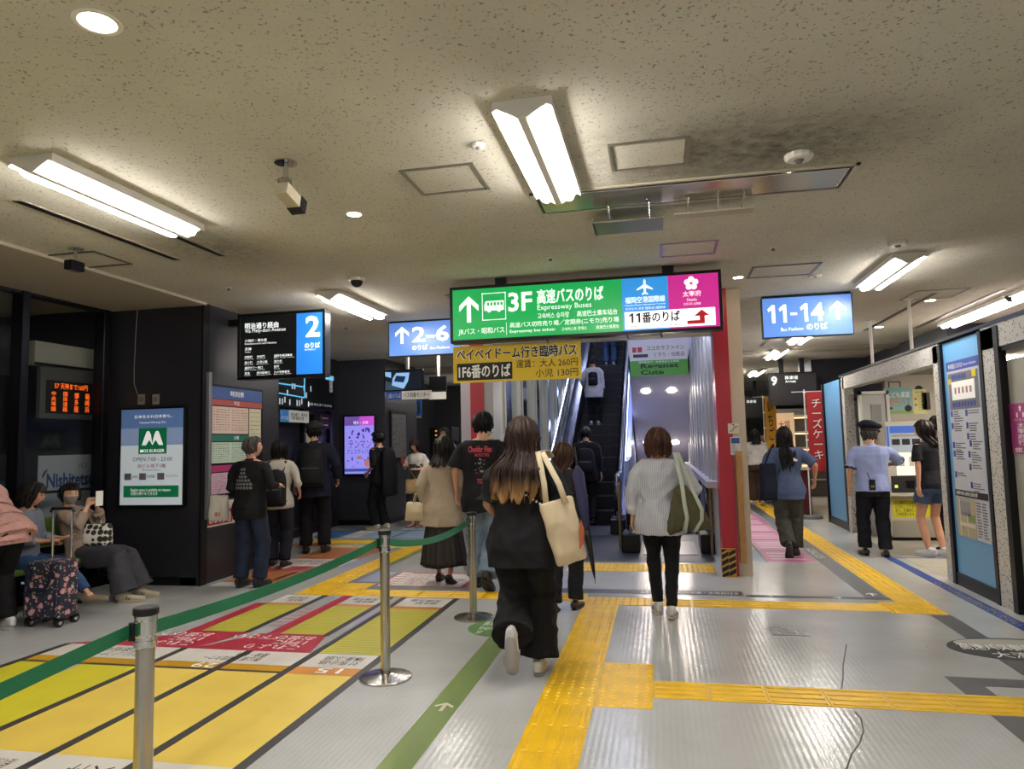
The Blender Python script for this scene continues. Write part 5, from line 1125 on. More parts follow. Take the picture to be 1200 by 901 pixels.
banner('tall_banner', 13.9, (947, 459, 969, 552), 'b3262c', 'tall red banner with white vertical lettering at the corridor stall', 'チ\nー\nズ\nケ\nー\nキ', M_white, M_ink)
banner('tall_banner', 17.2, (897, 465, 910, 525), 'd39a1f', 'tall orange-yellow banner with black vertical lettering', 'い\nち\nご', M_ink)
t = thing('stall_light_box', (2.3, 17.5, 0), 'glowing cream stall board with red lettering between the two banners', 'sign'); pl = vplane(17.4); rr = pl.rect(909, 484, 931, 528); obj('face', pl.slab(rr, .05), lit('stall_cream', 'd8b48a', .75), t); u0, v0, u1, v1 = rr; L_, H_ = u1-u0, v1-v0
text('大福', pl, fr_(.15, .55, .75, .80), mat('stall_red', 'b5342a', .5), t, .052, .04); text('あまおう', pl, fr_(.15, .35, .7, .48), mat('stall_red', 'b5342a', .5), t, .052, .02)
obj('post', MB().box(rr[0], rr[2], 17.42, 17.5, 0, rr[1]), M_offwhite, t)
t = thing('stall_counter', (3.0, 15.5, 0), 'stall counter with dark red cloth below the red banner', 'counter'); obj('cloth', MB().box(2.35, 2.8, 14.6, 16.6, 0, .85), mat('wine_cloth', '5a1420', .7), t, bevel=.02); obj('top', MB().box(2.3, 2.8, 14.5, 16.7, .85, .9), M_offwhite, t)
for i, (y, z, c_, l) in enumerate(((14.75, .9, 'c8c23a', 'yellow price card on the stall counter'), (15.3, .9, 'b3383a', 'red sweets box on the stall counter'), (15.8, .9, 'cdbf9a', 'cream sweets box on the stall counter'), (14.75, 1.45, '9fae3a', 'lime price card hung on the red banner'))):
    b_x = tag(obj('display_box', MB().box(2.42, 2.68, y, y+.25, z, z+.22), mat('box_'+c_, c_, .5), bevel=.006), l, 'box') if i < 3 else None
t = thing('shelf_unit', (.95, 24, 0), 'dark shelf with green edge lights at the corridor end, left of the banners', 'shelf'); obj('cabinet', MB().box(.95, 3.3, 24, 24.5, 0, 2.3), M_blackwall, t)
for x in (1.2, 2.1): obj('lit_edge', MB().box(x, x+.12, 23.97, 24, 1.3, 2.1), lit('lime_edge', '9fb56a', .8), t)
obj('lit_sign', MB().box(1.4, 2.0, 23.97, 24, 2.0, 2.2), lit('small_blue_sign', '4a6aa0', .7), t); obj('poster_yellow', MB().box(1.6, 1.95, 23.96, 24, 1.2, 1.55), lit('poster_olive', 'a59a3a', .6), t)
for k in range(9):
    x = 3.0+(k % 3)*.5; y = 19+(k//3)*.3
t = thing('shop_shelf', (3.4, 19, 0), 'shop shelf of small lit goods beyond the red banner', 'shelf'); obj('cabinet', MB().box(2.75, 4.6, 19, 19.4, 0, 2.2), mat('shelf_grey', '6a665e', .5), t)
for k in range(5): obj('shelf_board', MB().box(2.72, 4.6, 18.85, 19.0, .4+k*.4, .43+k*.4), M_offwhite, t); obj('shelf_light', MB().box(2.8, 4.5, 18.98, 18.99, .75+k*.4, .78+k*.4), lit('shelf_lamp', 'ffd9a0', 2.5), t)
# ================================================================== PEOPLE
SKIN = mat('skin', 'c79478', .5, vary=.06, vscale=20); SKIN2 = mat('skin_pale', 'd3a68c', .5, vary=.05, vscale=20)
def remesh(g, voxel, smooth_it=2):
    me = g.mesh('tmp'); o = bpy.data.objects.new('tmp', me); COL.objects.link(o)
    m = o.modifiers.new('r', 'REMESH'); m.mode = 'VOXEL'; m.voxel_size = voxel; m.adaptivity = 0
    if smooth_it:
        s = o.modifiers.new('s', 'SMOOTH'); s.iterations = smooth_it; s.factor = .5
    dg = bpy.context.evaluated_depsgraph_get(); dg.update()
    ev = o.evaluated_get(dg); out = bpy.data.meshes.new_from_object(ev)
    bpy.data.objects.remove(o); bpy.data.meshes.remove(me); out.shade_smooth(); return out
def nvals(co, k, seed):
    return np.array([noise.noise(Vector((p[0]*k[0]+seed, p[1]*k[1]+seed*.7, p[2]*k[2]-seed))) for p in co])
def fold(me, amp, k=(9, 9, 5), seed=0., amp2=0., k2=(25, 25, 12)):
    n = len(me.vertices); co = np.empty(n*3); me.vertices.foreach_get('co', co); co = co.reshape(-1, 3)
    nm = np.empty(n*3); me.vertices.foreach_get('normal', nm); nm = nm.reshape(-1, 3)
    v = nvals(co, k, seed); d = amp*(1-np.abs(v)*3.2)*.8
    if amp2: d += amp2*nvals(co, k2, seed+5)
    co += nm*d[:, None]; me.vertices.foreach_set('co', co.ravel()); me.update()
def grain(me, k):      # scale a finished mesh to the person's size
    n = len(me.vertices); co = np.empty(n*3); me.vertices.foreach_get('co', co); me.vertices.foreach_set('co', co*k); me.update()
def ik(a, t, l1, l2, pole):
    a, t, pole = np.array(a, float), np.array(t, float), np.array(pole, float); d = t-a; L = np.linalg.norm(d); u = d/L; L = min(L, (l1+l2)*.998)
    x = (l1*l1-l2*l2+L*L)/(2*L); h = sqrt(max(l1*l1-x*x, 0)); p = pole-u*(pole@u); p /= np.linalg.norm(p)
    return a+u*x+p*h, a+u*L
def rot(ax, an): return np.array(Matrix.Rotation(an, 3, ax))
def lerp(a, b, f): return np.array(a)*(1-f)+np.array(b)*f

def hand(g, wr, d, thumb_dir, curl=.35, s=1.):
    """palm, four fingers and a thumb; d runs down the hand, thumb_dir to its thumb side, the palm closes towards d x thumb"""
    d = d/np.linalg.norm(d); x = thumb_dir-d*(thumb_dir@d); x /= np.linalg.norm(x); z = np.cross(x, d)      # z: back of the hand; fingers curl to -z
    g.tube([wr-d*.03, wr, wr+d*.03*s, wr+d*.065*s, wr+d*.088*s], [(.024*s, .019*s), (.026*s, .017*s), (.038*s, .017*s), (.042*s, .015*s), (.038*s, .012*s)], 12, side=x)
    for i, (o_, L) in enumerate(((.031, .070), (.010, .078), (-.011, .072), (-.031, .056))):
        p = wr+d*.075*s+x*o_*s; a = 0.; pts = [p]; dd = d+x*o_*1.2; dd /= np.linalg.norm(dd)
        for q, f in enumerate((.45, .32, .23)):
            a += curl*(.8+.15*i); v = dd*cos(a)-z*sin(a); p = p+v*L*f*s; pts.append(p)
        g.tube(pts, [.0105*s, .0098*s, .009*s, .0072*s], 8, side=x)
    p = wr+d*.02*s+x*.026*s; v1 = (x*.72+d*.7-z*.25); v2 = (x*.25+d*.9-z*(.2+curl*.5))
    g.tube([p, p+v1*.036*s, p+v1*.036*s+v2*.03*s, p+v1*.036*s+v2*.052*s], [.015*s, .0125*s, .011*s, .008*s], 8)

def head_pts(hc, R, nx=36, ny=26, sc=1.):
    """vertices of a head: skull, brow, sockets, nose, lips, chin; local y is the face"""
    vs = []; rx, ry, rz = .074*sc, .092*sc, .112*sc
    for i in range(ny+1):
        t = pi*i/ny
        for k in range(nx):
            a = 2*pi*k/nx; x, y, z = sin(t)*cos(a), sin(t)*sin(a), cos(t)
            X, Y, Z = x*rx, y*ry, z*rz
            if z < 0:
                X *= 1-.32*(-z)**1.6; Y = Y*(1-.15*(-z)) if y > 0 else Y*(1-.5*(-z)**1.2)
                if y > 0: Y += .012*(-z)
            if y > .15:
                Y *= .97
                for sx in (-1, 1):
                    Y -= .011*math.exp(-((x-sx*.36)/.17)**2-((z-.06)/.13)**2)
                    Y += .004*math.exp(-((x-sx*.3)/.25)**2-((z-.26)/.08)**2)
                Y += .020*math.exp(-(x/.13)**2-((z+.20)/.13)**2)+.010*math.exp(-(x/.10)**2-((z+.02)/.16)**2)
                Y += .006*math.exp(-(x/.25)**2-((z+.50)/.08)**2)-.004*math.exp(-(x/.3)**2-((z+.60)/.05)**2)+.008*math.exp(-(x/.3)**2-((z+.85)/.15)**2)
            vs.append(hc+R@np.array([X, Y, Z]))
    fs = [(i*nx+k, (i+1)*nx+k, (i+1)*nx+(k+1) % nx, i*nx+(k+1) % nx) for i in range(ny) for k in range(nx)]
    return vs, fs

def hair_mesh(hc, R, style, seed=0, sc=1., n=72, drape_=.08):
    """a shell of hair falling from the crown; length and fringe by style, grooved into locks, with loose ribbons"""
    st = dict(short=dict(L=.035, back=.095, thick=1.14, face=62, grow=.0, fr=.045), bob=dict(L=.13, back=.12, thick=1.17, face=50, grow=.012, fr=.03),
              medium=dict(L=.22, back=.20, thick=1.13, face=48, grow=.0, fr=.03), long=dict(L=.42, back=.40, thick=1.13, face=46, grow=.02, fr=.04),
              longer=dict(L=.34, back=.42, thick=1.22, face=46, grow=.10, fr=.04), up=dict(L=.02, back=.06, thick=1.08, face=60, grow=.0, fr=.04))[style]
    rs = random.Random(seed); rx, ry, rz = .074*sc*st['thick']+.004, .092*sc*st['thick']+.004, .112*sc*1.06
    ph = [rs.uniform(0, 6.3) for _ in range(6)]
    def pos(a, s, off=0.):           # a=0 at the face; s<=1 crown to widest, beyond 1 straight down in metres/.1
        x, y = sin(a), cos(a); gro = .0045*sin(a*31+ph[0]+s*.6)+.004*sin(a*53+ph[1]+s)+.006*sin(a*11+ph[2]+s*1.5)
        if s <= 1:
            t = s*pi/2; q = 1+off/ .09; r = sin(t); return np.array([x*(rx*r*q+gro*r), y*(ry*r*q+gro*r)-.006, rz*cos(t)*(1+off/.12)])
        d = (s-1)*.1; f = 1-.10*min(1, d/.1) if style != 'bob' else 1-.12*max(0, (d-.08)/.06)**2
        sh = st['grow']*min(1, d/.25)*3
        ds_ = .085 if style == 'medium' else .13
        if d > ds_ and style in ('long', 'longer', 'medium'):
            e = min(1, (d-ds_)/.10); Y = y*ry*f-.01-e*drape_; X = x*rx*f*(1+(.42 if style == 'longer' else .35)*e)+sh*x*.10+(.012*sin(a*7+ph[5])*e)
        else: X = x*rx*f; Y = y*ry*f-.006
        if d > 0 and y < 0 and style == 'short': Y *= 1-.38*min(1, d/.08); X *= 1-.15*min(1, d/.08)
        q = 1+off/.09
        return np.array([(X+gro*x*1.4)*q, (Y+gro*y*1.4)*q, -d])
    g = MB(); m = 26; face = radians(st['face']); ends = []
    for k in range(n):
        a = 2*pi*k/n; aa = min(a, 2*pi-a)
        if aa < face: e = 1-st['fr']/rz*.75+.03*sin(a*17+ph[3])
        else:
            w_ = min(1, (aa-face)/radians(16)); e = (1-st['fr']/rz*.75)*(1-w_)+w_*(1+(st['L']*(1-(aa/pi))+st['back']*(aa/pi))*10*(1+.09*sin(a*9+ph[3])+.06*sin(a*23+ph[4])+.04*sin(a*41+ph[5])))
        ends.append(e)
    for lay in (0, 1):
        for j in range(m+1):
            for k in range(n):
                a = 2*pi*k/n; s = ends[k]*j/m; p = pos(a, max(s, .002))
                if lay: p = p*np.array([.86, .86, 1]) if s > 1 else p*.88; 
                g.v.append(tuple(hc+R@p))
    N1 = (m+1)*n
    for j in range(m):
        for k in range(n):
            a0, b0 = j*n+k, j*n+(k+1) % n
            if abs(ends[k]-ends[(k+1) % n]) > 1.2 and j > m*.5: pass
            g.f.append((a0, b0, b0+n, a0+n)); g.f.append((N1+a0, N1+a0+n, N1+b0+n, N1+b0))
    for k in range(n): a0, b0 = m*n+k, m*n+(k+1) % n; g.f.append((a0, b0, N1+b0, N1+a0))
    cnt = {'short': 90, 'up': 40}.get(style, 170)
    for _ in range(cnt):
        a = rs.uniform(face*.9, 2*pi-face*.9) if style != 'short' else rs.uniform(0, 2*pi); k = int(a/(2*pi)*n) % n; e = ends[k]*rs.uniform(.8, 1.06); s0 = e*rs.uniform(.1, .6) if style != 'short' else e*rs.uniform(.3, .7)
        off = rs.uniform(.001, .006); w_ = rs.uniform(.02, .06); dr = rs.uniform(-.08, .08); prev = None; q = 7; o = len(g.v)
        for i in range(q):
            f = i/(q-1); s = s0+(e-s0)*f; hw = w_*(1-f**2*.85)*.5
            for sg in (-1, 1): g.v.append(tuple(hc+R@pos(a+dr*f+sg*hw, s, off*(1-.3*f)+.001)))
            g.v.append(tuple(hc+R@pos(a+dr*f, s, off+.004*(1-f))))
        for i in range(q-1):
            b = o+i*3; g.f += [(b, b+2, b+5, b+3), (b+2, b+1, b+4, b+5), (b+1, b, b+3, b+4)]
    return g
def M_hair(col, tip=None, z0=0., z1=0.):
    m = mat('hair_'+col+(tip or ''), col, .5, spec=.35)
    if 'done' in m: return m
    m['done'] = 1; n, l, b = N(m); tc = n.new('ShaderNodeTexCoord'); mp = n.new('ShaderNodeMapping'); mp.inputs['Scale'].default_value = (60, 60, 3); l.new(tc.outputs['Object'], mp.inputs[0])
    no = n.new('ShaderNodeTexNoise'); no.inputs['Scale'].default_value = 3; no.inputs['Detail'].default_value = 4; l.new(mp.outputs[0], no.inputs['Vector'])
    c = srgb(col); r = n.new('ShaderNodeValToRGB'); r.color_ramp.elements[0].position = .3; r.color_ramp.elements[1].position = .75; r.color_ramp.elements[0].color = (*[v*.45 for v in c], 1); r.color_ramp.elements[1].color = (*[v*1.7 for v in c], 1); l.new(no.outputs['Fac'], r.inputs[0])
    out = r.outputs[0]
    if tip:
        sx = n.new('ShaderNodeSeparateXYZ'); l.new(tc.outputs['Object'], sx.inputs[0]); mr = n.new('ShaderNodeMapRange'); mr.inputs['From Min'].default_value = z0; mr.inputs['From Max'].default_value = z1; mr.inputs['To Min'].default_value = 0; mr.inputs['To Max'].default_value = 1; l.new(sx.outputs['Z'], mr.inputs['Value'])
        mu = n.new('ShaderNodeMath'); mu.operation = 'MULTIPLY_ADD'; l.new(no.outputs['Fac'], mu.inputs[0]); mu.inputs[1].default_value = .8; mu.inputs[2].default_value = -.4; ad = n.new('ShaderNodeMath'); ad.operation = 'ADD'; ad.use_clamp = True; l.new(mu.outputs[0], ad.inputs[0]); l.new(mr.outputs[0], ad.inputs[1])
        t = srgb(tip); r2 = n.new('ShaderNodeValToRGB'); r2.color_ramp.elements[0].color = (*[v*.5 for v in t], 1); r2.color_ramp.elements[1].color = (*[v*1.4 for v in t], 1); r2.color_ramp.elements[0].position = .3; r2.color_ramp.elements[1].position = .7; l.new(no.outputs['Fac'], r2.inputs[0])
        mx = n.new('ShaderNodeMix'); mx.data_type = 'RGBA'; l.new(ad.outputs[0], mx.inputs['Factor']); l.new(r2.outputs[0], mx.inputs['A']); l.new(out, mx.inputs['B']); out = mx.outputs['Result']
    l.new(out, b.inputs['Base Color'])
    bp = n.new('ShaderNodeBump'); bp.inputs['Strength'].default_value = .4; bp.inputs['Distance'].default_value = .004; l.new(no.outputs['Fac'], bp.inputs['Height']); l.new(bp.outputs[0], b.inputs['Normal'])
    return m
def fabric(col, rough=.85, stripe=None, sc=60., bump=.25, vary=.12):
    m = mat('fabric_'+col+('_striped' if stripe else ''), col, rough, bump=0 if stripe else bump, bscale=35, vary=0 if stripe else vary, vscale=9, spec=.2)
    if stripe and 'done' not in m:
        m['done'] = 1; n, l, b = N(m); tc = n.new('ShaderNodeTexCoord'); w = n.new('ShaderNodeTexWave'); w.bands_direction = 'X'; w.inputs['Scale'].default_value = sc/6.28*1.0; w.inputs['Distortion'].default_value = .6; w.inputs['Detail Scale'].default_value = .6
        l.new(tc.outputs['Object'], w.inputs['Vector']); r = n.new('ShaderNodeValToRGB'); r.color_ramp.elements[0].position = .15; r.color_ramp.elements[1].position = .5; r.color_ramp.elements[0].color = (*srgb(stripe), 1); r.color_ramp.elements[1].color = (*srgb(col), 1)
        l.new(w.outputs['Fac'], r.inputs[0]); l.new(r.outputs[0], b.inputs['Base Color'])
        no = n.new('ShaderNodeTexNoise'); no.inputs['Scale'].default_value = 14; l.new(tc.outputs['Object'], no.inputs['Vector']); bp = n.new('ShaderNodeBump'); bp.inputs['Strength'].default_value = .35; bp.inputs['Distance'].default_value = .02; l.new(no.outputs['Fac'], bp.inputs['Height']); l.new(bp.outputs[0], b.inputs['Normal'])
    return m

class Person:
    """a figure 1.65 m tall in its own space (x to its right, y forward), scaled to height; joints kept for bags and the like"""
    def __init__(s, label, base, h, rz=0., female=True, q=1, hip=.86, lean=.03, side=0., twist=0., LA=(0, 0), RA=(0, 0), LH=None, RH=None, look=(0, 0, 0), shw=None, skin=None, curl=.4, kneeL=None, kneeR=None, seat=False, armpole=None, fat=1.07):
        s.t = thing('person', (base[0], base[1], base[2] if len(base) > 2 else 0), label, 'person', None, rz); s.k = h/1.65; s.q = q; s.rz = rz; s.f = female; s.fat = fat
        s.vox = (.0075, .0105, .015)[q]; s.cv = (.0085, .012, .016)[q]; s.skin = skin or SKIN
        P = np.array([side*.3, 0, hip]); d = np.array([side, sin(lean), cos(lean)]); d /= np.linalg.norm(d); xr = np.array([cos(twist), sin(twist)*.8, -side*.3]); xr -= d*(xr@d); xr /= np.linalg.norm(xr)
        s.P, s.d, s.x = P, d, xr; s.fw = np.cross(d, xr)*1.0
        sw = shw or (.168 if female else .198); s.sw = sw
        s.sh = {'L': P+d*.488-xr*sw, 'R': P+d*.488+xr*sw}; s.neck = P+d*.545
        hx, hy, hz = look; s.R = rot('Z', hx)@rot('X', hy)@rot('Y', hz)
        s.hc = P+d*.592+np.array([0, .015, 0])+s.R@np.array([0, .02, .078])
        s.leg = {}; hipw = .085
        for S_, A, kn in (('L', LA, kneeL), ('R', RA, kneeR)):
            sg = -1 if S_ == 'L' else 1; H = P+np.array([sg*hipw, 0, -.01])
            A = list(A); y = A[0]; lift = A[1]; pitch = A[2] if len(A) > 2 else 0.; xo = A[3] if len(A) > 3 else sg*.085; yaw = A[4] if len(A) > 4 else -sg*.12
            ank = np.array([xo, y, .078+lift]); K, ank = ik(H, ank, .395, .40, kn or (sg*.12, 1, .1)); s.leg[S_] = (H, K, ank, pitch, yaw)
        s.arm = {}
        for S_, T in (('L', LH), ('R', RH)):
            sg = -1 if S_ == 'L' else 1; T = np.array(T if T is not None else (sg*(sw+.045), .03, .84)); E, Wr = ik(s.sh[S_], T, .27, .235, (armpole or {}).get(S_, (sg*.35, -1, -.1))); s.arm[S_] = (s.sh[S_], E, Wr)
        s.curl = curl
    def tr(s, dz, rx, ry, oy=0.): return s.P+s.d*dz+s.fw*oy, (rx, ry)
    def torso(s, g, top=.54, grow=0., bottom=-.06, flare=0., belly=0.):
        f = s.f; w = s.fat
        prof = [(-.10, .150, .105, -.005), (-.05, .163, .115, -.008), (0, .160, .112, -.008), (.08, .140 if f else .148, .098, 0), (.16, .122 if f else .145, .090, .005), (.25, .135 if f else .155, .098, .008), (.33, .148 if f else .168, .103, .008), (.41, .158 if f else .180, .096, .002), (.475, s.sw-.005, .080, 0), (.512, s.sw*.74, .064, 0), (.537, .072, .057, 0), (.56, .055, .054, .005)]
        pr = [(z, a*(w if z < .45 else 1)+grow+flare*max(0, (.25-z)), b*(w if z < .45 else 1)+grow+flare*max(0, (.25-z)), o) for z, a, b, o in prof if bottom <= z <= top]
        if bottom < -.10:
            z0, a0, b0, o0 = pr[0]; pr = [(bottom, a0+flare*(-.1-bottom), b0+flare*(-.1-bottom), o0)]+pr
        g.tube([s.P+s.d*z+s.fw*o for z, a, b, o in pr], [(a, b) for z, a, b, o in pr], 24, side=s.x)
    def armtube(s, g, S_, f0=0., f1=2., r=(.047, .042, .035, .033, .028, .020), grow=0., cuff=0.):
        A, E, Wr = s.arm[S_]; A0 = A-s.x*(-1 if S_ == 'L' else 1)*.035-s.d*(.012+grow*.7); A = A-s.d*(.012+grow*.5)
        pts = [(0, A0, r[0]-max(0, grow)*.35), (.35, lerp(A, E, .35), r[1]), (.8, lerp(A, E, .8), r[2]), (1.0, E, r[2]), (1.25, lerp(E, Wr, .25), r[3]), (1.6, lerp(E, Wr, .6), r[4]), (2.0, Wr, r[5])]
        out = [(p, q+grow) for t, p, q in pts if t < f1-.05]
        e = lerp(A, E, f1) if f1 <= 1 else lerp(E, Wr, f1-1); i = max(j for j, (t, p, q) in enumerate(pts) if t < f1-.05); rr = pts[min(i+1, 6)][2]
        out.append((e, rr+grow+cuff)); g.tube([p for p, _ in out], [q for _, q in out], 14)
    def legtube(s, g, S_, r=(.088, .078, .056, .052, .050, .036), f1=2., grow=0., hem=0.):
        H, K, A, *_ = s.leg[S_]; pts = [(0, H+np.array([0, 0, .04]), r[0]), (.3, lerp(H, K, .3), r[1]), (.85, lerp(H, K, .88), r[2]), (1.0, K, r[2]), (1.3, lerp(K, A, .3), r[3]), (1.6, lerp(K, A, .6), r[4]), (2., A, r[5])]
        out = [(p, q+grow) for t, p, q in pts if t < f1-.05]; e = lerp(H, K, f1) if f1 <= 1 else (lerp(K, A, f1-1)); i = max(j for j, (t, p, q) in enumerate(pts) if t < f1-.05)
        out.append((e, pts[min(i+1, 6)][2]+grow+hem)); g.tube([p for p, _ in out], [q for _, q in out], 16)
    def body(s, hands=('L', 'R'), legs_bare=False):
        g = MB(); s.torso(g, .55, -.012); g.tube([s.P+s.d*.50, s.neck, s.hc+s.R@np.array([0, -.018, -.06]), s.hc+s.R@np.array([0, -.01, 0])], [.056, .050, .050, .05], 16)
        for S_ in 'LR':
            s.armtube(g, S_, grow=-.002); s.legtube(g, S_, grow=-.004 if legs_bare else -.014)
            A, E, Wr = s.arm[S_]
            if S_ in hands:
                d = Wr-E; d /= np.linalg.norm(d); sg = -1 if S_ == 'L' else 1
                th = s.thumb[S_] if hasattr(s, 'thumb') and S_ in s.thumb else np.array([0, 1, 0])+s.x*-.2*sg
                cross = np.cross(th, d)
                if S_ == 'L': hand(g, Wr, d, np.array(th, float), -s.curl if cross@s.x > 0 else s.curl)
                else: hand(g, Wr, d, np.array(th, float), s.curl if cross@s.x > 0 else -s.curl)
        for S_ in 'LR':
            H, K, A, p, yw = s.leg[S_]; R_ = rot('Z', yw)@rot('X', -p); g.tube([A, A+R_@np.array([0, .02, -.035]), A+R_@np.array([0, .09, -.05])], [.036, .034, .026], 10)
        vs, fs = head_pts(s.hc, s.R); g.add(vs, fs)
        for sg in (-1, 1): g.sph(tuple(s.hc+s.R@np.array([sg*.074, -.008, -.005])), (.011, .018, .03), 10, 8)
        me = remesh(g, s.vox, 1); s.fin('body', me, s.skin); return s
    def fin(s, name, me, m, label=None, parent=None):
        if isinstance(me, MB): me = me.mesh(name, smooth=True)
        me.name = name; grain(me, s.k); return obj(name, me, m, parent or s.t, world=False, label=label)
    def face(s, mask=None, glasses=False, lips='9a5a52'):
        M_eye = mat('eye_dark', '15100e', .2)
        for sg in (-1, 1):
            p = s.hc+s.R@np.array([sg*.029, .073, .008]); s.fin('eye', MB().sph(tuple(p), (.011, .006, .005), 10, 6), M_eye)
            s.fin('eyebrow', MB().tube([s.hc+s.R@np.array([sg*x, .083-.12*abs(x-.02), .031+y]) for x, y in ((.014, 0), (.03, .004), (.044, 0))], [.002, .003, .0015], 6), mat('brow', '241a16', .7))
        if mask:
            g = MB(); vs, fs = head_pts(s.hc, s.R, 36, 26, 1.06); vv = []
            keep = set()
            for i, v in enumerate(vs):
                l = s.R.T@(np.array(v)-s.hc)
                if l[1] > .012 and -.098 < l[2] < -.012: keep.add(i)
            g.add([v if i in keep else s.hc for i, v in enumerate(vs)], [f for f in fs if all(q in keep for q in f)])
            o = s.fin('face_mask', g, mat('mask_'+mask, mask, .7)); mo = o.modifiers.new('s', 'SOLIDIFY'); mo.thickness = .003
            for sg in (-1, 1): s.fin('mask_loop', MB().tube([s.hc+s.R@np.array([sg*.062, .035, -.03]), s.hc+s.R@np.array([sg*.078, .0, -.01]), s.hc+s.R@np.array([sg*.080, -.015, .0])], .0015, 5), mat('mask_'+mask, mask, .7))
        else:
            s.fin('lips', MB().sph(tuple(s.hc+s.R@np.array([0, .083, -.058])), (.02, .006, .006), 12, 6), mat('lip_'+lips, lips, .5))
        return s
    def hair(s, style, col, tip=None, seed=1, tz=(1.2, 1.35), sc=1., dr=.08):
        s.fin('hair', hair_mesh(s.hc, s.R, style, seed, sc, 72, dr), M_hair(col, tip, tz[0]*s.k, tz[1]*s.k)); return s
    def top(s, m, sleeve=.7, grow=.014, hem=-.10, flare=.03, cuff=.008, name='shirt', neck=.53, amp=.008, sgrow=.014, collar=None, fs=1.0, label=None):
        g = MB(); s.torso(g, neck, grow, hem, flare)
        for S_ in 'LR': s.armtube(g, S_, f1=sleeve, grow=sgrow, cuff=cuff)
        if collar: g.tube([s.neck-s.d*.05, s.neck-s.d*.0], [.075, .060], 16)
        me = remesh(g, s.cv, 2); fold(me, amp, (7, 7, 5.5), seed=random.uniform(0, 40), amp2=amp*.6, k2=(18, 18, 14)); s.shirt = s.fin(name, me, m, label); return s
    def pants(s, m, r=(.098, .090, .072, .070, .068, .066), f1=1.95, hem=.004, name='trousers', amp=.006, top=.06, label=None):
        g = MB()
        for S_ in 'LR': s.legtube(g, S_, r, f1, hem=hem)
        s.torso(g, top, .014, -.10); 
        g.tube([s.P+s.d*top*.5, s.P-np.array([0, 0, .10])], [(.15, .11), (.10, .09)], 18)
        me = remesh(g, s.cv, 2); fold(me, amp, (6, 6, 8), seed=random.uniform(0, 40), amp2=amp*.5, k2=(14, 14, 22)); s.fin(name, me, m, label); return s
    def skirt(s, m, z1=.25, r0=.15, r1=.30, name='skirt', pleat=.012, off=(0, 0), sheer=None, n=90):
        g = MB(); mz = 14; zs = [s.P[2]+.10-(s.P[2]+.10-z1)*j/mz for j in range(mz+1)]; rs = random.Random(3); ph = [rs.uniform(0, 6) for _ in range(4)]
        for lay in (1, .97):
            for j, z in enumerate(zs):
                f = j/mz; r = r0+(r1-r0)*f**.8
                for k in range(n):
                    a = 2*pi*k/n; w = pleat*f*(sin(a*23+ph[0]+sin(f*3))+.6*sin(a*9+ph[1])+.5*sin(a*37+ph[2]))
                    g.v.append((s.P[0]+off[0]*f+(r+w)*cos(a)*lay, s.P[1]+off[1]*f+(r*.78+w)*sin(a)*lay, z+.01*f*sin(a*3+ph[3])))
        N1 = (mz+1)*n
        for j in range(mz):
            for k in range(n): a0, b0 = j*n+k, j*n+(k+1) % n; g.f += [(a0, a0+n, b0+n, b0), (N1+a0, N1+b0, N1+b0+n, N1+a0+n)]
        for k in range(n): a0, b0 = mz*n+k, mz*n+(k+1) % n; g.f.append((a0, N1+a0, N1+b0, b0))
        g.f.append(tuple(range(n))); s.fin(name, g, m); return s
    def shoes(s, m, sole='d9d6cf', high=0., accent=None, kind='sneaker', label=None):
        for S_ in 'LR':
            H, K, A, p, yw = s.leg[S_]; R_ = rot('Z', yw)@rot('X', -p); T = lambda x, y, z: A+R_@np.array([x, y, z])
            g = MB(); hh = .03 if kind == 'sneaker' else .005
            k_ = 1 if kind == 'sneaker' else .8; secs = [(-.072, .020, .045, -.030), (-.062, .034, .070+hh, -.050), (-.02, .039, .082+hh, -.075), (.03, .043, .076*k_, -.078), (.08, .049, .062*k_, -.078), (.13, .050, .053*k_, -.078), (.168, .044, .046*k_, -.078), (.188, .026, .034*k_, -.074)]
            pts = []; rr = []
            for y, w, hgt, zb in secs:
                zt = -.073+hgt; pts.append(T(0, y, (zt-.073)/2)); rr.append((w, max(.006, (zt+.073)/2+.004)))
            g.tube(pts, rr, 16, side=R_@np.array([1., 0, 0]))
            if kind == 'sneaker': g.tube([T(0, -.02, -.02), T(0, -.022, .028)], [(.036, .045), (.038, .046)], 14, side=R_@np.array([1., 0, 0]))
            me = remesh(g, .007 if s.q < 2 else .010, 1); o = s.fin('shoe', me, m, label)
            n = 28; ring = []
            for k in range(n):
                a = 2*pi*k/n; y = .060+.132*sin(a); w = (.040 if y < .05 else .050)*(1 if y < .12 else 1)*abs(cos(a))**.6*(1 if cos(a) > 0 else -1); ring.append((w, y))
            g = MB().ext([T(x, y, -.078) for x, y in ring], R_@np.array([0, 0, .020 if kind == 'sneaker' else .009])); so = s.fin('sole', g, mat('sole_'+sole, sole, .6), parent=o)
            if accent:
                for sg in (-1, 1):
                    g = MB().tube([T(sg*.040, .02, -.045), T(sg*.042, .035, -.02)], .006, 6).tube([T(sg*.0415, .045, -.05), T(sg*.043, .06, -.028)], .006, 6); s.fin('side_stripe', g, mat('accent_'+accent, accent, .5), parent=o)
                g = MB().tube([T(0, -.062, -.04), T(0, -.060, .0)], (.02, .01), 8); s.fin('heel_tab', g, mat('accent_'+accent, accent, .5), parent=o)
        return s
    def W(s, p):           # from the figure's own space to the place
        p = np.array(p, float)*s.k; c, d = cos(s.rz), sin(s.rz); l = s.t.location; return np.array([l[0]+p[0]*c-p[1]*d, l[1]+p[0]*d+p[1]*c, l[2]+p[2]])
def foot(px, py, z=0.): p = onz(px, py, z); return (float(p[0]), float(p[1]), z)
def hgt(px, py, Y): return float(ony(px, py, Y)[2])

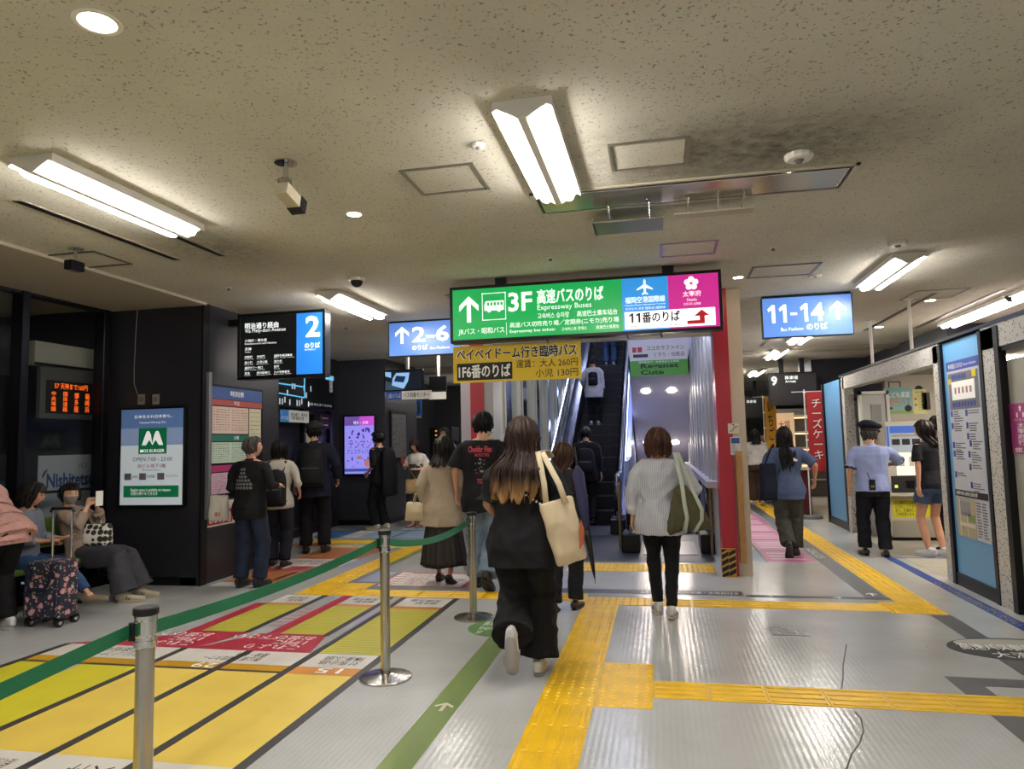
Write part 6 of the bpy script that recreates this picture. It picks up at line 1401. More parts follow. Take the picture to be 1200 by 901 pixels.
def backpack(P, col, label, w=.15, h=.42, d=.12, z=.20, m=None, pocket=True, name='backpack'):
    """bag resting on the figure's back, with two shoulder straps"""
    m = m or fabric(col, .6, vary=.06); t = thing(name, P.t.location, label, 'backpack', None, P.rz); k = P.k
    B = P.P+P.d*z; bx, up, bk = P.x, P.d, -P.fw; off = .112*P.fat
    g = MB().tube([B+bk*(off+d*.5)-up*h*.5, B+bk*(off+d*.5)-up*h*.46, B+bk*(off+d*.5)-up*h*.2, B+bk*(off+d*.5)+up*h*.2, B+bk*(off+d*.45)+up*h*.42, B+bk*(off+d*.35)+up*h*.5], [(w*.8, d*.4), (w, d*.5), (w*1.03, d*.55), (w, d*.5), (w*.85, d*.42), (w*.5, d*.25)], 20, side=bx)
    me = remesh(g, .012, 3); fold(me, .004, seed=3.); grain(me, k); obj('bag_body', me, m, t, world=False)
    if pocket:
        g = MB().tube([B+bk*(off+d)-up*h*.42, B+bk*(off+d)-up*h*.38, B+bk*(off+d)-up*h*.02, B+bk*(off+d*.98)+up*h*.02], [(w*.7, .02), (w*.78, .03), (w*.75, .028), (w*.6, .012)], 16, side=bx); me = g.mesh('p', smooth=True); grain(me, k); obj('front_pocket', me, m, t, world=False)
        g = MB().tube([B+bk*(off+d+.03)+bx*x-up*h*.04 for x in (-w*.6, 0, w*.6)], .004, 6); me = g.mesh('z'); grain(me, k); obj('zip', me, M_grey, t, world=False)
    for sg in (-1, 1):
        pts = [B+up*h*.40+bk*(off-.0)+bx*sg*w*.45, P.P+P.d*.50+bx*sg*.10+bk*.075, P.P+P.d*.525+bx*sg*.105+bk*.0, P.P+P.d*.47+bx*sg*.115-bk*.075, P.P+P.d*.34+bx*sg*.12-bk*.115, P.P+P.d*.20+bx*sg*.15-bk*.06, B-up*h*.38+bk*(off)+bx*sg*w*.8]
        me = MB().tube(pts, (.022, .006), 8, side=bx).mesh('s', smooth=True); grain(me, k); obj('strap', me, m, t, world=False)
    me = MB().tube([B+up*h*.45+bk*(off)+bx*x+up*y for x, y in ((-.04, 0), (-.03, .03), (.03, .03), (.04, 0))], .007, 8).mesh('h'); grain(me, k); obj('grab_handle', me, m, t, world=False)
    return t
def pouch(name, label, cat, verts, faces, m, base): pass
def bag(name, label, cat, c, rz, w, h, d, m, taper=1.0, handle=None, hm=None, roll=0., soft=.004, bulge=.15):
    """soft open-topped bag: c is the middle of its mouth in the place; handle = list of points in the place"""
    t = thing(name, (c[0], c[1], c[2]-h), label, cat, None, 0.); R_ = rot('Z', rz)@rot('Y', roll)
    T = lambda x, y, z: np.array(c)+R_@np.array([x, y, z]); pts = []; rr = []
    for f, b in ((1, .55), (.97, .85), (.8, 1.0+bulge), (.5, 1+bulge), (.2, .8), (0, .35)):
        pts.append(T(0, 0, -h*f)); rr.append((w*.5*(taper+(1-taper)*(1-f)), d*.5*b))
    n = 28; g = MB()
    for p, (a, b) in zip(pts, rr):
        for k in range(n):
            an = 2*pi*k/n; ca, sa = cos(an), sin(an); x = a*abs(ca)**.45*(1 if ca > 0 else -1); y = b*abs(sa)**.7*(1 if sa > 0 else -1); g.v.append(tuple(p+R_@np.array([x, y, 0.])))
    m_ = len(pts); g.f = [(i*n+k, i*n+(k+1) % n, (i+1)*n+(k+1) % n, (i+1)*n+k) for i in range(m_-1) for k in range(n)]+[tuple(range(n-1, -1, -1)), tuple((m_-1)*n+k for k in range(n))]
    me = remesh(g, .010, 2); fold(me, soft, (10, 10, 6), seed=w*90, amp2=soft*.6); o = obj('bag_body', me, m, t)
    # me is in world coordinates: shift to the thing
    co = np.empty(len(me.vertices)*3); me.vertices.foreach_get('co', co); co = co.reshape(-1, 3)-np.array(t.location); me.vertices.foreach_set('co', co.ravel()); me.update()
    for hp in (handle or []): obj('handle', MB().tube(hp[0], hp[1], 8, side=hp[2] if len(hp) > 2 else None), hm or m, t, smooth=True)
    return t

BLK_F = fabric('17171a', .8); BLK2 = fabric('1c1c20', .85); JEAN = fabric('232c40', .8, vary=.25); JEANL = fabric('6f8296', .8, vary=.22); NAVY = fabric('1b2030', .8)
# ---- the woman in black with the tote bag, nearest the camera
b = foot(617, 792); Y = b[1]
P = Person('long-haired woman in black with a cream tote bag, nearest the camera', b, hgt(606, 487, Y)-.0, rz=.12, hip=.855, lean=.05, twist=-.05, LA=(-.20, .20, 1.25, -.07, .0), RA=(.05, 0, 0, .08), kneeL=(0, 1, -.2), LH=(-.19, .22, .98), RH=(.21, .20, 1.02), look=(-.25, -.10, 0), armpole={'L': (-.35, -1, -.3), 'R': (.45, -1, -.2)}, q=0, fat=1.16)
P.body(); P.top(BLK2, .95, .034, -.17, .05, .022, 'loose_top', neck=.525, amp=.011, sgrow=.030); P.pants(BLK_F, (.112, .108, .104, .108, .112, .116), 1.93, .010, amp=.012); P.hair('longer', '2a1a18', '9a7448', 4, (1.13, 1.27), 1.10, .10); P.shoes(mat('white_shoe', 'c9c9cc', .5, vary=.05), '9c9897'); P1 = P
def on_cloth(P, x, z, out=.008):
    from mathutils.bvhtree import BVHTree
    if not hasattr(P, 'bv'): g_ = P.shirt.data; P.bv = BVHTree.FromPolygons([v.co for v in g_.vertices], [tuple(f.vertices) for f in g_.polygons])
    h = P.bv.ray_cast(Vector((x*P.k, -2, z*P.k)), Vector((0, 1, 0))); y = h[0].y/P.k if h[0] is not None else -.12
    return P.W((x, y-out, z))
t = thing('shoulder_strap', P.W((0, -.2, 1.2)), 'black and white beaded strap slanting over the back of the woman in black', 'strap')
L_ = 30
for i in range(L_):
    f = i/(L_-1); p = on_cloth(P, -.10+.30*f, 1.24-.21*f); obj('bead', MB().sph(tuple(p), .0085, 8, 6), M_white if i % 2 else M_rubber, t, smooth=True)
# her tote bag under the right arm
sh = P.W(P.sh['R']+np.array([-.02, -.03, .05])); cB = onz(0, 0, 1) if False else ony(650, 592, Y-.12)
ct = ony(650, 590, Y-.10); T_ = mat('natural_canvas', 'c6b79a', .8, bump=.15, bscale=60, vary=.05)
arm = P.W(lerp(P.sh['R'], P.arm['R'][1], .25))
ctop = np.array([ony(651, 586, Y-.16)[0], Y-.16, ony(651, 586, Y-.16)[2]])
hl = [ctop+np.array([-.06, .0, -.03]), ctop+np.array([-.07, .0, .10]), sh+np.array([-.03, -.06, .02]), sh+np.array([-.01, .03, .025]), sh+np.array([.01, .08, -.02])]
hr = [ctop+np.array([.07, -.03, -.02]), ctop+np.array([.03, -.03, .10]), sh+np.array([.0, -.065, .015]), sh+np.array([.02, .03, .025]), sh+np.array([.04, .08, -.02])]
tb = bag('tote_bag', 'cream canvas tote bag hanging from the shoulder of the woman in black', 'bag', ctop, .45, .22, .40, .11, T_, .9, [(hl, (.019, .004), (1, 0, 0)), (hr, (.019, .004), (1, 0, 0))], roll=-.24, soft=.007)
pl = Plane(ctop+np.array([.13, -.05, -.22]), (cos(.6), sin(.6), 0), (0, 0, 1))
obj('printed_motif', pl.poly([(.02, -.08), (.05, -.04), (.055, .05), (.035, .10), (.02, .04)], .003), mat('orange_motif', 'b4603c', .7), tb)

# ---- woman with the furled umbrella behind her
b = foot(662, 716); Y = b[1]
P = Person('brown-haired woman half hidden behind the woman in black, beside the umbrella', b, hgt(655, 517, Y), rz=-.1, LA=(-.08, 0, .2), RA=(.10, .0, 0), look=(-.6, -.1, 0), q=1)
P.body(); P.top(fabric('2c2d31', .8), 1.8, .022, -.14, .05, .01, 'jacket'); P.pants(fabric('1f2026', .85), (.10, .092, .08, .078, .075, .072)); P.hair('medium', '4a3020', None, 8); P.shoes(mat('brown_shoe', '2a211c', .5), '1c1815', kind='flat'); P.face(mask='c9cccf')
a = ony(676, 545, Y-.22); c = ony(697, 678, Y-.30); t = thing('umbrella', a, 'navy furled umbrella with a black tip, slanting beside the tote bag', 'umbrella'); m_ = lerp(a, c, .60)
obj('canopy', MB().tube([a, lerp(a, c, .08), lerp(a, c, .35), m_], [.012, .05, .046, .022], 14), mat('umbrella_navy', '2b2a55', .7, bump=.3, bscale=20), t, smooth=True); obj('tip_cover', MB().tube([lerp(a, c, .58), lerp(a, c, .63), lerp(a, c, .93), c], [.026, .028, .015, .004], 12), M_rubber, t, smooth=True)
obj('ferrule', MB().tube([lerp(a, c, .97), lerp(a, c, 1.04)], .004, 8), M_steel, t); d_ = (a-c)/np.linalg.norm(a-c); obj('handle', MB().tube([a, a+d_*.10, a+d_*.16], [.008, .010, .013], 10), M_rubber, t)

# ---- striped shirt woman with the olive bag
b = foot(779, 722); Y = b[1]
P = Person('woman with a brown bob in a pale striped shirt and black trousers', b, hgt(774, 503, Y)+.0, rz=.03, hip=.865, lean=.02, LA=(.10, .0, .0, -.05), RA=(-.07, 0, .12, .06), LH=(-.25, .05, .86), RH=(.20, .14, 1.02), armpole={'L': (-.7, -.7, 0), 'R': (.7, -.9, 0)}, q=0, fat=1.08)
P.body(); P.top(fabric('9da1ac', .8, 'bfc1c8', 150), 1.86, .036, -.14, .07, .004, 'striped_shirt', amp=.011, sgrow=.034); P.pants(BLK_F, (.098, .092, .066, .058, .052, .046), 1.93, .0, amp=.006); P.hair('bob', '4a2c20', None, 12, sc=1.18); P.shoes(mat('cream_shoe', 'c8c6bd', .5), 'c9b9a0', accent='2c4a8f'); P2 = P
sh = P.W(P.sh['R']+np.array([-.03, -.02, .055])); el = P.W(P.arm['R'][1]); OL = fabric('4c4a34', .8, vary=.15)
cm = np.array([ony(798, 565, Y-.13)[0], Y-.17, ony(798, 565, Y-.13)[2]])
t = thing('shoulder_bag', (cm[0], cm[1], cm[2]-.45), 'olive slouchy bag with pale straps on the shoulder of the striped-shirt woman', 'bag')
bp_ = vplane(Y-.17); V = [bp_.px(*q) for q in ((797, 562), (812, 578), (833, 612), (836, 620), (800, 622), (785, 627), (781, 622), (784, 600), (790, 575))]
g = MB(); cen = np.mean(V, axis=0)
rings = []
for yy, sc_ in ((-.07, .55), (-.05, .85), (0, 1.0), (.05, .92), (.07, .6)): rings.append([bp_.P(cen[0]+(u-cen[0])*sc_, cen[1]+(v-cen[1])*sc_, -yy) for u, v in V])
nV = len(V); g.v = [tuple(p) for r_ in rings for p in r_]; g.f = [(i*nV+k, i*nV+(k+1) % nV, (i+1)*nV+(k+1) % nV, (i+1)*nV+k) for i in range(4) for k in range(nV)]+[tuple(range(nV)), tuple(range(5*nV-1, 4*nV-1, -1))]
g.v = [(x-t.location[0], y-t.location[1], z-t.location[2]) for x, y, z in g.v]
me = remesh(g, .010, 6); fold(me, .010, (14, 6, 6), 2., .004); obj('bag_body', me, OL, t, world=False)
PS = mat('pale_strap', 'a9b0a2', .7); q_ = lambda x, y, o=.09: bp_.P(*bp_.px(x, y), o)
obj('strap', MB().tube([sh+np.array([0, .06, 0]), sh+np.array([.0, -.03, .03]), q_(798, 560, .06), q_(802, 590, .085), q_(805, 606, .088), q_(802, 621, .07)], (.018, .004), 8, side=(1, 0, 0)), PS, t, smooth=True)
obj('strap', MB().tube([sh+np.array([.02, .06, 0]), sh+np.array([.03, -.02, .03]), q_(812, 575, .06), q_(822, 596, .078), q_(822, 608, .078), q_(814, 622, .06)], (.016, .004), 8, side=(1, 0, 0)), PS, t, smooth=True)

# ---- man in the printed T-shirt and light jeans
b = foot(568, 690); Y = b[1]
P = Person('young man in a black printed T-shirt and loose light jeans, walking away', b, hgt(551, 483, Y), rz=.05, female=False, hip=.865, lean=.03, LA=(.12, 0, 0, -.09), RA=(-.16, .06, .6, .06), LH=(-.27, .08, .88), RH=(.24, .05, .92), look=(-.3, 0, 0), q=0)
P.body(); P.top(BLK2, .85, .026, -.15, .03, .022, 't_shirt', amp=.008, sgrow=.028); P.pants(JEANL, (.112, .105, .095, .095, .093, .092), 1.93, .006, amp=.012, name='jeans'); P.hair('short', '0f0e10', None, 5, sc=1.06); P.shoes(mat('black_shoe', '17171a', .5), '101012'); P3 = P
def backprint(P, spec, z0, off=.128):
    """flat prints on the back of a garment"""
    c = P.W(P.P+P.d*z0-P.fw*off*1.0); r_ = np.array([cos(P.rz), sin(P.rz), 0]); return Plane(c, r_, (0, 0, 1))
RP = mat('red_print_shirt', 'b4304a', .6)
pl = backprint(P, None, .40, .150)
text('Cheddar Flies', pl, (-.125, .0, .125, .065), RP, P.shirt, .004, .03, wrap=P.shirt); text('MONSTERS', pl, (-.05, -.045, .10, -.01), RP, P.shirt, .004, .02, wrap=P.shirt); text('TOYS', pl, (-.03, -.32, .07, -.27), RP, P.shirt, .012, .03, wrap=P.shirt)
g = MB(); rs = random.Random(17)
for c_, cnt in (('9a9a9c', 9), ('6f9398', 7), ('a98d3a', 5), ('933a48', 6)):
    g = MB()
    for k in range(cnt): u, v = rs.uniform(-.05, .07), rs.uniform(-.25, -.07); pl.disc(u, v, rs.uniform(.004, .012), .002, .008, g, 5, ry=rs.uniform(.004, .012))
    drape(obj('print_patch', g, mat('print_'+c_, c_, .6), P.shirt), P.shirt)
# ---- woman in the beige jacket
b = foot(521, 683); Y = b[1]
P = Person('woman in a beige jacket and long dark skirt with a cream handbag', b, hgt(521, 512, Y), rz=.02, LA=(.12, 0, 0, -.10), RA=(-.10, .02, .35, .09), LH=(-.24, .04, .90), RH=(.24, .10, .95), look=(0, 0, 0), q=1, fat=1.05)
P.body(); P.skirt(mat('sheer_dark_skirt', '221c1b', .7, bump=.3, bscale=30, stretch=(1, 1, .05)), .20, .145, .27, pleat=.010, off=(.0, .0)); P.top(fabric('a39584', .8, vary=.05), 1.9, .040, -.22, .12, .006, 'jacket', amp=.007, sgrow=.030, collar=1); P.hair('medium', '19130f', None, 21, sc=1.2, dr=.085); P.shoes(mat('dark_loafer', '1d1816', .4), '141210', kind='flat'); P4 = P
w = P.W(P.arm['L'][2]); cm = np.array([w[0]-.03, w[1]-.05, float(ony(490, 588, w[1])[2])])
bag('handbag', 'cream leather handbag carried by the woman in the beige jacket', 'handbag', cm, .15, .30, .20, .12, mat('cream_leather', 'b9ab8c', .45, bump=.1, bscale=30), 1.15, [([cm+np.array([-.08, -.03, -.02]), cm+np.array([-.05, -.03, .09]), cm+np.array([.03, -.02, .11]), cm+np.array([.08, -.03, -.02])], .006), ([cm+np.array([-.08, .03, -.02]), cm+np.array([-.05, .03, .09]), cm+np.array([.03, .02, .11]), cm+np.array([.08, .03, -.02])], .006)], soft=.003)
# ---- queue by the timetable
b = foot(292, 688); Y = b[1]
P = Person('grey-haired man in a black printed sweatshirt and dark jeans by the timetable', b, hgt(291, 511, Y), rz=-.06, female=False, LA=(.0, 0, 0, -.11), RA=(.03, 0, 0, .10), LH=(-.20, .18, .95), RH=(.21, .20, 1.10), look=(-.75, .08, 0), q=1)
P.body(); P.top(BLK_F, 1.9, .020, -.12, .03, .004, 'sweatshirt', collar=1); P.pants(JEAN, (.105, .098, .082, .080, .078, .078), 1.96, .002, name='jeans'); P.hair('short', '4b4642', None, 31); P.shoes(mat('dark_shoe', '15161a', .5), '101012'); P.face()
pl = backprint(P, None, .30, .152); g = MB()
for v, n_ in ((.12, 2), (.08, 2), (.04, 3), (.0, 5), (-.04, 6), (-.08, 6)):
    for k in range(n_): u = (k-(n_-1)/2)*.036; pl.disc(u-.01, v, .016, .002, .004, g, 8, ry=.017)
o = obj('back_print', g, mat('grey_print_shirt', '77777a', .7), P.shirt); drape(o, P.shirt); o['kind'] = 'stuff'
w = P.W(P.arm['L'][2]); cm = np.array([w[0]-.11, w[1]-.12, w[2]-.04]); PB = mat('white_paper_bag', 'b9b5ab', .7)
cm = np.array([float(ony(257, 582, Y-.05)[0]), Y-.05, float(ony(257, 580, Y-.05)[2])])
tb = bag('shopping_bag', 'white shopping bag held low by the grey-haired man', 'bag', cm, .2, .20, .28, .10, PB, 1.1, [([cm+np.array([-.05, 0, -.01]), cm+np.array([.03, .03, .12]), cm+np.array([.06, 0, -.01])], .004)], soft=.004)
text('博多', Plane(cm+np.array([.02, -.07, -.2]), (1, 0, 0), (0, 0, 1)), (-.03, -.03, .05, .02), RP, tb, .003, .01)
b = foot(326, 665); Y = b[1]
P = Person('short-haired woman in a white shirt with a black backpack in the queue', b, hgt(318, 515, Y), rz=.25, LA=(.05, 0, 0, -.09), RA=(-.05, 0, 0, .09), RH=(.24, .12, .95), look=(-.2, .1, 0), q=1)
P.body(); P.top(fabric('b3ada3', .8), 1.3, .020, -.10, .03, .01, 'shirt'); P.pants(fabric('20222b', .85), (.10, .095, .080, .078, .075, .072)); P.hair('bob', '14110f', None, 33, sc=.98); P.shoes(mat('black_shoe', '17171a', .5), 'c9c6bd'); backpack(P, '16171b', 'black backpack on the woman in the white shirt, in the queue', .15, .46, .14, .16)
b = foot(368, 648); Y = b[1]
P = Person('man in a grey cap and navy jacket, farthest in the queue', b, hgt(367, 494, Y), rz=.32, female=False, LA=(.0, 0, 0, -.10), RA=(.04, 0, 0, .12), RH=(.28, .10, .92), look=(-.2, .05, 0), q=1, fat=1.1)
P.body(); P.top(NAVY, 1.85, .034, -.16, .03, .008, 'hooded_jacket', collar=1, sgrow=.03); P.pants(BLK_F, (.105, .098, .086, .084, .08, .078)); P.hair('short', '1b1918', None, 35); P.shoes(mat('black_shoe', '17171a', .5), '141416')
def cap(P, m, flat=False, badge=None):
    T = lambda x, y, z: P.hc+P.R@np.array([x, y, z])
    if not flat:
        g = MB().tube([T(0, -.006, .035), T(0, -.006, .07), T(0, -.006, .105), T(0, -.006, .138)], [(.104, .124), (.102, .121), (.080, .096), (.03, .035)], 24, side=P.R@np.array([1., 0, 0])); P.fin('cap', g, m)
        g = MB().tube([T(0, .08, .045), T(0, .135, .038), T(0, .185, .028)], [(.075, .006), (.068, .005), (.04, .004)], 14, side=P.R@np.array([1., 0, 0])); P.fin('cap_peak', g, m)
    else:
        g = MB().tube([T(0, -.004, .04), T(0, -.004, .065)], [(.100, .120), (.103, .122)], 28, side=P.R@np.array([1., 0, 0])); P.fin('cap_band', g, M_ink)
        g = MB().tube([T(0, -.004, .065), T(0, .0, .095), T(0, .004, .118), T(0, .006, .122)], [(.103, .122), (.142, .152), (.138, .148), (.11, .12)], 28, side=P.R@np.array([1., 0, 0])); P.fin('cap', g, m)
        g = MB().tube([T(0, .09, .052), T(0, .14, .035), T(0, .165, .02)], [(.075, .006), (.07, .005), (.04, .004)], 14, side=P.R@np.array([1., 0, 0])); P.fin('cap_peak', g, M_rubber)
    return P
cap(P, fabric('2e2e31', .8)); backpack(P, '18191c', 'large black backpack on the man in the grey cap', .17, .50, .15, .22)
# ---- man by the violet screen with an instrument-shaped bag
b = foot(446, 621); Y = b[1]
P = Person('masked man in black facing left before the violet screen', b, hgt(444, 505, Y), rz=1.25, female=False, LA=(.03, 0, 0, -.09), RA=(-.03, 0, 0, .09), LH=(-.20, .10, .95), RH=(.18, .14, .95), look=(.2, 0, 0), q=1)
P.body(); P.top(BLK_F, 1.2, .020, -.12, .03, .01); P.pants(BLK2, (.10, .094, .08, .076, .072, .07)); P.hair('short', '0d0c0e', None, 41, sc=1.05); P.shoes(mat('ivory_shoe', 'b3ae9b', .6), 'b9b4a4'); P.face(mask='d6d6d6'); backpack(P, '141418', 'tall rounded black instrument bag on the back of the masked man', .17, .80, .16, .10, pocket=False, name='instrument_bag')
# ---- women talking
b = foot(490, 617); Y = b[1]
P = Person('young woman in a white top and grey pinafore looking at her phone', b, hgt(487, 514, Y), rz=2.85, LA=(.02, 0, 0), RA=(.04, 0, 0), LH=(-.12, .22, 1.08), RH=(.10, .25, 1.16), look=(0, -.3, 0), q=1, armpole={'L': (-.6, -.3, -1), 'R': (.6, -.3, -1)}, skin=SKIN2)
P.body(); P.face(); P.top(fabric('c9c5bf', .8), .8, .016, .10, .0, .02, 'white_top'); g = MB(); P.torso(g, .40, .022, -.02, 0); me = remesh(g, P.cv, 2); P.fin('pinafore_bodice', me, fabric('4a4645', .8)); P.skirt(fabric('4a4645', .8), .48, .17, .22, name='pinafore_skirt'); P.hair('medium', '2a1d18', None, 43); P.shoes(mat('tan_shoe', '9a6a58', .5), '6a4a3c', kind='flat')
w = P.W(P.arm['R'][2]+np.array([0, .07, .05])); tag(obj('smartphone', MB().box(w[0]-.035, w[0]+.035, w[1]-.005, w[1]+.005, w[2]-.02, w[2]+.12), mat('pink_case', '9a4a4a', .4), bevel=.003), 'phone in a reddish case held by the woman in the pinafore', 'phone')
w = P.W((.02, .2, 1.0)); bag('paper_bag', 'tan tote bag on the forearm of the woman in the pinafore', 'bag', np.array([w[0]+.05, w[1]-.02, w[2]-.1]), .3, .24, .26, .09, mat('tan_canvas', 'a98d62', .8), 1.1, [([w+np.array([-.03, -.02, -.1]), w+np.array([0.02, -.02, .05]), w+np.array([.10, -.02, -.1])], .006)])
b = foot(505, 616); b = (b[0]+.05, b[1]+.5, 0); Y = b[1]
P = Person('masked person in a brown top behind the woman with the phone', b, hgt(508, 515, Y), rz=2.6, look=(.3, -.3, 0), q=2, LH=(-.1, .2, 1.05)); P.body(); P.face(mask='c9c3bb'); P.top(fabric('7d6458', .8), 1.7, .018, -.10, .03); P.pants(BLK2); P.hair('short', '241a16', None, 45, sc=1.04); P.shoes(BLK_F, '101012')
b2 = (b[0]-.15, b[1]+.9, 0)
P = Person('grey-haired man in a pale blue shirt at the back of the talking group', b2, hgt(501, 500, b2[1]), rz=2.5, female=False, look=(.2, -.2, 0), q=2); P.body(); P.face(mask='b9bcc0'); P.top(fabric('8f9db4', .8), .8, .018, -.10, .03); P.pants(BLK2); P.hair('short', '4a4744', None, 47); P.shoes(BLK_F, '101012')
b = foot(535, 640); b3 = (float(onz(536, 606)[0]), float(onz(536, 606)[1]), 0)
P = Person('masked face peeping out between the beige jacket and the T-shirt man', b3, hgt(534, 516, b3[1]), rz=3.0, q=2); P.body(); P.face(mask='d6d3d0'); P.top(fabric('3a3434', .8), 1.7, .018, -.10); P.pants(BLK2); P.hair('medium', '2e211b', None, 49); P.shoes(BLK_F, '101012')
# ---- people on the ascending escalator
b = (-1.33, 12.9, 0)
P = Person('man in a dark suit with a black backpack at the foot of the ascending escalator', b, hgt(692, 499, 12.9), female=False, LA=(.02, 0, 0), RA=(-.05, 0, 0), q=1); P.body(); P.top(BLK2, 1.88, .022, -.14, .03, name='suit_jacket', collar=1); P.pants(BLK_F); P.hair('short', '0f0e10', None, 51); P.shoes(mat('black_shoe', '17171a', .5), '101012', kind='flat'); backpack(P, '141417', 'black backpack on the man in the dark suit', .15, .42, .12, .20)
def onstep(i): return (float(-1.31), 12.6+i*.4+.2, .231*i)
def find_i(py, foot_py=True):
    best = min(range(1, 38), key=lambda i: abs((EYE-0)*0+(lambda p: py-(CY-FPX*((p-C0)@cu)/((p-C0)@cf)))(np.array([-1.31, 12.8+i*.4, .231*i]))))
    return best
i1 = find_i(503); b = onstep(i1)
P = Person('woman in a white top with a small black backpack halfway up the escalator', (b[0]-.12, b[1], b[2]), 1.56, q=2, LA=(.03, 0, 0), RA=(-.03, 0, 0), LH=(-.26, .22, .98)); P.body(); P.top(fabric('bcbab8', .8), 1.85, .034, -.20, .06, sgrow=.03); P.pants(BLK2, (.095, .088, .066, .06, .055, .052)); P.hair('up', '14110f', None, 53); P.fin('hair_bun', MB().sph(tuple(P.hc+np.array([0, -.07, .08])), .045, 12, 8), M_hair('14110f')); P.shoes(mat('white_shoe', 'c9c9cc', .5), 'b4b0ae'); backpack(P, '15161a', 'small black backpack on the woman halfway up the escalator', .115, .32, .10, .24)
i2 = find_i(427); b = onstep(i2)
P = Person('person in blue jeans near the top of the escalator, cut off by the sign', (b[0]+.08, b[1], b[2]), 1.68, q=2, LA=(.0, 0, 0, -.1), RA=(.0, 0, 0, .1)); P.body(); P.top(fabric('4a4c55', .8), 1.8, .02, -.12, .03); P.pants(fabric('3d5578', .8), (.10, .095, .085, .083, .08, .08), name='jeans'); P.hair('short', '161314', None, 55); P.shoes(mat('white_shoe', 'c9c9cc', .5), 'b4b0ae')
# ---- right corridor
b = foot(927, 652); Y = b[1]
P = Person('long-haired woman in a blue T-shirt walking down the right corridor', b, hgt(926, 499, Y), rz=-.08, hip=.86, LA=(-.16, .07, .9, -.03, 0), RA=(.10, 0, 0, .07), LH=(-.22, .05, .92), RH=(.34, .10, .95), armpole={'R': (.8, -.8, 0), 'L': (-.5, -1, 0)}, q=1)
P.body(); P.top(fabric('4b5877', .8, vary=.08), .9, .032, -.14, .04, .02, 't_shirt', amp=.008, sgrow=.03); P.pants(fabric('45443f', .85), (.108, .10, .092, .09, .088, .085), 1.93, amp=.010); P.hair('long', '140f0e', None, 61, sc=1.04); P.shoes(mat('grey_shoe', '33302e', .6), '2a2725')
pl = backprint(P, None, .36, .155); drape(obj('shirt_motif', pl.disc(.085, .0, .022, .003, .0, pl.disc(.115, -.01, .014, .003, 0, n=8), 8), M_white, P.shirt), P.shirt)
w = P.W(P.P+P.d*.10-P.x*.22-P.fw*.02); cm = np.array([float(ony(899, 543, Y-.10)[0]), Y-.10, float(ony(899, 543, Y-.10)[2])]); s0 = P.W(P.sh['L']+np.array([.03, 0, .05]))
bag('shoulder_bag', 'dark navy shoulder bag on the left side of the woman in the blue T-shirt', 'bag', cm, .3, .20, .46, .12, NAVY, 1.1, [([cm+np.array([-.04, -.03, -.03]), s0+np.array([-.03, -.05, 0]), s0+np.array([0, .0, .02]), s0+np.array([0, .06, -.02]), cm+np.array([.0, .08, -.03])], .010)])
b = foot(889, 592); Y = b[1]
P = Person('woman with a black bob in a white top and brown trousers farther down the corridor', b, hgt(888, 503, Y), rz=-.1, LA=(.12, 0, 0), RA=(-.12, .03, .4), q=2); P.body(); P.top(fabric('bcb9b4', .8), 1.0, .034, -.03, .02, sgrow=.03); P.pants(fabric('4a3a2e', .85), (.11, .105, .10, .10, .10, .098)); P.hair('medium', '100e0e', None, 63, sc=1.05); P.shoes(mat('white_shoe', 'c9c9cc', .5), 'b4b0ae')
for i, (px, py, ty, rz, sex, c, hr, lab) in enumerate(((902, 583, 514, 2.9, True, '6a5a50', '3a2a22', 'person facing this way right behind the woman in brown trousers'), (876, 580, 510, .1, False, '8f7f7a', '5a3a2c', 'brown-haired person at the edge of the escalator wall in the corridor'), (897, 572, 507, 3.0, False, '3a3f4a', '141214', 'dark-haired person deepest in the right corridor'))):
    b = foot(px, py); P = Person(lab, b, hgt(px, ty, b[1]), rz=rz, female=sex, q=2); P.body(); P.face(); P.top(fabric(c, .8), 1.0, .02, -.1, .03); P.pants(BLK2); P.hair('bob' if sex else 'short', hr, None, 65+i); P.shoes(BLK_F, '101012')
# ---- policeman
b = foot(1028, 652); Y = b[1]
P = Person('policeman in a light blue uniform shirt and peaked cap, seen from behind', b, hgt(1018, 497, Y)+.0, rz=-.05, female=False, LA=(.10, 0, 0, -.11), RA=(-.02, 0, 0, .10), LH=(-.27, .04, .86), RH=(.20, .30, 1.12), look=(-.7, -.05, 0), armpole={'R': (1, -.3, -.4)}, q=0, fat=1.08)
P.body(); P.top(fabric('8b97c2', .7, vary=.05), .92, .024, -.05, .02, .016, 'uniform_shirt', amp=.006, sgrow=.026, collar=1); P.pants(fabric('15171f', .8), (.11, .104, .086, .082, .08, .08), 1.95, .0, 'trousers', .006, top=.08); P.hair('short', '4a4642', None, 71); P.face(); cap(P, fabric('1a1e2e', .7), True); P.shoes(mat('black_leather', '111113', .3), '0b0b0c', kind='flat')
g = MB().tube([P.P+P.d*.055, P.P+P.d*.095], [(.176, .130), (.172, .127)], 28, side=P.x); P.fin('belt', g, M_rubber)
for S_ in 'LR':
    A, E, Wr = P.arm[S_]; e = lerp(A, E, .88); e2 = lerp(A, E, .96); P.fin('sleeve_band', MB().tube([e, e2], .074, 16), fabric('1a1e2e', .7), parent=None)
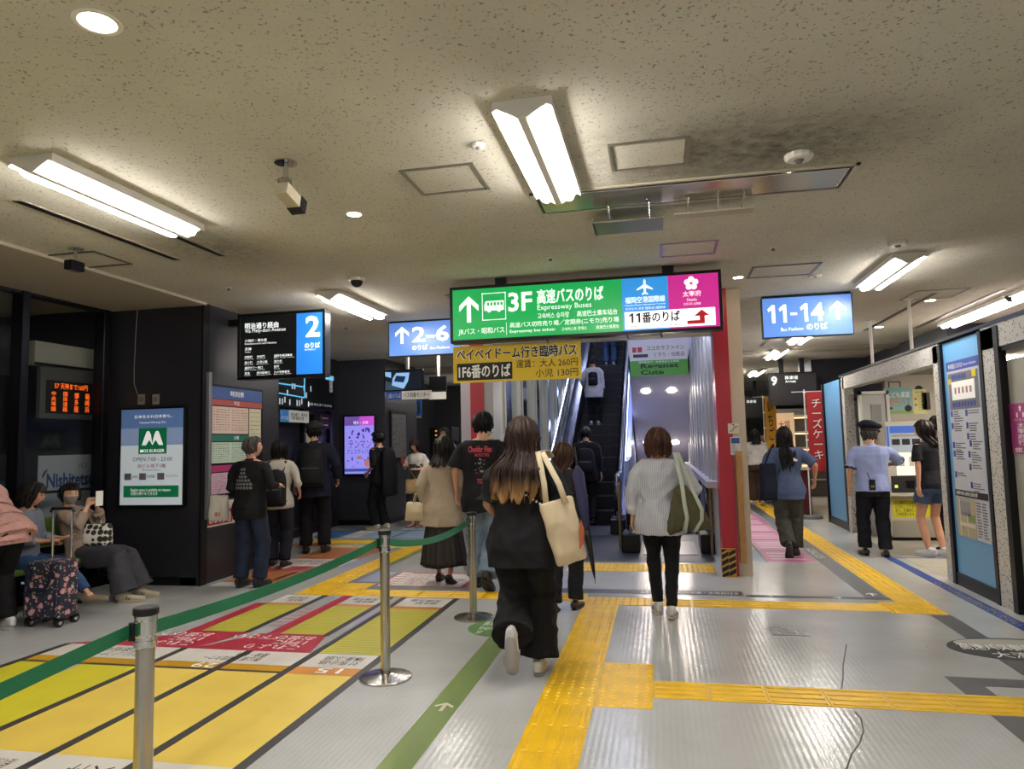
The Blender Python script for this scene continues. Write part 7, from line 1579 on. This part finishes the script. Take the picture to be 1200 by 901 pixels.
w = P.W(P.P+P.d*.06-P.x*.04-P.fw*.16); t = thing('radio', w, 'black radio clipped on the belt at the policeman\'s back', 'radio'); obj('casing', MB().box(w[0]-.035, w[0]+.035, w[1]-.02, w[1]+.02, w[2]-.09, w[2]+.04), M_black, t, bevel=.005); obj('antenna', MB().tube([(w[0]-.02, w[1], w[2]+.04), (w[0]-.05, w[1]-.01, w[2]+.12)], .005, 6), M_black, t); obj('label_patch', MB().box(w[0]-.02, w[0]+.02, w[1]-.023, w[1]-.02, w[2]-.06, w[2]-.03), mat('radio_patch', '6a6f4a', .5), t)
# ---- woman in black tee and denim shorts
b = foot(1097, 652); Y = b[1]
P = Person('woman in a black T-shirt and denim shorts at the ticket machine, facing left', b, hgt(1087, 491, Y), rz=.45, LA=(.02, 0, 0, -.07), RA=(-.04, 0, 0, .08), LH=(-.20, -.02, .84), RH=(.19, .1, .9), look=(.75, 0, 0), q=0)
P.body(legs_bare=True); P.top(BLK2, .75, .014, -.07, .01, .014, 't_shirt', amp=.004, sgrow=.016); P.pants(fabric('3c4a66', .8, vary=.2), (.104, .102, .10, .1, .1, .1), .52, .008, 'denim_shorts', .003); P.hair('medium', '241c19', None, 73, sc=1.0); P.face(); P.shoes(mat('white_shoe', 'c9c9cc', .5), 'c4c0be')
b = (float(onx(1102, 655, 3.75)[0]), 9.9, 0)
pz = ony(1104, 486, 9.9); P = Person('man\'s face looking out beside the post, behind the woman in shorts', (float(pz[0]), 9.9, 0), float(pz[2]), rz=1.0, female=False, q=2); P.body(); P.face(); P.top(fabric('b3afa8', .8), .8, .02, -.1, .03); P.pants(BLK2); P.hair('short', '14110f', None, 75); P.shoes(BLK_F, '101012')
# ---- seated and bending people at the left
bs = (-5.80, 6.28, 0)
P = Person('seated woman in a beige jacket and grey trousers, masked, holding her phone', bs, 1.60, rz=-pi/2+.25, hip=.47, lean=-.30, LA=(.55, 0, 0, -.12, -.1), RA=(.50, 0, 0, .12, .1), kneeL=(-.05, 1, 1.2), kneeR=(.05, 1, 1.2), LH=(.0, .12, 1.0), RH=(.12, .10, 1.0), look=(-.75, -.05, 0), armpole={'L': (-.7, 0, -1), 'R': (.7, 0, -1)}, q=0, skin=SKIN2, curl=.7)
P.body(); P.face(mask='8b8785'); P.top(fabric('9c8a7c', .8), 1.55, .028, -.02, .02, .010, 'jacket', amp=.008, sgrow=.022, collar=1)
g = MB().tube([P.P+P.d*.46+P.fw*.10, P.P+P.d*.25+P.fw*.115, P.P+P.d*.05+P.fw*.12], [(.05, .035), (.085, .04), (.11, .04)], 16, side=P.x); P.fin('black_top', g, BLK2)
P.pants(fabric('43434a', .85, vary=.08), (.105, .11, .105, .11, .115, .12), 1.92, .01, amp=.008); P.hair('short', '17120f', None, 81, sc=1.03); P.shoes(mat('cream_trainer', 'b3a894', .5), 'b0a086', accent='1b1b1d')
w = P.W((.09, .20, 1.05)); r_ = P.rz-.5; t = thing('smartphone', w, 'white phone held up by the seated masked woman', 'phone', None); pp = Plane(w, (cos(r_), sin(r_), 0), (0, 0, 1)); obj('casing', pp.slab((-.038, -.06, .038, .09), .009), M_white, t, bevel=.002)
t.location = t.location
cm = P.W((-.28, .10, .66)); cm = np.array([float(ony(115, 614, 5.92)[0]), 5.92, float(ony(115, 614, 5.92)[2])]); PT = mat('black_white_pattern', '141414', .7); n_, l_, b_ = N(PT); tc = n_.new('ShaderNodeTexCoord'); ck = n_.new('ShaderNodeTexVoronoi'); ck.inputs['Scale'].default_value = 17; ck.inputs['Randomness'].default_value = .25; l_.new(tc.outputs['Object'], ck.inputs['Vector']); cr_ = n_.new('ShaderNodeValToRGB'); cr_.color_ramp.interpolation = 'CONSTANT'; cr_.color_ramp.elements[0].color = (.012, .012, .012, 1); cr_.color_ramp.elements[1].position = .48; cr_.color_ramp.elements[1].color = (.6, .58, .54, 1); l_.new(ck.outputs['Distance'], cr_.inputs[0]); l_.new(cr_.outputs[0], b_.inputs['Base Color'])
bag('handbag', 'small black and white patterned bag on the lap of the seated woman', 'handbag', cm, .2, .26, .20, .12, PT, 1.0, [([cm+np.array([-.06, 0, -.02]), cm+np.array([0, 0, .07]), cm+np.array([.06, 0, -.02])], .006)])
bs = (-5.85, 5.62, 0)
P = Person('seated person in blue jeans with crossed legs, mostly behind the suitcase', bs, 1.60, rz=-pi/2+.3, hip=.50, lean=.05, LA=(.66, .13, -.1, .10, -.2), RA=(.40, 0, 0, .16), kneeL=(.1, 1, 1.2), kneeR=(.05, 1, 1.2), LH=(-.10, .30, .72), RH=(.10, .30, .72), look=(.1, -.3, 0), q=1)
P.body(); P.face(); P.top(fabric('6d7584', .8), 1.5, .02, -.02, .02, .01); P.pants(fabric('34507a', .8, vary=.2), (.10, .098, .075, .065, .058, .052), 1.86, .0, 'jeans'); P.hair('bob', '1a1512', None, 83, sc=.97); P.shoes(mat('taupe_sandal', '8a7c6c', .5), '7a6a58', kind='flat')
b = foot(12, 742); pz = ony(20, 560, b[1])
P = Person('person in a ruffled pink top bending over at the left edge', (b[0]-.10, b[1], 0), 1.64, rz=1.45, hip=.84, lean=.75, LA=(.0, 0, 0, -.14), RA=(.08, 0, 0, .12), LH=(-.22, .62, .62), RH=(.2, .62, .62), armpole={'L': (-1, 0, .3), 'R': (1, 0, .3)}, look=(0, -.8, 0), q=1)
P.body(); PK = fabric('b38a84', .8, vary=.06); g = MB(); P.torso(g, .515, .035, -.10, .08); g.tube([P.P+P.d*.02, P.P-np.array([0, .02, .10])], [(.19, .15), (.20, .165)], 20, side=P.x); [P.armtube(g, S_, f1=1.1, grow=.03, cuff=.02) for S_ in 'LR']; me = remesh(g, P.cv, 2); fold(me, .010, (10, 10, 6), 3., .005); P.shirt = P.fin('ruffled_top', me, PK)
for ti, (c0, drop, r0, r1) in enumerate(((P.P+P.d*.22, .0, .160, .205), (P.P+P.d*.10, .0, .185, .225), (P.P+P.d*.07+np.array([0, .01, .03]), 1., .185, .235))):
    g = MB(); n = 120; dn = (-P.d if not drop else np.array([0, -.15, -1.])); dn = dn/np.linalg.norm(dn); fw_ = P.fw if not drop else np.array([0, 1., -.15])
    for f in (0, .35, .7, 1):
        for k in range(n):
            a = 2*pi*k/n; r = r0+(r1-r0)*f+.008*f*sin(a*24+ti)+.005*f*sin(a*37); p = c0+dn*(f*(.15 if not drop else .21)-.01)+P.x*cos(a)*r+fw_*sin(a)*r*.82; g.v.append(tuple(p))
    g.f = [(i*n+k, i*n+(k+1) % n, (i+1)*n+(k+1) % n, (i+1)*n+k) for i in range(3) for k in range(n)]; o = P.fin('ruffle', g, PK, parent=P.shirt); mo = o.modifiers.new('s', 'SOLIDIFY'); mo.thickness = .004
P.pants(BLK_F, (.105, .10, .085, .08, .075, .07)); P.hair('bob', '17120f', None, 85); P.shoes(mat('white_shoe', 'c9c9cc', .5), 'b4b0ae')
# ---- floral suitcase
FLR = mat('floral_cloth', '20263c', .7); n_, l_, b_ = N(FLR); tc = n_.new('ShaderNodeTexCoord'); last = None
base = n_.new('ShaderNodeRGB'); base.outputs[0].default_value = (*srgb('1d2337'), 1); last = base.outputs[0]
for sc_, th, cols in ((13., .30, ('b8697c', 'd9b0a8')), (22., .25, ('c98f86', 'a84a5c')), (30., .22, ('8aa08a', 'c9b99a'))):
    v = n_.new('ShaderNodeTexVoronoi'); v.inputs['Scale'].default_value = sc_; l_.new(tc.outputs['Object'], v.inputs['Vector']); no = n_.new('ShaderNodeTexNoise'); no.inputs['Scale'].default_value = sc_*5; l_.new(tc.outputs['Object'], no.inputs['Vector'])
    ad = n_.new('ShaderNodeMath'); ad.operation = 'MULTIPLY_ADD'; l_.new(no.outputs['Fac'], ad.inputs[0]); ad.inputs[1].default_value = .45; l_.new(v.outputs['Distance'], ad.inputs[2])
    lt = n_.new('ShaderNodeMath'); lt.operation = 'LESS_THAN'; l_.new(ad.outputs[0], lt.inputs[0]); lt.inputs[1].default_value = th+.22
    cc = n_.new('ShaderNodeMix'); cc.data_type = 'RGBA'; l_.new(no.outputs['Fac'], cc.inputs['Factor']); cc.inputs['A'].default_value = (*srgb(cols[0]), 1); cc.inputs['B'].default_value = (*srgb(cols[1]), 1)
    mx = n_.new('ShaderNodeMix'); mx.data_type = 'RGBA'; l_.new(lt.outputs[0], mx.inputs['Factor']); l_.new(last, mx.inputs['A']); l_.new(cc.outputs['Result'], mx.inputs['B']); last = mx.outputs['Result']
l_.new(last, b_.inputs['Base Color'])
p = onz(52, 736); x, y = float(p[0])-.04, float(p[1])+.12; t = thing('suitcase', (x, y, 0), 'dark blue floral suitcase with its handle pulled out, beside the bending person', 'suitcase', None, .05)
obj('case_body', MB().box(-.165, .165, -.11, .11, .06, .56), FLR, t, world=False, bevel=.03); obj('front_pocket', MB().box(-.15, .15, -.145, -.115, .10, .42), FLR, t, world=False, bevel=.012)
obj('piping', MB().tube([(-.15, -.147, .10), (-.15, -.147, .42), (.15, -.147, .42), (.15, -.147, .10)], .004, 6), NAVY, t, world=False); obj('carry_handle', MB().tube([(-.13, -.125, .54), (-.13, -.15, .40), (-.09, -.16, .33), (.05, -.16, .33), (.09, -.15, .40), (.09, -.125, .54)], (.018, .004), 8, side=(1, 0, 0)), NAVY, t, world=False)
obj('name_plate', MB().box(-.03, .05, -.152, -.145, .455, .48), M_steel, t, world=False)
hz = float(ony(75, 606, y)[2]) if False else .98
for sx in (-.10, .09): obj('telescopic_tube', MB().tube([(sx, .09, .54), (sx, .09, hz)], .010, 10), M_chrome, t, world=False)
obj('pull_grip', MB().tube([(-.12, .09, hz-.01), (-.11, .09, hz+.02), (.10, .09, hz+.02), (.11, .09, hz-.01)], (.018, .014), 10, side=(0, 1, 0)), M_rubber, t, world=False)
for sx in (-.14, .14):
    for sy in (-.09, .09):
        w_ = obj('wheel', MB().tube([(sx-.018, sy, .04), (sx+.018, sy, .04)], .04, 20, side=(0, 1, 0)), M_rubber, t, world=False); obj('hub', MB().tube([(sx-.021, sy, .04), (sx+.021, sy, .04)], .022, 12, side=(0, 1, 0)), M_chrome, w_, world=False)
        obj('wheel_bracket', MB().box(sx-.025, sx+.025, sy-.02, sy+.02, .05, .08), M_black, t, world=False)
settle_texts()
